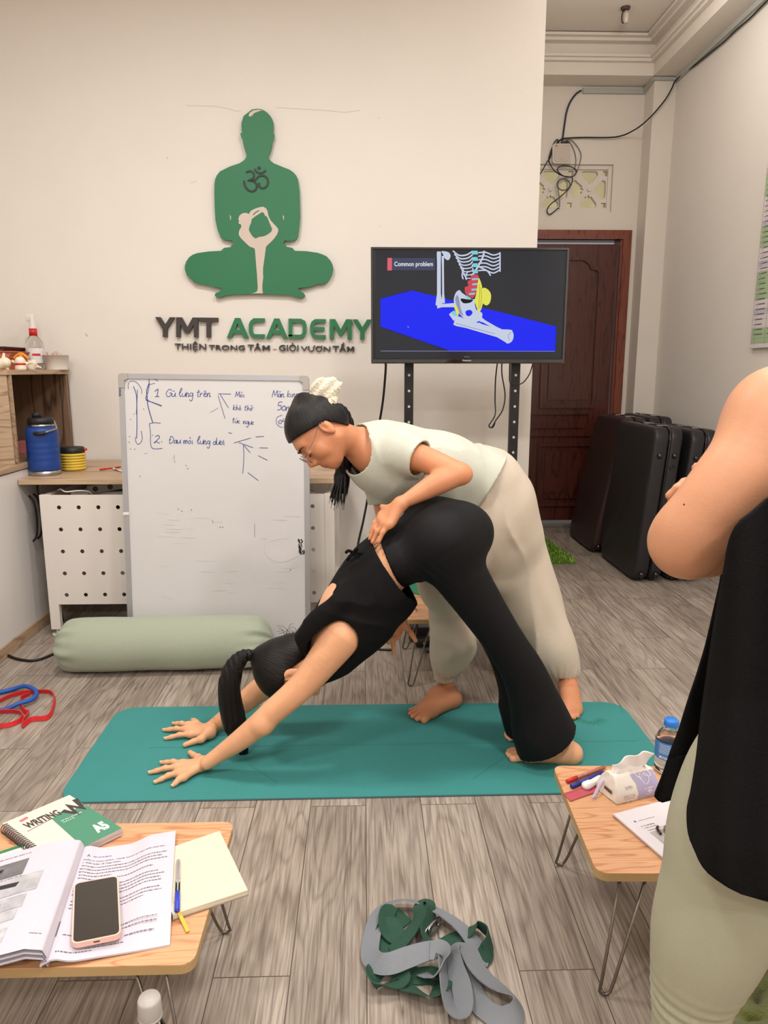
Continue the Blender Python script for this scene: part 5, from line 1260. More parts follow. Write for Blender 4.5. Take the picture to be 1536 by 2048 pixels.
def hand3(s, wrist, bases, tips, thumb, r0=.0085, r1=.0067, bend=Vector((0, 0, .006)), pr=.0115, wr=.016):
    for B_ in bases: s.cone(wrist, B_, wr, pr, .013)
    for a, c in zip(bases[:-1], bases[1:]): s.cone(a, c, pr*.95, pr*.95, .01)
    for B_, T_ in zip(bases, tips):
        if isinstance(T_, (list, tuple)): finger(s, [B_]+list(T_), r0, r1)
        else: finger(s, [B_, B_.lerp(T_, .5)+bend, T_], r0, r1)
    s.cone(wrist, thumb[0], wr*.9, .0115, .012); finger(s, thumb, .0105, .008)
W0 = P(801, 1008, 2.15)
bs = [P(764, 1030, 2.17), P(764, 1039, 2.15), P(770, 1046, 2.132), P(779, 1049, 2.115)]
tp = [P(742, 1064, 2.165), P(740, 1077, 2.145), P(745, 1084, 2.125), P(757, 1084, 2.105)]
hand3(s, W0, bs, tp, [P(779, 1018, 2.165), P(770, 1016, 2.175), P(764, 1013, 2.185)], bend=Vector((-.004, 0, .003)))
s.cone(P(800, 1010, 2.14), P(785, 1043, 2.125), .015, .013, .012)
# far arm reaching under
ch(s, [(762, 925, 2.53, 34), (768, 985, 2.52, 26), (778, 1045, 2.49, 23), (792, 1105, 2.46, 22), (800, 1165, 2.41, 19), (802, 1215, 2.36, 14.5), (801, 1237, 2.34, 13.5)], .02)
W1 = P(800, 1240, 2.335)
hand3(s, W1, [P(797, 1262, 2.31), P(790, 1262, 2.305), P(783, 1258, 2.30), P(778, 1252, 2.30)], [(P(797, 1274, 2.29), P(786, 1278, 2.28), P(778, 1277, 2.285)), (P(786, 1280, 2.285), P(787, 1306, 2.275)), (P(776, 1270, 2.285), P(776, 1286, 2.28)), (P(772, 1262, 2.29), P(769, 1276, 2.285))], [P(811, 1252, 2.32), P(822, 1267, 2.305), P(831, 1281, 2.295)], wr=.015)
# pelvis, legs, feet
s.cone(P(975, 980, 2.58), P(985, 1010, 2.6), .10, .105, .03)
ch(s, [(985, 1010, 2.66, 50), (1050, 1150, 2.66, 40), (1080, 1220, 2.64, 30), (1115, 1300, 2.61, 26), (1135, 1352, 2.59, 17)], .03)
ch(s, [(975, 1010, 2.54, 50), (900, 1150, 2.52, 42), (893, 1205, 2.53, 32), (897, 1290, 2.57, 25), (893, 1350, 2.595, 17), (891, 1372, 2.6, 16)], .03)
foot(s, P(892, 1378, 2.595), (905, 1398), [(848, 1440), (834, 1438), (825, 1433), (820, 1427), (821, 1420)], .007, .030, .0135)
foot(s, P(1137, 1362, 2.59), (1139, 1392), [(1128, 1438), (1139, 1437), (1148, 1435), (1155, 1432), (1159, 1426)], .007, .030)
s.make('body', S_B, pb, 2, lambda V, C: head_tint(hfB, V, C, .97))
face_lines(hfB, .97, pb)
hair_cap(hfB, (-.06, 0, .098), pb, .97, .013, .064, .012)
tB = hfB[0]+(hfB[1]*-.066+hfB[3]*.105)*.97; tB = P(668, 818, 2.36)
hair2 = pony([(P(655, 828, 2.36), .024), (P(676, 822, 2.38), .026), (P(690, 845, 2.42), .028), (P(694, 880, 2.45), .028), (P(690, 920, 2.45), .026), (P(682, 955, 2.42), .024), (P(678, 985, 2.40), .013)], pb, .7, (0, 1, 0), seed=8, wisp=34, spread=.03)
# scrunchie with its leaf-shaped bow
M_scr2 = mat('cream_lace', srgb(232, 222, 200), .85, bump=.8, bscale=180, var=.08, vscale=90)
sc_ = Sdf(.003); rc_ = P(657, 812, 2.34); ring = []
for k in range(14):
    a = 2*PI*k/14; q = Matrix.Rotation(math.radians(35), 3, 'Y') @ Vector((0, math.cos(a), math.sin(a)))
    ring.append(rc_+q*.026)
for k in range(14): sc_.ball(ring[k], .013+.003*(k % 2), .006)
sc_.disp = lambda x, y, z: .0018*np.sin(x*400+z*300)+.0015*np.sin(y*420-z*210)
mk_s = sc_.make('scrunchie', M_scr2, pb, 1)
lf = Sdf(.003); n_l = P(655, 775, 2.33)
lf.cone(P(630, 797, 2.33), P(648, 783, 2.33), R(13, 2.33), R(24, 2.33), .02, (0, 1, 0), .3); lf.cone(P(648, 783, 2.33), P(664, 773, 2.335), R(24, 2.33), R(17, 2.33), .02, (0, 1, 0), .3); lf.cone(P(664, 773, 2.335), P(681, 767, 2.34), R(17, 2.33), R(2, 2.33), .01, (0, 1, 0), .35)
lf.disp = lambda x, y, z: .002*np.sin((x-z)*150)+.001*np.sin(x*400)*np.sin(z*420)
lf.cone(P(632, 800, 2.33), P(655, 808, 2.33), .012, .012, .01); lf.make('bow_tail', M_scr2, pb, 1)
# glasses
gl = thing('eyeglasses', 'thin round metal-rimmed eyeglasses worn by the woman bending over', 'glasses', hfB[0]+hfB[1]*.1)
gm = mat('glasses_metal', srgb(150, 150, 155), .25, metal=1); LH = lambda x, y, z: hfB[0]+(hfB[1]*x+hfB[2]*y+hfB[3]*z)*.97
for q in (-1, 1):
    b = BM(); tube(b, [LH(.106+.003*math.cos(a), q*.033+.023*math.cos(a), -.012+.021*math.sin(a)) for a in [k*PI/14 for k in range(28)]], .0016, 6, closed=True); mk('rim', b, gm, gl, smooth='all')
    b = BM(); prism(b, [LH(.106, q*.033+.022*math.cos(a), -.012+.020*math.sin(a)) for a in [k*PI/14 for k in range(28)]], hfB[1]*.001); mk('lens', b, mat('lens_glass', (1, 1, 1, 1), .02, trans=1, ior=1.1), gl)
    b = BM(); tube(b, [LH(.104, q*.056, -.006), LH(.09, q*.07, -.002), LH(.04, q*.079, .0), LH(-.005, q*.083, .01), LH(-.02, q*.084, .0)], .0011, 6, sub=5); mk('temple', b, gm, gl, smooth='all')
b = BM(); tube(b, [LH(.108, -.011, -.008), LH(.112, 0, -.004), LH(.108, .011, -.008)], .001, 6, sub=4); mk('bridge', b, gm, gl, smooth='all')
# t-shirt
M_tee = mat('pale_grey_green_cotton', srgb(196, 198, 184), .85, bump=.2, bscale=400, sheen=.1)
s = Sdf(.0040)
s.cone(P(735, 900, 2.405), P(780, 920, 2.43), .105, .155, .04, n_b, .78); s.cone(P(780, 922, 2.43), P(885, 938, 2.5), .16, .15, .03, n_b, .80); s.cone(P(885, 938, 2.5), P(962, 966, 2.56), .15, .15, .03, n_b, .78); s.cone(P(962, 966, 2.56), P(1010, 985, 2.58), .152, .158, .03, n_b, .80)
s.cone(P(860, 960, 2.48), P(930, 992, 2.5), .10, .10, .04)
s.cone(P(768, 898, 2.36), P(802, 902, 2.295), .07, .064, .04); s.cone(P(802, 902, 2.295), P(850, 922, 2.25), .062, .060, .02)
s.cone(P(762, 925, 2.5), P(765, 960, 2.525), .072, .064, .04); s.cone(P(765, 960, 2.525), P(772, 1020, 2.505), .064, .058, .02)
def sdisp(x, y, z):
    u = x*V3(axb)[0]+y*V3(axb)[1]+z*V3(axb)[2]; v = x*n_b.x+z*n_b.z
    a = np.clip((x-.1)/.35, 0, 1)
    return folds(x, y, z, axb*.5+n_b, 14, 3, .011, 3)*(.6+a)-.002
s.disp = sdisp; s.shell = .008
sub_after(s, [(P(694, 893, 2.385), (.080, .12, .090), [[axb[i], (0, 1, 0)[i], n_b[i]] for i in range(3)])])
w1, w2 = P(1012, 914, 2.56), P(950, 1018, 2.50); nd = w2-w1; nv = Vector((nd.z, 0, -nd.x)).normalized(); nv = nv if nv.x > 0 else -nv; s.cut(w1, (nv.x, nv.y-.12, nv.z))
s.cut(P(838, 919, 2.255), P(895, 940, 2.2)-P(800, 905, 2.3), .082); s.cut(P(769, 1006, 2.51), (.1, -.1, -1), .09)
s.make('t_shirt', M_tee, pb, 2)
# harem pants
M_lin = mat('beige_cotton', srgb(206, 192, 174), .88, bump=.25, bscale=350, var=.02, sheen=.1)
s = Sdf(.0050)
s.cone(P(945, 962, 2.56), P(985, 1010, 2.6), .128, .150, .04); s.cone(P(985, 1010, 2.6), P(1005, 1070, 2.62), .14, .14, .05); s.cone(P(972, 965, 2.58), P(985, 1010, 2.6), .132, .14, .03)
ch(s, [(1000, 1040, 2.66, 72), (1043, 1148, 2.66, 63), (1074, 1228, 2.64, 60), (1101, 1288, 2.62, 53), (1124, 1326, 2.61, 37), (1136, 1346, 2.60, 22), (1138, 1362, 2.6, 20)], .04)
ch(s, [(965, 1040, 2.55, 68), (890, 1146, 2.50, 58), (896, 1205, 2.53, 43), (906, 1270, 2.56, 47), (899, 1312, 2.58, 40), (889, 1345, 2.59, 22), (890, 1372, 2.595, 20)], .05)
s.cone(P(985, 1060, 2.6), P(980, 1150, 2.6), .11, .06, .08)
ft = V3(P(905, 1275, 2.56))
def hdisp(x, y, z):
    lo = np.clip((.75-z)/.5, 0, 1); fr = x < .42
    w = np.where(fr, folds(x, y, z, (1, 0, .55), 10, 3.6, .036, 4), folds(x, y, z, (-.2, 0, 1), 11, 4.5, .036, 7))
    gather = np.clip((z-.74)/.12, 0, 1)*folds(x, y, z, (-.3, 0, 1), 34, 4, .007, 3)
    c2 = np.clip((.17-z)/.08, 0, 1)*.003*np.sin(np.arctan2(y-2.59, x-np.where(fr, .31, .75))*14)
    return w*(.35+.65*lo)*np.clip(z/.2, .3, 1)+gather+c2
s.disp = hdisp; s.shell = .013
s.cut(P(890, 1361, 2.595), (0.02, 0, -1), .1); s.cut(P(1137, 1349, 2.6), (0, 0, -1), .09)
w1, w2 = P(955, 880, 2.56), P(895, 1000, 2.50); nd = w2-w1; nv = Vector((nd.z, 0, -nd.x)).normalized(); nv = nv if nv.x < 0 else -nv; s.cut(w1, nv)
s.make('loose_pants', M_lin, pb, 2)

# ================================================================== standing person at the right edge
pc = thing('person', 'standing person cropped by the right edge, arms crossed, loose black top and sage leggings', 'person', (.66, .93, 0))
s = Sdf(.0042); CY = .90
torx, tory = .72, .93
s.cone((torx, tory, .78), (torx, tory, .95), .145, .12, .04, (0, 1, 0), .72); s.cone((torx, tory, .95), (torx+.01, tory, 1.13), .12, .15, .04, (0, 1, 0), .68); s.cone((torx+.01, tory, 1.13), (torx+.015, tory, 1.22), .15, .12, .04, (0, 1, 0), .62)
s.cone((torx+.015, tory, 1.22), (torx+.015, tory+.02, 1.34), .06, .052, .03)
hfC = head_frame((torx+.0, tory+.05, 1.42), (-.25, .97, -.05), (0, .05, 1)); add_head(s, hfC, .98)
ch(s, [(1572, 845, CY+.01, 88), (1503, 925, CY-.01, 83), (1444, 992, CY-.015, 76), (1396, 1052, CY-.01, 71), (1374, 1084, CY, 65)], .03)
s.cone(P(1560, 835, CY+.01), (torx+.01, tory, 1.18), .062, .09, .04)
ch(s, [(1374, 1083, CY, 64), (1400, 1096, CY+.07, 62), (1450, 1090, CY+.16, 50), (1510, 1060, CY+.22, 36), (1545, 1040, CY+.25, 30)], .03)
# other arm and its fingers round the near upper arm
s.cone((torx+.16, tory, 1.19), (torx+.24, tory+.06, .98), .05, .042, .03); s.cone((torx+.24, tory+.06, .98), P(1440, 1010, CY+.13), .04, .026, .02)
Wc = P(1425, 1000, CY+.12)
s.cone(P(1440, 1010, CY+.13), Wc, .026, .022, .02)
bsC = [P(1396, 975, CY+.10), P(1392, 990, CY+.10), P(1390, 1005, CY+.10), P(1390, 1020, CY+.10)]
tpC = [(P(1372, 968, CY+.075), P(1356, 977, CY+.045)), (P(1362, 985, CY+.08), P(1342, 991, CY+.05)), (P(1360, 1003, CY+.08), P(1345, 1008, CY+.06)), (P(1362, 1020, CY+.085), P(1350, 1022, CY+.065))]
hand3(s, Wc, bsC, tpC, [P(1415, 975, CY+.1), P(1405, 955, CY+.09), P(1395, 935, CY+.08)], r0=.0095, r1=.0078, pr=.012)
legC = lambda dx, a: [(Vector(p)+Vector((dx, 0, 0)), r) for p, r in a]
LG = [(tuple(P(a_, c_, .90)), r_*(P(a_, c_, .90)-CP).dot(FW)/FPX-.004) for a_, c_, r_ in ((1532, 1440, 92), (1518, 1500, 106), (1498, 1580, 127), (1474, 1669, 131), (1452, 1760, 121), (1421, 1855, 111), (1403, 1915, 97), (1386, 1975, 80), (1377, 2048, 70))]
LG += [((LG[-1][0][0]-.005, .92, .18), .036), ((LG[-1][0][0]-.005, .93, .08), .028)]
for dx in (0, .24):
    a = legC(dx, LG)
    s.poly(a, .03)
    e = a[-1][0]; H_ = Vector((e.x, e.y-.02, .03)); s.cone(e, H_, .03, .027, .02)
    for i in range(5):
        q = Vector((e.x-.03+.015*i, e.y+.13, .016)); s.cone(H_, q, .025, .013, .02); s.cone(q, q+Vector((0, .045-.005*abs(i-3), -.003)), .011, .009, .006)
s.make('body', S_C, pc, 2, lambda V, C: None)
hair_cap(hfC, (-.09, 0, .05), pc, .98, .014)
b = BM(); mp = P(1369, 1010, CY-.062); 
t = bmesh.new(); bmesh.ops.create_uvsphere(t, u_segments=8, v_segments=6, radius=.0012)
for v in t.verts: v.co += P(1368, 1009, CY-.0655)
merge(b, t); t = None; mk('mole', b, mat('brown_mole', srgb(80, 44, 34), .6), pc)
# leggings
M_leg = mat('sage_leggings', srgb(166, 164, 142), .6, bump=.08, bscale=600, spec=.3)
s = Sdf(.0045)
for dx in (0, .24):
    LL = [(p, r+.004) for p, r in LG[:-1]]; a = legC(dx, LL); s.poly(a, .03)
s.cone((torx-.02, tory, .80), (torx, tory, .9), .15, .13, .05, (0, 1, 0), .72)
def ldisp(x, y, z):
    w = np.exp(-((z-.335)/.035)**2)
    return w*.0022*np.sin(z*330+x*40) + np.exp(-((z-.41)/.02)**2)*0
s.disp = ldisp; s.cut((0, 0, .12), (0, 0, -1)); s.cut((0, 0, .95), (0, 0, 1))
s.make('leggings', M_leg, pc, 2)
# long loose black top, open at the side with a rounded hem
M_sheer = mat('black_knit', srgb(12, 11, 12), .88, bump=.22, bscale=340, var=.1, vscale=30, spec=.2)
def panel(name, outline, Y0, curve, parent, m, thick=.004):
    """cloth sheet: outline in photo px laid on a gently curved surface"""
    poly = [(v.x, v.y) for v in catmull([(p[0], p[1], 0) for p in outline], 4, True)]
    ymin, ymax = min(p[1] for p in poly), max(p[1] for p in poly); rows = 70; cols = 26; b = BM(); grid = []
    for j in range(rows+1):
        y = ymin+.5+(ymax-ymin-1)*j/rows; xs = []
        for (p, q) in zip(poly, poly[1:]+poly[:1]):
            if (p[1] <= y) != (q[1] <= y): xs.append(p[0]+(q[0]-p[0])*(y-p[1])/(q[1]-p[1]))
        x0, x1 = min(xs), max(xs); row = []
        for i in range(cols+1):
            x = x0+(x1-x0)*i/cols; row.append(b.verts.new(P(x, y, Y0+curve(x, y))))
        grid.append(row)
    for r0, r1 in zip(grid[:-1], grid[1:]):
        for i in range(cols): b.faces.new((r0[i], r0[i+1], r1[i+1], r1[i]))
    o = mk(name, b, m, parent, smooth='all')
    md = o.modifiers.new('thick', 'SOLIDIFY'); md.thickness = thick; md.offset = 0
    return o
back = [(1464, 1062), (1505, 1023), (1560, 980), (1680, 930), (1700, 1400), (1700, 1810), (1600, 1815), (1536, 1803), (1500, 1793), (1468, 1781), (1440, 1763), (1416, 1744), (1402, 1725), (1391, 1700), (1382, 1680), (1377, 1660), (1375, 1635), (1376, 1610), (1382, 1585), (1389, 1545), (1395, 1505), (1402, 1440), (1410, 1380), (1420, 1310), (1432, 1230), (1446, 1150)]
panel('top_back_panel', back, .0, lambda x, y: .80+.05*max(0, min(1, (1500-x)/130))**2+.005*math.sin(x*.06+y*.004)-.03*max(0, min(1, (y-1400)/300)), pc, M_sheer)
front = [(1466, 1070), (1500, 1040), (1560, 1060), (1560, 1480), (1440, 1480), (1398, 1495), (1378, 1545), (1364, 1582), (1357, 1596), (1338, 1597), (1324, 1603), (1313, 1601), (1309, 1592), (1312, 1582), (1322, 1555), (1334, 1520), (1356, 1460), (1378, 1396), (1394, 1350), (1412, 1290), (1428, 1220), (1440, 1165), (1450, 1110)]
panel('top_front_panel', front, .0, lambda x, y: 1.0+.03*max(0, min(1, (y-1100)/300))+.007*math.sin(x*.08+y*.01), pc, M_sheer)
s = Sdf(.0045)
s.cone((torx+.01, tory, .82), (torx+.01, tory, 1.02), .165, .15, .04, (0, 1, 0), .66); s.cone((torx+.01, tory, 1.02), (torx+.01, tory, 1.14), .15, .135, .04, (0, 1, 0), .68)
s.shell = .009; s.cut((0, 0, 1.17), (0, 0, 1)); s.cut((0, 0, .80), (0, 0, -1))
s.disp = lambda x, y, z: .003*np.sin(x*60+z*8)
sub_after(s, [(P(1545, 900, CY), (.09, .09, .11), [[1, 0, 0], [0, 1, 0], [0, 0, 1]])])
s.make('black_top', M_sheer, pc, 2)
# ================================================================== things on the cabinet, shelf box and desk
M_clear = mat('clear_glass', (1, 1, 1, 1), .03, trans=1, ior=1.3)
M_blue = mat('blue_plastic', srgb(44, 120, 210), .4)
def tick(b, T, x0, x1, y, h, rnd, mi=0, dens=.7):
    """a line of tiny unreadable print as short dashes"""
    x = x0
    while x < x1:
        w = h*rnd.uniform(.5, 2.6); w = min(w, x1-x)
        if w > h*.3: stroke(b, [(x, y), (x+w, y)], h*rnd.uniform(.45, .62), T, mi=mi)
        x += w+h*.5
jc = Vector((-1.705, 3.17, .816))
jug = thing('water_jug', 'clear glass jug with blue lid standing at the left edge of the cabinet counter', 'jug', jc)
b = BM(); lathe(b, [(.046, 0), (.052, .004), (.05, .12), (.046, .19), (.05, .215), (.047, .215), (.043, .19), (.046, .12), (.047, .02), (.0, .018)], jc, 28, cap=False); mk('glass_body', b, M_clear, jug, smooth='all')
b = BM(); tube(b, [jc+Vector(p) for p in ((.046, 0, .2), (.075, 0, .205), (.088, 0, .19), (.09, 0, .13), (.088, 0, .1))], .008, 10, sub=5); mk('handle', b, M_clear, jug, smooth='all')
b = BM(); lathe(b, [(.0, .2), (.05, .2), (.052, .215), (.05, .235), (.018, .24), (.016, .262), (0, .265)], jc, 28, cap=False); mk('lid', b, M_blue, jug, smooth='all')

fc = Vector((-1.512, 3.455, .7525))
fl = thing('vacuum_jug', 'big blue insulated jug with black lid and steel carry handle on the desk', 'bottle', fc)
fr = .0725
hz_ = P(88, 853, fc.y).z-fc.z
M_navy = mat('blue_powder_coat', srgb(24, 62, 136), .45, bump=.1, bscale=400)
b = BM(); prof = [(fr*.97, .022), (fr, .03)]
for k in range(4):
    z = .07+.028*k
    prof += [(fr, z-.006), (fr*.985, z), (fr, z+.006)]
prof += [(fr, hz_-.03), (fr*.97, hz_-.012), (fr*.82, hz_), (fr*.8, hz_)]
lathe(b, prof, fc, 40); mk('body', b, M_navy, fl, smooth='all')
b = BM(); lathe(b, [(fr*.94, 0), (fr*.965, .003), (fr*.965, .024), (fr*.9, .024)], fc, 40); lathe(b, [(fr*.78, hz_-.001), (fr*.79, hz_+.012), (fr*.7, hz_+.012)], fc, 40); mk('steel_ring', b, M_steel, fl, smooth='all')
b = BM(); lathe(b, [(fr*.74, hz_+.012), (fr*.8, hz_+.014), (fr*.8, hz_+.034), (fr*.7, hz_+.042), (.02, hz_+.043)], fc, 32); lathe(b, [(.02, hz_+.04), (.021, hz_+.062), (.018, hz_+.066)], fc+Vector((-.012, -.01, 0)), 20); mk('lid', b, M_dark, fl, smooth='all')
b = BM(); tube(b, [fc+Vector(p) for p in ((-fr*.84, 0, hz_+.028), (-fr*.7, -.03, hz_+.004), (-fr*.1, -.07, hz_-.024), (fr*.15, -.078, hz_-.026), (fr*.6, -.07, hz_-.022), (fr*1.05, -.03, hz_-.01), (fr*1.08, -.02, hz_-.004), (fr*.84, 0, hz_+.026))], .0042, 8, sub=5); ha = mk('carry_handle', b, M_steel, fl, smooth='all')
b = BM(); tube(b, [fc+Vector(p) for p in ((-fr*.02, -.073, hz_-.026), (fr*.3, -.078, hz_-.027), (fr*.66, -.068, hz_-.023))], .0085, 10, sub=5); mk('grip', b, M_dark, ha, smooth='all')

yc = G(148, 940, .752); yc.z = .7525; yr = R(25, yc.y*.985)
yb = thing('collapsible_cup', 'yellow ribbed collapsible container with black lid beside the blue jug', 'container', yc)
hh = P(148, 905, yc.y).z-yc.z; prof = [(yr*.7, 0), (yr*.8, .001)]
for k in range(6): z = .004+(hh-.004)*k/6; st = (hh-.004)/6; prof += [(yr*.82, z), (yr*(.92+.015*k), z+st*.3), (yr*(.92+.015*k), z+st*.62), (yr*.82, z+st*.98)]
b = BM(); lathe(b, prof, yc, 36); mk('body', b, mat('yellow_silicone', srgb(222, 190, 66), .5), yb, smooth='all')
b = BM(); lathe(b, [(yr*.9, hh), (yr*.93, hh+.004), (yr*.9, hh+.024), (yr*.8, hh+.028)], yc, 36); mk('lid', b, M_dark, yb, smooth='all')
b = BM(); cyl(b, yc+Vector((yr*.85, 0, hh+.014)), yc+Vector((yr*1.12, 0, hh+.016)), .006); mk('valve', b, M_red, yb, smooth='all')

def bx(name, label, cat, c, s, m, rz=0, rx=0, ry=0, bev=.002, group=None):
    b = BM(); Mx = Matrix.Translation(c) @ Matrix.Rotation(rz, 4, 'Z') @ Matrix.Rotation(ry, 4, 'Y') @ Matrix.Rotation(rx, 4, 'X'); box(b, [-q/2 for q in s], [q/2 for q in s], bev, M=Mx)
    o = mk(name, b, m); return tag(o, label, cat, group)
zi = .8245
bx('paper_box', 'small pale red paper box lying inside the shelf compartment', 'box', (-1.72, 3.74, zi+.03), (.07, .10, .06), mat('pale_red_card', srgb(186, 104, 106), .7), .3)
bx('card_box', 'white card box in the shelf compartment behind the blue jug', 'box', (-1.80, 3.52, zi+.065), (.06, .08, .13), mat('white_card', srgb(220, 214, 208), .7), .2)
bx('green_tin', 'small dark green tin in the shelf compartment', 'tin', (-1.695, 3.92, zi+.034), (.035, .04, .068), mat('dark_green_tin', srgb(30, 84, 62), .4), .2)
bx('black_case', 'small black case lying at the front of the shelf compartment', 'case', (-1.70, 3.45, zi+.022), (.06, .07, .044), M_dark, .1, bev=.01)
rc = Vector((-1.055, 3.72, .7525))
b = BM(); lathe(b, [(.022, 0), (.028, .09), (.026, .09), (.02, .004), (0, .004)], rc+Vector((.02, -.1, 0)), 20, cap=False); tag(mk('red_cup', b, M_red, smooth='all'), 'red plastic cup on the desk, half hidden by the whiteboard', 'cup')
def pen(name, label, a, c, r, mb, mc=None, clen=.25, group=None, tip=None, mt=None):
    a = Vector(a); c = Vector(c); d = (c-a); t = thing(name, label, 'pen', a, group)
    b = BM(); cyl(b, a+d*clen, c, r, r*.92, 12); mk('barrel', b, mb, t, smooth='all')
    b = BM(); cyl(b, a, a+d*clen, r*1.12, r*1.12, 12); mk('cap', b, mc or mb, t, smooth='all')
    b = BM(); cyl(b, c, c+d.normalized()*.008, r*.8, r*.2, 10); mk('tip', b, mt or mb, t, smooth='all')
    return t
pen('marker_pen', 'slim red pen lying on the desk beside the whiteboard', G(200, 939, .757), G(240, 934, .757), .0042, M_red)
pen('marker_pen', 'white pen lying behind the red pen on the desk', G(226, 937, .7575), G(246, 943, .7575), .005, M_white)
# items on top of the shelf box
zs = 1.2405
sb = Vector((-1.585, 3.62, zs)); sb.x = P(73, 740, 3.62).x
if True:
    sb = Vector((-1.72, 3.93, zs)); sb.x = P(73, 740, 3.93).x
spr = thing('spray_bottle', 'clear spray bottle with red collar and white nozzle on the shelf box', 'bottle', sb)
r_ = R(16.5, 3.93*.985); H1 = P(73, 680, 3.93).z-zs
b = BM(); lathe(b, [(r_*.9, 0), (r_, .006), (r_, H1*.8), (r_*.85, H1*.95), (r_*.45, H1*1.12), (r_*.4, H1*1.14)], sb, 28); mk('bottle_body', b, M_glass, spr, smooth='all')
b = BM(); lathe(b, [(r_*1.01, H1*.22), (r_*1.01, H1*.72)], sb, 28, cap=False); lb = mk('paper_label', b, mat('pale_label', srgb(226, 222, 224), .6), spr, smooth='all')
b = BM(); TS_ = lambda x, y, d: sb+Vector((r_*1.02*math.sin(x), -r_*1.02*math.cos(x), y)); stroke(b, [(.1, H1*.5), (.4, H1*.5), (.7, H1*.5), (1.0, H1*.5)], .012, TS_); mk('red_print', b, M_red, lb)
b = BM(); lathe(b, [(r_*.44, H1*1.14), (r_*.44, H1*1.38), (r_*.38, H1*1.38)], sb, 20); mk('collar', b, M_red, spr, smooth='all')
b = BM(); lathe(b, [(r_*.36, H1*1.38), (r_*.3, H1*1.6), (r_*.26, H1*1.75)], sb, 16); box(b, sb+Vector((-.03, -.008, H1*1.62)), sb+Vector((.012, .008, H1*1.86)), .004); mk('nozzle', b, M_white, spr, smooth=True)
bc = Vector((P(114, 740, 3.94).x, 3.94, zs)); br_ = R(23, 3.94*.985); bh = P(116, 710, 3.9).z-zs
bw = thing('toothpick_bowl', 'white plastic tub holding small picks on the shelf box', 'bowl', bc)
b = BM(); lathe(b, [(br_*.86, 0), (br_, bh), (br_*1.03, bh), (br_*.97, bh-.002), (br_*.84, .004), (0, .004)], bc, 32, cap=False); mk('tub', b, M_white, bw, smooth='all')
b = BM(); rnd = random.Random(3)
for k in range(12):
    a = rnd.uniform(0, 6.28); q = bc+Vector((math.cos(a)*br_*.5, math.sin(a)*br_*.5, .01)); tube(b, [q, q+Vector((rnd.uniform(-.03, .03), rnd.uniform(-.03, .03), bh+rnd.uniform(-.005, .012)))], .0012, 5)
tag(mk('pick', b, mat('pick_wood', srgb(190, 120, 90), .6)), 'thin wooden picks standing in the white tub', 'picks', kind='stuff')
# vertebra models
def vertebra(label, c, sc, ry, disc):
    t = thing('vertebra_model', label, 'anatomy model', c, 'white vertebra models')
    s = Sdf(.0028); q = Vector(c)+Vector((0, 0, .024*sc))
    Rm = Matrix.Rotation(ry, 3, 'Y')
    A_ = lambda x, y, z: q+Rm @ Vector((x*sc, y*sc, z*sc))
    s.cone(A_(0, 0, -.018), A_(0, 0, -.012), .026*sc, .023*sc, .004); s.cone(A_(0, 0, -.008), A_(0, 0, .012), .021*sc, .024*sc, .01)
    s.cone(A_(.015, .01, 0), A_(.048, .01, .008), .008*sc, .006*sc, .01); s.cone(A_(-.015, .01, 0), A_(-.042, .01, .014), .008*sc, .006*sc, .01); s.cone(A_(0, .015, 0), A_(.01, .045, -.008), .01*sc, .007*sc, .01)
    s.make('bone', mat('ivory_model', srgb(232, 222, 200), .45), t, 1)
    if disc:
        b = BM(); lathe(b, [(.0, -.004*sc), (.0255*sc, -.004*sc), (.0265*sc, 0), (.0255*sc, .005*sc), (0, .005*sc)], (0, 0, 0), 24, M=Matrix.Translation(q) @ Rm.to_4x4(), cap=False); mk('disc', b, M_red, t, smooth='all')
vertebra('white vertebra model with red disc at the front of the shelf box', (P(42, 740, 3.60).x, 3.60, zs+.002), 1.0, 0, True)
vertebra('white vertebra model lying on its side at the left end of the shelf box', (P(8, 740, 3.52).x, 3.52, zs+.008), .95, 1.3, False)
vertebra('small white vertebra model leaning in front of the spray bottle', (P(66, 740, 3.78).x, 3.78, zs+.004), .8, .5, False)
b = BM(); c = P(42, 712, 3.64)
tube(b, [c+Vector((-.035, 0, -.012)), c+Vector((-.01, 0, .008)), c+Vector((.01, 0, .008)), c+Vector((.036, 0, -.014))], .007, 8, sub=5); tube(b, [c+Vector((0, 0, .006)), c+Vector((0, 0, -.02)), c+Vector((.0, 0, -.05)), Vector((c.x, c.y, zs+.004))], .011, 8, sub=4)
tag(mk('orange_clip', b, mat('orange_rubber', srgb(226, 142, 40), .5), smooth='all'), 'orange rubber nerve piece standing among the vertebra models', 'model')
for k, (z0_, h_, w_, m_, lab, dx) in enumerate(((0, .062, .33, 'terracotta_a', 'terracotta tray at the bottom of the stack on the shelf box', 0), (.062, .028, .34, 'terracotta_b', 'reddish tray in the middle of the stack on the shelf box', .0), (.09, .022, .29, 'dark_brown_tray', 'dark brown tray on top of the stack on the shelf box', -.03))):
    col_ = (srgb(186, 104, 74), srgb(196, 116, 86), srgb(92, 50, 42))[k]
    t = thing('stacked_tray', lab, 'tray', (-1.85, 3.83, zs+z0_), 'stacked trays on the shelf box'); x1_ = P(47, 700, 3.83).x+dx
    b = BM(); prism(b, [(x1_-w_, 3.7, zs+z0_), (x1_-.015, 3.7, zs+z0_), (x1_, 3.7, zs+z0_+h_-.004), (x1_-w_, 3.7, zs+z0_+h_-.004)], (0, .24, 0)); mk('tray_body', b, mat(m_, col_, .6), t)
    b = BM(); box(b, (x1_-w_, 3.69, zs+z0_+h_-.006), (x1_+.006, 3.945, zs+z0_+h_), .002); mk('tray_rim', b, mat(m_+'_rim', srgb(*[(168, 92, 66), (176, 100, 76), (74, 40, 34)][k]), .5), t)

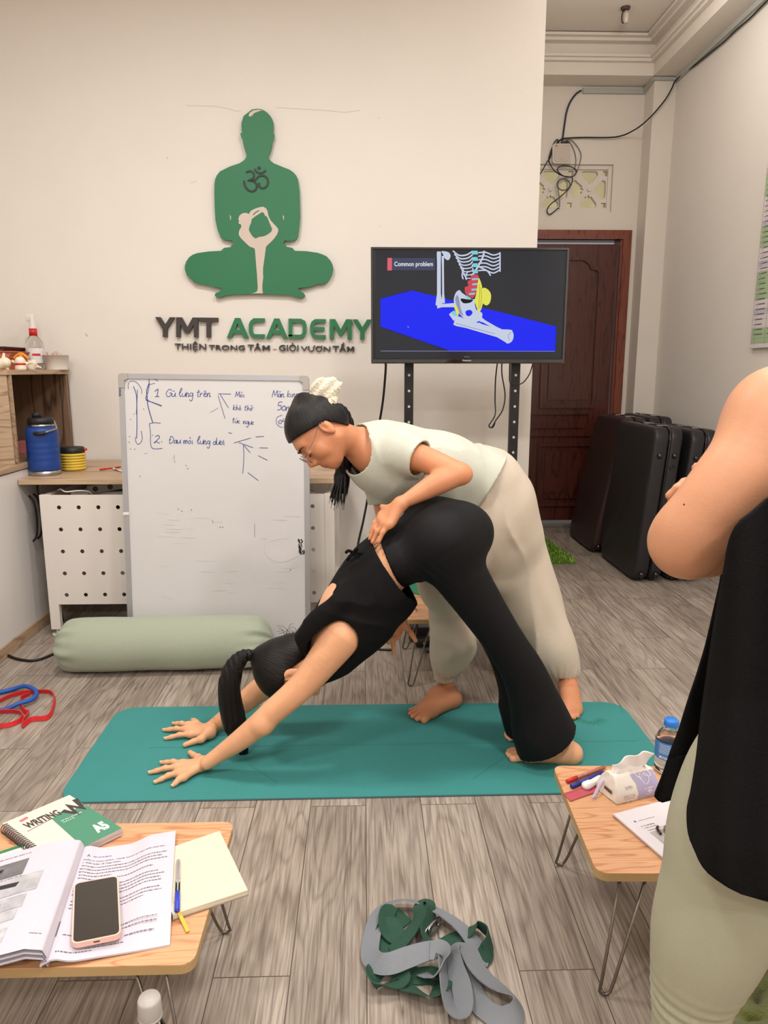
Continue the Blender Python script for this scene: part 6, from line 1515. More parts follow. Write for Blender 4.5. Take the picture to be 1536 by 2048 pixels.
# ================================================================== exercise bands on the floor
b = BM(); pts = [G(x, y, .014) for x, y in ((-40, 1400), (-10, 1386), (20, 1378), (50, 1376), (70, 1384), (73, 1394), (62, 1404), (38, 1411), (10, 1417), (-20, 1420), (-48, 1414))]
for i, p in enumerate(pts): p.z = .022 if 2 < i < 8 else .01
tube(b, pts, .0085, 10, sub=5, closed=True); tag(mk('exercise_ring', b, mat('blue_rubber', srgb(32, 84, 168), .5), smooth='all'), 'blue rubber tube ring lying over the red bands at the left', 'exercise band')
def ribbon(b, pts, w, th=.0022, sub=6, closed=False, mi=0):
    """pts: (Vector, tilt in degrees); tilt 0 lies flat, 90 stands on edge"""
    n = len(pts); P_ = catmull([p for p, _ in pts], sub, closed); T_ = [v.x for v in catmull([(t, 0, 0) for _, t in pts], sub, closed)]
    rings = []; N_ = len(P_)
    for i, p in enumerate(P_):
        a = P_[(i-1) % N_] if closed else P_[max(i-1, 0)]; c = P_[(i+1) % N_] if closed else P_[min(i+1, N_-1)]
        t = (c-a).normalized(); side = t.cross(Vector((0, 0, 1))); side = side.normalized() if side.length > 1e-4 else Vector((1, 0, 0))
        up = side.cross(t); ang = math.radians(T_[i]); wv = (side*math.cos(ang)+up*math.sin(ang)); nv = wv.cross(t).normalized()
        base = p+(Vector((0, 0, abs(math.sin(ang))*w/2)))
        rings.append([b.verts.new(base+wv*(w/2*sx)+nv*(th/2*sy)) for sx, sy in ((-1, -1), (-.34, -1), (.34, -1), (1, -1), (1, 1), (.34, 1), (-.34, 1), (-1, 1))])
    for i in range(N_ if closed else N_-1):
        A_, B_ = rings[i], rings[(i+1) % N_]
        for k in range(8):
            f = b.faces.new((A_[k], A_[(k+1) % 8], B_[(k+1) % 8], B_[k])); f.material_index = mi
    if not closed:
        for rg in (rings[0], rings[-1]): b.faces.new(rg)
M_redr = mat('red_rubber_band', srgb(206, 40, 44), .45)
b = BM(); L1 = [(-40, 1424), (-12, 1412), (20, 1396), (48, 1389), (80, 1387), (101, 1388), (110, 1400), (104, 1428), (92, 1440), (66, 1442), (52, 1450), (46, 1455), (46, 1446), (58, 1430), (52, 1428), (44, 1418), (42, 1400), (60, 1392)]
ribbon(b, [(G(x, y, .003), 78) for x, y in L1], .017, .0035, 5); tag(mk('resistance_band', b, M_redr, smooth=True), 'red flat resistance band looping out to the right on the floor', 'exercise band', 'red resistance bands')
b = BM(); L2 = [(-50, 1436), (-10, 1428), (18, 1426), (40, 1428), (46, 1436), (38, 1446), (16, 1454), (-10, 1455), (-40, 1450)]
ribbon(b, [(G(x, y, .003), 75) for x, y in L2], .016, .0035, 5, True); tag(mk('resistance_band', b, M_redr, smooth=True), 'red flat resistance band curled small at the left picture edge', 'exercise band', 'red resistance bands')

# ================================================================== yoga straps in the foreground
def webbing(name, col, w=.001):
    m, nt, b_ = _nt(name); L = nt.links; tc = nt.nodes.new('ShaderNodeTexCoord')
    wv = nt.nodes.new('ShaderNodeTexWave'); wv.bands_direction = 'DIAGONAL'; wv.inputs['Scale'].default_value = 130; wv.inputs['Distortion'].default_value = .3; L.new(tc.outputs['Object'], wv.inputs[0])
    hs = nt.nodes.new('ShaderNodeHueSaturation'); hs.inputs['Color'].default_value = col; mr = nt.nodes.new('ShaderNodeMapRange'); L.new(wv.outputs['Fac'], mr.inputs[0]); mr.inputs[3].default_value = .85; mr.inputs[4].default_value = 1.08
    L.new(mr.outputs[0], hs.inputs['Value']); L.new(hs.outputs[0], b_.inputs['Base Color']); b_.inputs['Roughness'].default_value = .9
    bp = nt.nodes.new('ShaderNodeBump'); bp.inputs['Strength'].default_value = .35; bp.inputs['Distance'].default_value = .001; L.new(wv.outputs['Fac'], bp.inputs['Height']); L.new(bp.outputs[0], b_.inputs['Normal']); return m
M_gs, M_gn = webbing('grey_cotton_webbing', srgb(124, 128, 134)), webbing('green_cotton_webbing', srgb(38, 74, 58))
def zz(pts):                              # strap zoom px (scale 4.267, offset 700,1780), height, tilt
    return [(G(700+x/4.267, 1780+y/4.267, z), t) for x, y, z, t in pts]
gs = thing('yoga_strap', 'grey cotton yoga strap looped loosely on top of a green strap', 'strap', G(870, 1900))
b = BM(); ribbon(b, zz([(720, 520, .034, 10), (620, 550, .034, 15), (480, 610, .030, 25), (340, 665, .024, 30), (235, 660, .016, 32), (175, 590, .008, 26), (175, 490, .006, 20), (195, 380, .006, 18), (225, 270, .008, 22), (275, 190, .012, 28), (350, 145, .016, 34), (460, 125, .018, 36), (590, 140, .020, 32), (730, 200, .020, 28), (860, 275, .018, 24), (965, 360, .014, 20), (1050, 460, .010, 16), (1100, 560, .008, 15), (1090, 640, .005, 8)]), .042, .0024); mk('webbing', b, M_gs, gs, smooth=True)
b = BM(); ribbon(b, zz([(640, 720, .004, 10), (700, 800, .004, 35), (740, 780, .010, 60), (790, 690, .018, 70), (800, 610, .028, 60), (750, 545, .036, 30), (680, 530, .038, 10)]), .042, .0024); mk('webbing', b, M_gs, gs, smooth=True)
b = BM(); ribbon(b, zz([(810, 600, .012, 40), (805, 720, .008, 55), (815, 860, .006, 55), (835, 980, .006, 50), (880, 1060, .006, 30), (940, 1080, .008, 20), (970, 1000, .008, 25), (950, 860, .010, 30), (905, 740, .016, 45), (880, 620, .024, 55), (900, 530, .036, 45), (950, 505, .04, 30), (1010, 570, .034, 20), (1080, 680, .024, 15), (1180, 790, .016, 18), (1290, 880, .010, 28), (1400, 980, .006, 50), (1440, 1070, .006, 60), (1390, 1130, .006, 45), (1260, 1110, .005, 20), (1130, 1010, .005, 8), (1060, 900, .005, 5), (1020, 780, .006, 5), (1000, 660, .008, 8)]), .042, .0024); mk('webbing', b, M_gs, gs, smooth=True)
gn = thing('yoga_strap', 'dark green cotton yoga strap with a metal buckle tangled under a grey strap', 'strap', G(860, 1890))
b = BM(); ribbon(b, zz([(240, 500, .003, 8), (330, 560, .004, 8), (420, 490, .010, 20), (520, 380, .016, 30), (590, 260, .024, 45), (605, 160, .034, 30), (660, 130, .036, 20), (690, 200, .030, 60), (670, 320, .014, 70), (640, 420, .006, 60), (680, 470, .004, 30), (780, 480, .004, 10), (900, 420, .006, 12), (980, 400, .008, 20), (1060, 350, .008, 50), (1120, 380, .006, 70), (1190, 450, .006, 75), (1180, 560, .005, 60), (1120, 600, .004, 20), (1000, 600, .003, 5), (860, 620, .003, 5)]), .040, .0024); mk('webbing', b, M_gn, gn, smooth=True)
b = BM(); ribbon(b, zz([(470, 230, .004, 20), (390, 290, .006, 30), (320, 250, .010, 50), (300, 330, .008, 40), (340, 400, .005, 15), (420, 430, .004, 8), (330, 330, .008, 25), (280, 420, .004, 10), (300, 520, .003, 5), (250, 640, .003, 5), (210, 740, .004, 35), (175, 810, .005, 62), (215, 880, .005, 60), (300, 860, .005, 40), (400, 830, .006, 20), (440, 780, .008, 20), (400, 720, .008, 15), (340, 740, .006, 20)]), .040, .0024); mk('webbing', b, M_gn, gn, smooth=True)
b = BM(); ribbon(b, zz([(430, 820, .004, 15), (520, 880, .004, 25), (600, 930, .005, 40), (690, 960, .005, 45), (760, 900, .006, 30), (790, 800, .005, 15), (700, 740, .004, 8), (560, 740, .003, 6), (480, 690, .003, 5)]), .040, .0024); mk('webbing', b, M_gn, gn, smooth=True)
b = BM(); c = zz([(715, 315, .018, 0)])[0][0]
for k in (-1, 1):
    Fq = Matrix.Translation(c+Vector((k*.004, k*.003, 0))) @ Matrix.Rotation(.9, 4, 'Z') @ Matrix.Rotation(1.2, 4, 'X'); tube(b, [Fq @ Vector(p) for p in ((-.02, -.008, 0), (.02, -.008, 0), (.024, 0, 0), (.02, .008, 0), (-.02, .008, 0), (-.024, 0, 0))], .0022, 8, sub=3, closed=True)
mk('buckle', b, M_steel, gn, smooth='all')

# ================================================================== things on the left table
rnd = random.Random(12)
TZ0 = .281
def para(o, x, y): return Vector(o), Vector(x), Vector(y)
# spiral notebook
nb = thing('spiral_notebook', 'white and green spiral-bound A5 writing notebook on the left table', 'notebook', G(130, 1660, TZ0))
o_, xe, ye = G(5, 1647, .298), G(139, 1590, .298), G(115, 1716, .298)
xd = xe-o_; yd = G(244, 1657, .298)-xe; W1_, H1_ = xd.length, yd.length; xd.normalize(); yd.normalize()
Tn = lambda x, y, d=0: o_+xd*x+yd*y+Vector((0, 0, d))
q4 = [(0, 0), (W1_, 0), (W1_, H1_), (0, H1_)]
b = BM(); prism(b, [Tn(x, y, -.0155) for x, y in q4], (0, 0, .0145)); mk('page_block', b, mat('page_edges', srgb(206, 190, 190), .7, bump=.6, bscale=600, stretch=(.02, .02, 1)), nb)
b = BM(); prism(b, [Tn(x, y, -.001) for x, y in q4], (0, 0, .0012)); cv = mk('cover', b, mat('cream_cover', srgb(220, 210, 194), .45), nb)
b = BM(); vy = lambda f: H1_*f; vx = lambda f: W1_*f
Tq = lambda x, y, d=0: Tn(x, y, .0006+d)
prism(b, [Tq(*p) for p in ((vx(.50), vy(.30)), (vx(.74), vy(.245)), (vx(.80), vy(.37)), (vx(.86), vy(.30)), (vx(.97), vy(.36)), (W1_, vy(.20)), (W1_, H1_), (vx(.42), H1_))], (0, 0, .0002)); mk('green_print', b, mat('green_cover_print', srgb(74, 134, 108), .45), cv)
b = BM(); stroke(b, [(vx(.70), vy(.245)), (vx(.80), vy(.40)), (vx(.83), vy(.20)), (vx(.93), vy(.36)), (vx(.985), vy(.13))], .012, lambda x, y, d: Tq(x, y, .0004+d)); mk('big_letter_w', b, M_char, cv)
b = BM(); text(b, 'WRITING', lambda x, y, d: Tq(x, y, .0004), vx(.16), vy(.30), vx(.50), -vy(.13), bold=.03) ; stroke(b, [(vx(.12), vy(.335)), (vx(.52), vy(.30))], .0012, lambda x, y, d: Tq(x, y, .0004)); mk('title_print', b, M_char, cv)
b = BM(); text(b, 'A5', lambda x, y, d: Tq(x, y, .0006), vx(.72), vy(.90), vx(.20), -vy(.17), bold=.06); tick(b, lambda x, y, d=0: Tq(x, y, .0006), vx(.55), vx(.86), vy(.42), .004, rnd); tick(b, lambda x, y, d=0: Tq(x, y, .0006), vx(.55), vx(.72), vy(.46), .004, rnd); mk('white_print', b, mat('white_print', srgb(240, 232, 222), .5), cv)
b = BM(); stroke(b, [(vx(.18), vy(.105)), (vx(.30), vy(.085))], .008, lambda x, y, d: Tq(x, y, .0004)); mk('red_badge', b, mat('rose_print', srgb(222, 110, 122), .5), cv)
b = BM(); sp = H1_/26
for k in range(1, 25):
    c = Tn(.001, sp*(k+.3), -.008); tube(b, [c+xd*(.009*math.cos(a)-.001)+Vector((0, 0, .0105*math.sin(a)))+yd*(.0012*a/6) for a in [q*PI/6 for q in range(13)]], .0011, 6)
mk('spiral_binding', b, mat('dark_spiral_wire', srgb(92, 84, 84), .35, metal=.6), nb, smooth='all')
# flat green and white book at the far left
o2, xe2 = G(-40, 1716, .286), G(50, 1687, .286); xd2 = (xe2-o2).normalized(); yd2 = Vector((xd2.y, -xd2.x, 0)); T2 = lambda x, y, d=0: o2+xd2*x+yd2*y+Vector((0, 0, d)); L2_ = (xe2-o2).length
gb = thing('green_edged_book', 'thin white book with a green edge strip under the open handbook', 'book', o2)
b = BM(); prism(b, [T2(x, y, -.005) for x, y in ((0, 0), (L2_, 0), (L2_, .12), (0, .12))], (0, 0, .005)); mk('book_block', b, mat('cream_cover2', srgb(232, 222, 208), .5), gb)
b = BM(); prism(b, [T2(x, y, 0) for x, y in ((0, 0), (L2_, 0), (L2_-.001, .009), (0, .009))], (0, 0, .0005)); mk('green_strip', b, mat('green_cover_print2', srgb(50, 122, 84), .45), gb)
# cream notebook with ribbon
cn = thing('cream_notebook', 'open cream blank notebook with a yellow ribbon under the right page of the handbook', 'notebook', G(420, 1750, TZ0))
C0, C1, C2, C3 = G(440, 1661, .292), G(497, 1781, .292), G(345, 1831, .292), G(290, 1712, .292)
cp_ = rr_poly([tuple(C0)[:2], tuple(C1)[:2], tuple(C2)[:2], tuple(C3)[:2]], .006, 4) if False else [C0, C1, C2, C3]
b = BM(); prism(b, [Vector((p.x, p.y, TZ0+.0003)) for p in cp_], (0, 0, .0017)); mk('back_cover', b, mat('grey_cover', srgb(150, 134, 116), .6), cn)
cc_ = (C0+C1+C2+C3)/4
b = BM(); prism(b, [cc_.lerp(Vector((p.x, p.y, cc_.z)), .985)+Vector((0, 0, TZ0+.002-cc_.z)) for p in cp_], (0, 0, .0095)); mk('page_block', b, mat('cream_pages', srgb(214, 203, 180), .7, bump=.3, bscale=500, stretch=(.02, .02, 1)), cn)
b = BM(); ribbon(b, [(G(350, 1800, .295), 0), (G(357, 1822, .2935), 0), (G(362, 1834, .286), 5), (G(369, 1848, .2835), 0), (G(376, 1863, .2835), 0)], .0065, .0006); mk('ribbon', b, mat('yellow_ribbon', srgb(224, 178, 66), .6), cn, smooth=True)
# open handbook
bk = thing('open_handbook', 'open printed yoga handbook with photos on its left page', 'book', G(120, 1850, TZ0))
S0, S1 = G(80, 1940, .284), G(157, 1709, .284); E0, E1 = G(340, 1888, .284), G(352, 1673, .284)
def rp(u, v, d=0):                        # right page, u from spine 0..1, v bottom 0..1
    p = (S0.lerp(E0, u)).lerp(S1.lerp(E1, u), v)
    w_ = max(0, min(1, (u-.5)/.28)); z = .2835+.010*math.exp(-((u-.10)/.09)**2)+.006*(1-u)+(.0008)*math.sin(u*6)+.0145*w_*w_*(3-2*w_)*min(1, v*4); return Vector((p.x, p.y, z+d))
W_b = (E0-S0).length*.98; ld = -(((E0-S0)+(E1-S1))/2).normalized(); sd = (S1-S0)
def lp(u, v, d=0):                        # left page curving up from the spine
    x = [0, -.012, -.006, .02, .06, .12, .2, .3]; zz_ = [0, .018, .034, .043, .040, .030, .016, .006]
    t = u*(len(x)-1); i = min(int(t), len(x)-2); f = t-i; f = f*f*(3-2*f)*.5+f*.5
    xx = x[i]+(x[i+1]-x[i])*f; h = zz_[i]+(zz_[i+1]-zz_[i])*f
    p = S0.lerp(S1, v)+ld*xx; nrm = Vector((0, 0, 1)); return Vector((p.x, p.y, .286+h*(.85+.15*(1-v))))+nrm*d
def sheet(name, fn, nu, nv, m, th, par, u0=0, u1=1):
    b = BM(); top = [[b.verts.new(fn(u0+(u1-u0)*i/nu, j/nv)) for i in range(nu+1)] for j in range(nv+1)]; bot = [[b.verts.new(fn(u0+(u1-u0)*i/nu, j/nv, -th)) for i in range(nu+1)] for j in range(nv+1)]
    for A_, fl_ in ((top, 0), (bot, 1)):
        for j in range(nv):
            for i in range(nu):
                b.faces.new((A_[j][i], A_[j][i+1], A_[j+1][i+1], A_[j+1][i])).smooth = True
    for j in range(nv):
        for i in (0, nu): b.faces.new((top[j][i], top[j+1][i], bot[j+1][i], bot[j][i]))
    for i in range(nu):
        for j in (0, nv): b.faces.new((top[j][i], top[j][i+1], bot[j][i+1], bot[j][i]))
    return mk(name, b, m, par, smooth=True)
M_pg = mat('handbook_paper', srgb(200, 193, 203), .6)
rpo = sheet('right_page', rp, 24, 3, M_pg, .0032, bk); lpo = sheet('left_page', lp, 40, 3, M_pg, .0008, bk)
for k in range(4): sheet('page_layer', (lambda k: lambda u, v, d=0: lp(u, v, d-.0045*(k+1)-.004*(1-v))+sd.normalized()*(.004*(k % 2)))(k), 40, 2, M_pg, .0008, bk, .16, 1)
b = BM(); Tr = lambda x, y, d=0: rp(x, y, .0006)
def line(T, b, y, x0, x1, sl=0): tick(b, lambda x, y_, d=0: T(x, y_, d), x0, x1, y, .013, rnd)
text(b, 'PHẦN 6: YOGA NIDRA – NGHỆ THUẬT ĐI VÀO GIẤC NGỦ SÂU', lambda x, y, d: Tr(x, y), .10, .845, .80, .016, bold=.03)
text(b, '1. Giới thiệu về Yoga Nidra', lambda x, y, d: Tr(x, y), .10, .815, .36, .016, bold=.03)
y = .79
for (x0, x1) in ((.1, .93), (.09, .88), (.09, .94), (.1, .4), (.1, .8), None, (.09, .86), (.09, .92), (.09, .88), (.09, .90), None, None, (.1, .88), (.1, .90), (.1, .74), None, None, None, None, (.3, .88), (.12, .88), None, (.62, .86)) and [q if q else None for q in ((.1, .93), (.09, .88), (.09, .94), (.1, .4), (.1, .8), None, (.09, .86), (.09, .92), (.09, .88), (.09, .90), None, (.1, .88), (.1, .90), (.1, .74), None, None, None, None, None, (.3, .88), (.12, .88), None, (.62, .86))] if False else []: pass
for row in ((.1, .93), (.09, .88), (.09, .94), (.1, .4), (.1, .8), 0, (.09, .86), (.09, .92), (.09, .88), (.09, .90), 0, (.1, .88), (.1, .90), (.1, .74), 0, 0, 0, 0, 0, (.3, .88), (.12, .88), 0, (.62, .86)):
    if row: line(Tr, b, y, row[0], row[1])
    y -= .0305
line(Tr, b, .075, .32, .62); line(Tr, b, .055, .1, .38); text(b, '60', lambda x, y, d: Tr(x, y), .44, .088, .025, .014)
mk('page_print', b, M_ink, rpo)
b = BM(); prism(b, [Tr(*p) for p in ((.06, .30), (.22, .30), (.22, .18), (.06, .18))], (0, 0, .0001)); mk('printed_photo', b, mat('dark_grey_photo', srgb(90, 88, 92), .6, var=.5, vscale=60), rpo)
M_logo = mat('grey_blue_logo', srgb(120, 116, 150), .6)
b = BM(); text(b, 'A', lambda x, y, d: Tr(x, y), .12, .885, .035, .025, bold=.02); line(Tr, b, .895, .18, .36); mk('page_logo', b, M_logo, rpo)
Tl = lambda x, y, d=0: lp(x, y, .0007+d)
for i, (u0, u1, v0, v1) in enumerate(((.62, .98, .72, .88), (.50, .98, .52, .70), (.54, .98, .38, .50), (.56, .98, .28, .37), (.58, .98, .10, .22))):
    b = BM(); g = [[b.verts.new(Tl(u0+(u1-u0)*a/8, v0+(v1-v0)*c/2)) for a in range(9)] for c in range(3)]
    for c in range(2):
        for a in range(8): b.faces.new((g[c][a], g[c][a+1], g[c+1][a+1], g[c+1][a]))
    ph = mk('printed_photo', b, mat('grey_photo_%s' % 'abcde'[i], srgb(*((110, 108, 110), (176, 174, 178), (170, 168, 172), (180, 178, 182), (186, 184, 188))[i]), .6, var=.25, vscale=45), lpo)
    b = BM(); um, vm_ = (u0+u1)/2, (v0+v1)/2; hw, hv = (u1-u0)/2, (v1-v0)/2
    stroke(b, [(um+hw*.6, vm_-hv*.5), (um+hw*.2, vm_-hv*.2), (um-hw*.1, vm_+hv*.3), (um-hw*.5, vm_+hv*.1)], hv*.45, lambda x, y, d: Tl(x, y, .0004)); mk('photo_figure', b, mat('photo_black', srgb(44, 42, 46), .6), ph)
b = BM(); text(b, 'A', lambda x, y, d: Tl(x, y), .80, .93, -.02, .03); [tick(b, lambda x, y, d=0: Tl(x, y), q[0], q[1], q[2], .009, rnd) for q in ((.62, .78, .94), (.62, .9, .705), (.62, .9, .235), (.34, .44, .12), (.62, .8, .06))]; mk('page_print', b, M_ink, lpo)
# phone with pink case
def phone(label, A_, B_, C_, D_, z, mc, th=.010, rim=.0028):
    t = thing('smartphone', label, 'phone', (A_+C_)/2); ctr = (A_+B_+C_+D_)/4
    xv = ((B_-A_)+(C_-D_))/2; yv = ((D_-A_)+(C_-B_))/2; w, h = xv.length, yv.length; xv.normalize(); yv.normalize()
    def rrp(w, h, r, n=5): return [(sx*(w/2-r)+r*math.cos(a), sy*(h/2-r)+r*math.sin(a)) for sx, sy, a0 in ((1, 1, 0), (-1, 1, 90), (-1, -1, 180), (1, -1, 270)) for a in [math.radians(a0+q*90/n) for q in range(n+1)]]
    Tt = lambda x, y, d=0: Vector((ctr.x, ctr.y, z))+xv*x+yv*y+Vector((0, 0, d))
    b = BM(); prism(b, [Tt(x, y) for x, y in rrp(w, h, .011)], (0, 0, th)); o = mk('phone_case', b, mc, t); md = o.modifiers.new('b', 'BEVEL'); md.width = .0022; md.segments = 3; md.limit_method = 'ANGLE'
    b = BM(); prism(b, [Tt(x, y, th-.0004) for x, y in rrp(w-2*rim, h-2*rim, .0085)], (0, 0, .0006)); mk('display', b, mat('dark_phone_glass', srgb(52, 48, 44), .12, coat=.5), t)
    b = BM(); prism(b, [Tt(x, y+h/2-.0006, th/2) for x, y in rrp(.010, .003, .0012)], (0, 0, .0015)) ; mk('port', b, M_dark, t)
    return t, Tt, w, h
phone('smartphone in a pale pink case lying on the open handbook', G(148, 1766, .304), G(236, 1751, .304), G(243, 1868, .304), G(142, 1890, .304), .2945, mat('pale_pink_silicone', srgb(232, 186, 172), .5))
pt = pen('ballpoint_pen', 'clear ballpoint pen with blue grip lying along the right edge of the handbook', G(354, 1821, .299), G(357, 1722, .298), .0042, M_glass, mat('blue_grip', srgb(44, 66, 190), .4), .34)
b = BM(); tube(b, [G(354, 1821, .299), G(357, 1724, .298)], .0012, 6); mk('refill', b, mat('pale_refill', srgb(200, 200, 214), .4), pt, smooth='all')

# bottle on the floor before the left table
def bottle(label, base, r, h, capm, capr=.0165, lab=None, level=None):
    t = thing('water_bottle', label, 'bottle', base)
    prof = [(r*.75, 0), (r*.95, .006), (r, .015), (r*.97, h*.3), (r, h*.34), (r, h*.62), (r*.93, h*.7), (r*.6, h*.82), (capr*.82, h*.88), (capr*.8, h*.95)]
    b = BM(); lathe(b, prof, base, 30); mk('bottle_body', b, M_glass, t, smooth='all')
    b = BM(); lathe(b, [(capr, h*.90), (capr*1.03, h*.91), (capr, h*.985), (capr*.9, h), (0, h)], base, 30, cap=False); lathe(b, [(capr*1.05, h*.885), (capr*1.05, h*.897)], base, 30); mk('cap', b, capm, t, smooth='all')
    if level:
        b = BM(); pr = [(x*.93, y+.002) for x, y in prof if y < h*level]+[(r*.93, h*level), (0, h*level)]; lathe(b, [(0, .002)]+pr, base, 30, cap=False); mk('water', b, M_water, t, smooth='all')
    return t
bb = P(298, 1995, .955); bottle('clear water bottle with a white cap standing on the floor below the left table', Vector((bb.x, .955, 0)), .034, bb.z, mat('frosted_cap', srgb(196, 190, 184), .4, trans=.3), .0175)

# ================================================================== things on the right table
wbp = G(1335, 1541, .281); wb2 = bottle('small water bottle with blue cap and blue label on the right table', wbp, .0325, P(1334, 1437, wbp.y).z-wbp.z-.002, M_blue, .0165, level=.66)
hB = P(1334, 1437, wbp.y).z-wbp.z
b = BM(); lathe(b, [(.0332, hB*.30), (.0332, hB*.62)], wbp, 30, cap=False); lb = mk('bottle_label', b, mat('blue_label', srgb(70, 128, 190), .35), wb2, smooth='all')
TLb = lambda x, y, d=0: wbp+Vector((.0336*math.sin(x), -.0336*math.cos(x), y*hB))
def curved(b, x0, x1, y, w): stroke(b, [(x0+(x1-x0)*k/6, y) for k in range(7)], w, TLb)
b = BM()
for k in range(6): curved(b, -1.15, -.35, .58-.03*k, .008)
curved(b, -1.1, -.4, .345, .035); mk('label_print', b, mat('white_label_print', srgb(222, 232, 242), .5), lb)
b = BM(); curved(b, -.95, -.55, .345, .014)
for k in range(5): curved(b, -.2, -.08, .56-.05*k, .02)
mk('navy_print', b, mat('navy_label_print', srgb(60, 50, 130), .5), lb)
b = BM()
for k in range(5): curved(b, .1+.14*k, .18+.14*k, .70+.01*(k % 2), .03)
mk('rose_print', b, mat('rose_label_print', srgb(196, 96, 130), .5), lb)
pen('ballpoint_pen', 'clear pen with red cap at the back corner of the right table', G(1134, 1563, .286), G(1208, 1534, .286), .0045, mat('clear_red_barrel', srgb(180, 110, 100), .2), M_red, .26)
pen('ballpoint_pen', 'navy blue pen lying in front of the red-capped pen', G(1143, 1573, .286), G(1205, 1545, .286), .0050, mat('navy_plastic', srgb(36, 52, 140), .35))
ct = thing('correction_tape', 'white oval correction tape dispenser beside the tissue pack', 'stationery', G(1185, 1563, .281))
sx_ = Sdf(.002); sx_.cone(G(1174, 1572, .289), G(1200, 1556, .289), .010, .008, .01, (0, 0, 1), .8); sx_.cone(G(1170, 1570, .289), G(1178, 1568, .289), .008, .009, .005); sx_.make('dispenser_body', mat('white_gloss', srgb(238, 232, 232), .25), ct, 1)
b = BM(); stroke(b, [(0, 0), (.02, .006), (.034, .018)], .0012, lambda x, y, d: G(1172, 1570, .2975)+Vector((x, y, 0))); mk('seam', b, M_greyp, ct)
rl = thing('ruler', 'short transparent pink ruler lying at the left corner of the right table', 'ruler', G(1160, 1585, .281))
b = BM(); prism(b, [G(*p, .2812) for p in ((1126, 1588), (1141, 1603), (1200, 1582), (1186, 1568))], (0, 0, .0018)); mk('ruler_blade', b, mat('pink_clear_plastic', srgb(198, 92, 104), .25, alpha=.85), rl)
b = BM(); A1, A2 = G(1126, 1588, .2832), G(1184, 1568, .2832)
for k in range(24):
    p = A1.lerp(A2, .04+k*.04); q = p+(G(1141, 1603, .2832)-A1).normalized()*(.007 if k % 5 == 0 else .004); w_ = (A2-A1).normalized()*.0004
    f = b.faces.new([b.verts.new(v) for v in (p-w_, p+w_, q+w_, q-w_)])
mk('scale_mark', b, mat('dark_red_mark', srgb(110, 30, 46), .5), rl)
# tissue pack
tp_ = thing('tissue_pack', 'soft white and lilac pack with a tissue sticking out on the right table', 'tissues', G(1250, 1580, .281))
A_, B_, C_ = G(1233, 1609, .2815), G(1320, 1588, .2815), G(1192, 1576, .2815)
xv = (B_-A_); yv = (C_-A_); hv = .055
def TPf(u, v, w):                         # unit box with a narrow ridge on top
    s_ = 1-.62*w**1.6; e_ = 1-.12*w**2; x = .5+(u-.5)*e_; y = .5+(v-.5)*s_
    bul = .004*math.sin(PI*w); return A_+xv*x+yv*y+Vector((0, 0, hv*w))+(yv.normalized()*(-bul if v < .5 else bul))
def face_grid(b, fn, n1, n2, mi=0):
    g = [[b.verts.new(fn(i/n1, j/n2)) for i in range(n1+1)] for j in range(n2+1)]
    for j in range(n2):
        for i in range(n1): f = b.faces.new((g[j][i], g[j][i+1], g[j+1][i+1], g[j+1][i])); f.smooth = True; f.material_index = mi
crk = lambda p, a=.0016: p+Vector((0, 0, 1))*a*math.sin(p.x*310+p.y*170)*.6+Vector((1, 0, 0))*a*math.sin(p.z*260+p.y*200)*.6
b = BM()
face_grid(b, lambda s, t: crk(TPf(s, 0, t)), 16, 10); face_grid(b, lambda s, t: crk(TPf(s, 1, t)), 16, 10); face_grid(b, lambda s, t: crk(TPf(0, s, t)), 8, 10); face_grid(b, lambda s, t: crk(TPf(1, s, t)), 8, 10)
face_grid(b, lambda s, t: crk(TPf(s, t, 1)), 16, 6); face_grid(b, lambda s, t: TPf(s, t, 0), 4, 4)
bmesh.ops.remove_doubles(b, verts=b.verts[:], dist=.0003)
pk = mk('pack', b, mat('soft_white_wrap', srgb(230, 222, 212), .4), tp_, smooth='all')
off = Vector((.3, -1, .35)).normalized()
Tf = lambda u, w, d=0: crk(TPf(u, 0, w))-yv.normalized()*(.0008+d)+Vector((0, 0, .0003))
b = BM(); face_grid(b, lambda s, t: Tf(.42+.10*math.sin(t*2.2+1)-.03+s*(.985-(.42+.10*math.sin(t*2.2+1)-.03)), .03+.94*t), 10, 10); lil = mk('lilac_print', b, mat('lilac_wrap', srgb(176, 166, 198), .4), pk, smooth='all')
b = BM(); Tg = lambda x, y, d=0: Tf(x, y, .0007)
lp_ = [(.50, 1.0), (.55, .86), (.62, .80), (.64, .90), (.60, .94), (.585, .84), (.64, .66), (.66, .60)]
stroke(b, catmull([(x, y, 0) for x, y in lp_], 5), .016, Tg); stroke(b, catmull([(.86, .98, 0), (.87, .86, 0), (.80, .80, 0), (.72, .86, 0), (.72, .93, 0), (.77, .86, 0), (.80, .72, 0), (.74, .60, 0), (.68, .58, 0)], 5), .016, Tg)
for k, (w_, a0) in enumerate(((.20, .42), (.14, .32), (.18, .27), (.1, .18))): stroke(b, [(.70, a0), (.70+w_*.6, a0+.02)], .03, Tg)
stroke(b, [(.655, .40), (.675, .40)], .05, Tg); stroke(b, [(.655, .18), (.675, .18)], .04, Tg)
mk('white_print', b, mat('white_wrap_print', srgb(240, 234, 240), .4), pk)
b = BM(); text(b, 'TOPU', lambda x, y, d: Tg(x, y), .20, .52, .16, .10); stroke(b, [(.17, .20), (.38, .22), (.38, .30), (.17, .28)], .008, Tg, closed=True); text(b, 'Topu', lambda x, y, d: Tg(x, y), .19, .22, .08, .05); tick(b, Tg, .16, .40, .13, .03, rnd); mk('grey_print', b, mat('grey_wrap_print', srgb(120, 116, 116), .5), pk)
b = BM(); Ts = lambda x, y, d=0: TPf(0, x, y)-xv.normalized()*.0022+Vector((0, 0, .0006))
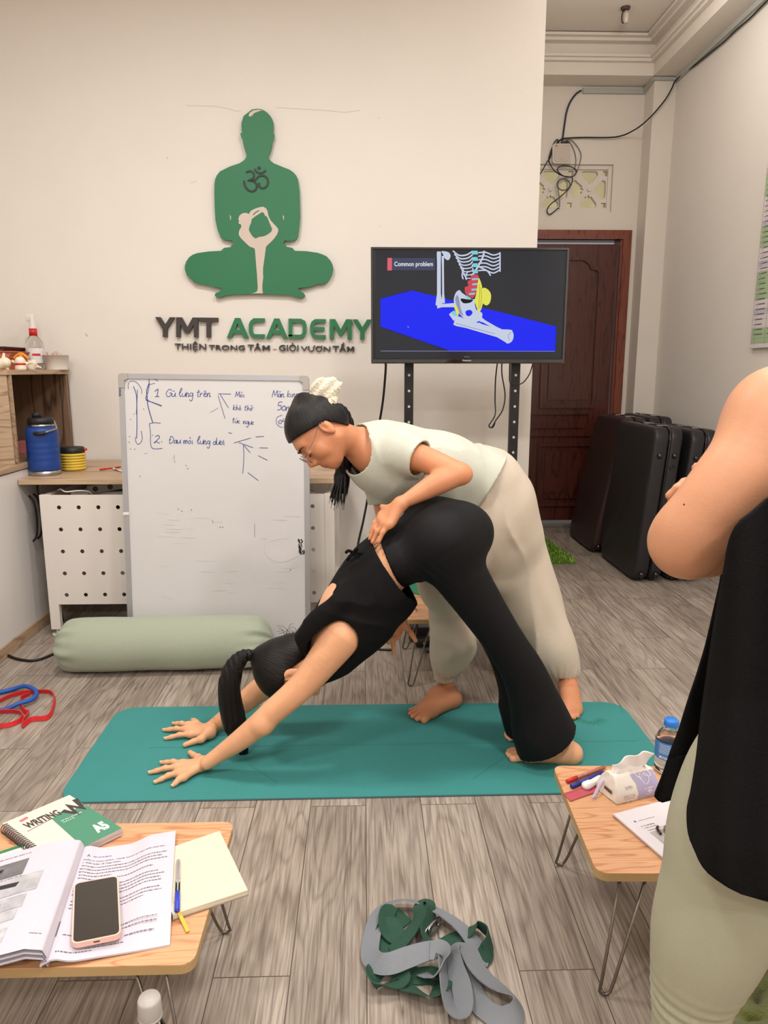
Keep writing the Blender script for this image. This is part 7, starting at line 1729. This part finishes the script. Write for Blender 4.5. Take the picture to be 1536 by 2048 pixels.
stroke(b, [(.25, .34), (.55, .36)], .13, Ts); mk('side_print', b, mat('dark_brown_print', srgb(90, 70, 64), .5), pk)
b = BM(); a_ = G(1213, 1548, .318); face_grid(b, lambda s, t: (G(1213, 1551, .320)).lerp(G(1187, 1598, .283), t)+Vector((.006*(s-.5)*2, .004*(s-.5), .006*math.sin(t*3.1))), 3, 12); o = mk('seal_tape', b, mat('lilac_clear_tape', srgb(206, 196, 222), .3), pk, smooth='all'); md = o.modifiers.new('s', 'SOLIDIFY'); md.thickness = .0006
def tis(s, t):
    base = TPf(.05+.85*s, .5, 1.0); tip = P(1225+82*s, 1530-26*math.sin(min(1, s*1.15)*1.6), 1.50)
    p = base.lerp(tip, t); p.y += .006*math.sin(s*14+t*3)*t; p.z += .0*t
    return p
b = BM(); face_grid(b, tis, 22, 10); o = mk('tissue', b, mat('tissue_white', srgb(244, 238, 234), .8), tp_, smooth='all'); md = o.modifiers.new('s', 'SOLIDIFY'); md.thickness = .0012
b = BM(); face_grid(b, lambda s, t: TPf(.1+.75*s, .3+.4*t, 1)+Vector((0, 0, .014*math.sin(PI*t)*math.sin(PI*s)**.4)), 16, 8); mk('wrap_opening', b, mat('tissue_white2', srgb(238, 230, 222), .8), tp_, smooth='all')
# stack of printed sheets
PA, PB, PC = G(1227, 1628, .288), G(1358, 1598, .288), G(1337, 1724, .288)
ux_ = (PC-PA).normalized(); uy_ = Vector((-ux_.y, ux_.x, 0)); uy_ = uy_ if uy_.dot(PB-PA) > 0 else -uy_
for k, (rz, dx, dy) in enumerate(((0, -.006, .002), (.012, -.003, 0), (0, 0, 0))):
    M_ = Matrix.Rotation(rz, 3, 'Z'); o0 = PA+ux_*dx+uy_*dy; zc = .2815+.0023*k; a, c = M_ @ ux_*.225, M_ @ uy_*.25
    t = tag(mk('paper_sheet', (lambda b: (prism(b, [Vector((p.x, p.y, zc)) for p in (o0, o0+a, o0+a+c, o0+c)], (0, 0, .0020)), b)[1])(BM()), M_paper), ('printed booklet at the bottom of the stack on the right table', 'printed booklet in the middle of the stack on the right table', 'top printed sheet with a grey photo on the right table')[k], 'paper', 'printed sheets on the right table')
top_ = t; Tp = lambda x, y, d=0: Vector((PA.x, PA.y, .2886))+uy_*x-ux_*y+Vector((0, 0, d))
b = BM(); text(b, 'A', Tp, .022, -.042, .007, .007, bold=.03); tick(b, Tp, .034, .075, -.040, .0022, rnd); text(b, '8. Tư thế đứng', Tp, .026, -.060, .034, .004, bold=.04); text(b, '1. Chân ngồi xổm', Tp, .026, -.067, .034, .004, bold=.02); tick(b, Tp, .03, .13, -.074, .0026, rnd); mk('sheet_print', b, M_ink, top_)
b = BM(); prism(b, [Tp(x, y) for x, y in ((.030, -.080), (.16, -.080), (.16, -.2), (.030, -.2))], (0, 0, .0002)); mk('sheet_photo', b, mat('pale_grey_photo', srgb(170, 164, 162), .6, var=.25, vscale=40), top_)
pc0 = G(1356, 1702, .290); xv_ = (G(1395, 1668, .29)-G(1322, 1664, .29)).normalized(); yv_ = Vector((xv_.y, -xv_.x, 0))
xv_ = Vector((.93, .36, 0)).normalized(); yv_ = Vector((.36, -.93, 0)).normalized(); A0 = G(1322, 1656, .295)
phone('smartphone in a clear metallic case half hidden behind the standing leg', A0, A0+xv_*.072, A0+xv_*.072+yv_*.145, A0+yv_*.145, .2892, mat('clear_metal_case', srgb(160, 148, 130), .15, metal=.7))
b = BM(); tube(b, [G(1322, 1668, .2915), G(1318, 1662, .2935), G(1314, 1656, .2925), G(1316, 1653, .2915)], .0028, 7, sub=4); tag(mk('key_charm', b, mat('bronze_metal', srgb(70, 56, 46), .3, metal=.8), smooth='all'), 'tiny dark metal charm lying beside the half-hidden phone', 'charm')

# green towel on the floor at the lower right
s = Sdf(.0045)
pts = [(1560, 1985, .03, 18), (1520, 1975, .035, 16), (1490, 1992, .03, 17), (1485, 2018, .03, 17), (1505, 2040, .035, 15), (1540, 2035, .04, 14), (1545, 2005, .045, 12)]
s.poly([(G(x, y, z), .028 if r > 15 else .024) for x, y, z, r in pts], .012); s.poly([(G(1475, 2010, .02), .022), (G(1465, 2050, .02), .024), (G(1500, 2085, .03), .03), (G(1560, 2080, .03), .03)], .01)
s.poly([(G(1540, 1965, .02), .02), (G(1600, 1990, .025), .035), (G(1620, 2050, .03), .035)], .01)
s.disp = lambda x, y, z: folds(x, y, z, (1, .5, .2), 20, 2, .008, 9)+.0022*(vnoise(x*260, y*260, z*260)-.5)
s.cuts.append((np.array([0, 0, .001]), np.array([0, 0, -1.]), 9))
tag(s.make('towel', mat('green_terry', srgb(104, 112, 28), .95, bump=.9, bscale=380, var=.12, vscale=120, sheen=.3), None, 1), 'crumpled olive green plush towel on the floor behind the standing leg', 'towel')

# ================================================================== middle table things
mb = thing('tissue_box', 'pink-topped teal box on the small table behind the women', 'box', G(862, 1200, .281))
Mb = Matrix.Translation(G(868, 1188, .281)) @ Matrix.Rotation(math.radians(-50), 4, 'Z')
b = BM(); box(b, (-.10, -.06, 0), (.10, .06, .052), .003, M=Mb); mk('box_body', b, mat('teal_card', srgb(64, 160, 130), .6), mb)
b = BM(); box(b, (-.101, -.061, .052), (.101, .061, .056), .002, M=Mb); mk('box_lid', b, mat('rose_card', srgb(206, 176, 160), .6), mb)
pen('pencil', 'short thin pencil on the small table behind the women', G(822, 1204, .285), G(834, 1221, .285), .003, mat('pencil_brown', srgb(150, 96, 70), .5))
b = BM(); lathe(b, [(.02, 0), (.026, .06), (.024, .06), (.018, .004), (0, .004)], G(828, 1180, .281), 20, cap=False); tag(mk('drinking_glass', b, M_clear, smooth='all'), 'small clear glass at the back of the small table', 'glass')
dv = thing('black_device', 'small black gadget lying under the table behind the women', 'device', G(852, 1293, 0))
b = BM(); box(b, G(832, 1296, 0)+Vector((0, 0, .001)), G(868, 1296, 0)+Vector((.01, .07, .035)), .008); mk('device_body', b, M_dark, dv, smooth=True)
b = BM(); c = G(848, 1296, 0)+Vector((0, -.002, .024)); cyl(b, c, c+Vector((0, -.002, 0)), .005, n=10); mk('button', b, mat('pale_button', srgb(180, 184, 190), .4), dv)
b = BM(); lathe(b, [(.016, 0), (.016, .012), (.014, .014)], G(858, 1303, 0.0005), 20); tag(mk('bottle_cap', b, mat('slate_blue', srgb(48, 78, 104), .5), smooth='all'), 'small slate blue cap on the floor beside the black gadget', 'cap')

# ================================================================== folded massage tables against the right wall
M_bl = mat('black_vinyl', srgb(34, 32, 34), .42, bump=.12, bscale=220); M_br = mat('dark_brown_vinyl', srgb(52, 34, 32), .45, bump=.12, bscale=220)
M_stud = mat('black_stud', srgb(16, 15, 16), .25, coat=.5)
def bag(label, xb, y0, y1, xt, h, th, m):
    t = thing('folded_massage_table', label, 'massage table', (xb, (y0+y1)/2, 0), 'folded massage tables by the wall')
    sh = (xt-xb)/h; Mk = Matrix(((1, 0, sh, xb), (0, 1, 0, 0), (0, 0, 1, 0), (0, 0, 0, 1)))
    for k in (0, 1):
        a, c = (0, th*.54) if k == 0 else (th*.55, th)
        b = BM(); tt = bmesh.new(); bmesh.ops.create_cube(tt, size=1)
        for v in tt.verts: v.co = Vector(((a+c)/2+v.co.x*(c-a), (y0+y1)/2+v.co.y*(y1-y0), .012+(h-.012)/2+v.co.z*(h-.012)))
        bmesh.ops.bevel(tt, geom=[e for e in tt.edges if abs((e.verts[0].co-e.verts[1].co).normalized().x) > .9], offset=.07, segments=6, profile=.5, affect='EDGES')
        bmesh.ops.bevel(tt, geom=[e for e in tt.edges if e.calc_face_angle(0) > .9], offset=.022, segments=4, profile=.5, affect='EDGES')
        for v in tt.verts: v.co = Mk @ v.co
        merge(b, tt); half = mk('padded_half', b, m, t, smooth=True)
        cx = (a+c)/2
        for z in (.05, h-.16):
            b = BM(); q = Mk @ Vector((cx, y0, z)); lathe(b, [(.017, -.001), (.017, .004), (.012, .012), (0, .014)], (0, 0, 0), 16, M=zframe(q, (0, -1, 0)), cap=False); mk('corner_stud', b, M_stud, half, smooth='all')
        if k:
            b = BM(); q = Mk @ Vector((cx-.005, y0, h-.225)); tube(b, [q+Vector((.013*math.cos(a_), -.003, .013*math.sin(a_))) for a_ in [j*PI/8 for j in range(16)]], .003, 6, closed=True); mk('leg_socket', b, M_stud, half, smooth='all')
    b = BM(); tube(b, [Mk @ Vector((th*.545, y, z)) for y, z in ((y0+.002, .05), (y0+.002, h-.08), (y0+.02, h-.02), (y0+.07, h+.001), (y1-.07, h+.001))], .0045, 6); mk('zip_seam', b, M_stud, t, smooth='all')
    for k in range(2):
        b = BM(); q = Mk @ Vector((th*.5, y0+.14+.2*k, h)); box(b, q-Vector((.03, .018, .001)), q+Vector((.03, .018, .006)), .003); mk('latch', b, M_steel, t)
    for yy_ in (y0+.06, y1-.06):
        for xx_ in (th*.27, th*.77):
            b = BM(); cyl(b, (xb+xx_, yy_, 0), (xb+xx_, yy_, .02), .014); mk('foot_pad', b, M_stud, t, smooth='all')
bag('black folded massage table nearest the bent women, front left of the four', 1.585, 4.09, 4.72, 1.66, .915, .17, M_bl)
bag('dark brown folded massage table leaning behind the front left black one', 1.545, 4.78, 5.35, 1.72, .925, .17, M_br)
bag('black folded massage table at the right, next to the wall', 1.80, 4.09, 4.72, 1.875, .90, .16, M_bl)
bag('dark folded massage table in the back corner by the pillar', 1.80, 4.78, 5.35, 1.90, .93, .16, M_bl)

# ================================================================== green rug (pile nobody could count)
rg = thing('shaggy_rug', 'bright green shaggy rug on the floor by the brown door', 'rug', (1.05, 4.85, 0))
b = BM(); prism(b, [(.72, 4.53, .001), (1.375, 4.53, .001), (1.33, 5.16, .001), (.98, 5.2, .001), (.96, 4.9, .001)], (0, 0, .006)); mk('backing', b, mat('green_backing', srgb(84, 108, 40), .9), rg)
b = BM(); rnd = random.Random(9); n = 0
while n < 5200:
    x, y = rnd.uniform(.75, 1.375), rnd.uniform(4.53, 5.18)
    if x < .97 and y > 4.85: continue
    if x > 1.372-(y-4.53)*.065: continue
    n += 1; a = rnd.uniform(0, 6.28); w = Vector((math.cos(a), math.sin(a), 0))*.004; p = Vector((x, y, .006)); q = p+Vector((rnd.uniform(-.02, .02), rnd.uniform(-.02, .02), rnd.uniform(.016, .032)))
    b.faces.new([b.verts.new(v) for v in (p-w, p+w, q+w*.7, q-w*.7)]).material_index = n % 3
o = mk('pile', b, [mat('grass_green_a', srgb(120, 160, 52), .8), mat('grass_green_b', srgb(88, 128, 38), .8), mat('grass_green_c', srgb(150, 178, 70), .8)], rg, recalc=False); o['kind'] = 'stuff'

# ================================================================== poster on the right wall
ps = thing('wall_chart', 'printed timetable chart in green and white rows on the right wall', 'poster', (2.19, 3.5, 1.8))
pz0, pz1, py0, py1 = PX(1503, 697, 2.19).z, PX(1536, 326, 2.19).z, 2.95, PX(1503, 697, 2.19).y
b = BM(); box(b, (2.178, py0, pz0), (2.199, py1, pz1), .002); mk('board', b, mat('white_chart_board', srgb(222, 214, 216), .5), ps)
ch_h = (pz1-pz0-.06)/34; rnd = random.Random(21); bg = [BM(), BM(), BM()]; z = pz1-.03; Tc = lambda y, z, d=0: Vector((2.1772-d, y, z))
row = 0
while z > pz0+.04:
    hh_ = ch_h*rnd.choice((1, 1, 1, 1.8)); k = (0 if (row//4) % 2 == 0 else 1) if row % 7 else 2
    prism(bg[k], [Tc(py0+.01, z), Tc(py1-.012, z), Tc(py1-.012, z-hh_*.93), Tc(py0+.01, z-hh_*.93)], (-.0004, 0, 0)); row += 1
    z -= hh_
for g, nm, c in zip(bg, ('green_rows', 'white_rows', 'lilac_rows'), (srgb(168, 192, 150), srgb(222, 212, 212), srgb(196, 190, 206))): mk(nm, g, mat('chart_'+nm, c, .6), ps)
b = BM(); z = pz1-.04
while z > pz0+.05:
    yb_ = py1-.03
    for (w0, w1) in ((0, .012), (.02, .10), (.14, .2), (.24, .40), (.45, .6)):
        stroke(b, [(yb_-w0, z), (yb_-w0-(w1-w0)*rnd.uniform(.6, 1), z)], .006, lambda y, z_, d=0: Tc(y, z_, .001))
    z -= ch_h
for y in (py1-.012, py1-.045, py1-.15, py1-.3): stroke(b, [(y, pz0+.02), (y, pz1-.03)], .0015, lambda y, z_, d=0: Tc(y, z_, .0012))
mk('chart_print', b, M_ink, ps)

# ================================================================== router, trunking, cables and ceiling fitting
RY = DY-.03
rt = thing('wifi_router', 'small white wifi router on the wall above the vent block', 'router', P(1128, 305, RY))
def rrq(px0, py0_, px1, py1_, Y, r=6): return [P(x, y, Y) for x, y in [(px1-r+r*math.cos(a), py0_+r-r*math.sin(a)) for a in (0, .5, 1, 1.57)]+[(px0+r-r*math.sin(a), py0_+r-r*math.cos(a)) for a in (0, .5, 1, 1.57)]+[(px0+r-r*math.cos(a), py1_-r+r*math.sin(a)) for a in (0, .5, 1, 1.57)]+[(px1-r+r*math.sin(a), py1_-r+r*math.cos(a)) for a in (0, .5, 1, 1.57)]]
M_rt = mat('router_white', srgb(206, 196, 186), .4)
b = BM(); prism(b, rrq(1105, 287, 1142, 327, RY), (0, .029, 0)); o = mk('router_body', b, M_rt, rt)
b = BM(); prism(b, rrq(1109, 289, 1140, 323, RY-.004, 4), (0, .004, 0)); mk('front_plate', b, mat('router_face', srgb(198, 186, 174), .5), rt)
b = BM(); stroke(b, [(1111, 291.5), (1115, 291.5)], 2.2, lambda x, y, d: P(x, y, RY-.0045)); mk('red_badge', b, mat('dull_red', srgb(150, 70, 66), .5), rt)
b = BM(); stroke(b, [(1129, 291), (1138, 291)], 1, lambda x, y, d: P(x, y, RY-.0045)); stroke(b, [(1117, 318), (1130, 318)], .8, lambda x, y, d: P(x, y, RY-.0045)); mk('grey_marking', b, M_greyp, rt)
b = BM()
for x in (1116, 1124, 1130, 1135): p = P(x, 287, DY-.015); box(b, p-Vector((.008, .008, .002)), p+Vector((.008, .008, .014)), .002)
mk('cable_plug', b, M_dark, rt)
def cw(name, label, pts, r, m, Y=DY-.012, sub=6):
    b = BM(); tube(b, [P(x, y, Y) if len(q) < 1 else P(x, y, q[0]) for (x, y, *q) in pts], r, 7, sub=sub); return tag(mk(name, b, m, smooth='all'), label, 'cable')
M_trunk = mat('pale_grey_trunking', srgb(178, 180, 174), .5)
tk = thing('cable_trunking', 'pale grey cable trunking along the wall top above the door and right wall', 'trunking', P(1260, 182, DY))
b = BM()
def seg(a, c, hgt, nrm, th=.02):
    a, c = Vector(a), Vector(c); u = Vector(nrm)*th; prism(b, [a, c, c+Vector((0, 0, -hgt)), a+Vector((0, 0, -hgt))], u)
z_t = P(1200, 178, DY).z; hT = .035
seg((P(1165, 178, DY).x, DY-.001, z_t), (2.045, DY-.001, z_t), hT, (0, -1, 0)); seg((2.044, DY-.001, z_t), (2.044, 5.5, z_t+.03), hT, (-1, 0, 0)); seg((2.03, 5.499, z_t+.03), (WALLR-.001, 5.499, z_t+.03), hT, (0, -1, 0)); seg((WALLR-.001, 5.49, z_t+.03), (WALLR-.001, 2.9, z_t+.03), hT*1.4, (-1, 0, 0))
mk('channel', b, M_trunk, tk)
cw('blue_data_cable', 'blue-black data cable dropping from the trunking to the router', [(1163, 181, DY-.02), (1152, 188), (1140, 205), (1133, 225), (1129, 250), (1126, 272), (1124, 286)], .0065, mat('blue_black_cable', srgb(40, 44, 70), .5))
lc = [PX(x, y, 2.185) for x, y in ((1560, -24), (1520, 16), (1500, 36), (1470, 62), (1447, 84), (1420, 106), (1390, 130), (1366, 148))]
lc = [p if p.y < 5.44 else P(1366, 148, 5.44) for p in lc]+[P(1350, 163, 5.45), P(1343, 178, 5.45), P(1330, 200, 5.46), P(1305, 230, 5.46), P(1282, 251, 5.47)]+[P(x, y, Y) for x, y, Y in ((1265, 262, 5.56), (1245, 271, 5.63), (1220, 275, 5.64), (1170, 275, 5.65), (1140, 276, 5.65), (1124, 278, 5.65), (1113, 286, 5.65))]
b = BM(); tube(b, lc, .005, 7, sub=6); tag(mk('long_black_cable', b, M_cable, smooth='all'), 'long thin black cable sagging from the right wall top to the router', 'cable')
cw('router_cable_loop', 'black cable coiled in an oval below the router', [(1117, 286), (1115, 279), (1110, 283), (1104, 296), (1098, 315), (1099, 325), (1106, 338), (1116, 347), (1130, 353), (1145, 353), (1152, 346), (1152, 340), (1140, 333), (1124, 332), (1115, 337), (1117, 344), (1127, 352), (1140, 354), (1145, 358), (1143, 368), (1135, 380), (1120, 394), (1102, 408), (1094, 420), (1098, 429), (1106, 425), (1114, 418), (1119, 416)], .004, M_cable)
M_gc = mat('grey_cable', srgb(120, 112, 106), .5)
cw('grey_cable_loop', 'thin grey cable looping right of the router down to the vent block', [(1126, 287), (1132, 280), (1142, 280), (1154, 292), (1162, 308), (1160, 325), (1156, 338), (1153, 345), (1150, 338), (1152, 320), (1148, 300), (1140, 285), (1133, 281), (1128, 286)], .0032, M_gc)
cw('coiled_grey_cable', 'coil of thin grey cable hanging on the vent block', [(1145, 355), (1130, 356), (1118, 360), (1114, 368), (1118, 378), (1130, 380), (1139, 374), (1138, 364), (1128, 358), (1117, 363), (1116, 373), (1124, 381), (1135, 378), (1140, 368), (1132, 358), (1120, 360), (1115, 370), (1117, 385), (1119, 400), (1119, 414)], .004, M_gc, sub=5)
cw('left_black_cable', 'thin black cable running from the router behind the partition edge', [(1114, 285), (1110, 290), (1105, 300), (1100, 316), (1094, 324), (1088, 335), (1084, 342), (1078, 350)], .004, M_cable)
hk = thing('bulb_holder', 'bare bulb holder with twisted wires hanging from the alcove ceiling', 'light fitting', P(1251, 14, 5.05))
hc = P(1251, 14, 5.05); hc.z = CEIL
b = BM(); lathe(b, [(.03, 0), (.028, -.012), (.012, -.016)], hc, 18); mk('ceiling_rose', b, mat('brown_rose', srgb(80, 60, 50), .5), hk, smooth='all')
b = BM(); tube(b, [hc+Vector((-.01, 0, -.015)), hc+Vector((-.02, 0, -.05)), hc+Vector((-.012, 0, -.09)), hc+Vector((.004, 0, -.06)), hc+Vector((.0, 0, -.015))], .004, 6, sub=4); mk('wire', b, M_dark, hk, smooth='all')
b = BM(); lathe(b, [(.012, -.02), (.017, -.04), (.017, -.085), (.012, -.09)], hc+Vector((.008, 0, 0)), 16); mk('socket', b, mat('pale_socket', srgb(200, 190, 178), .4), hk, smooth='all')
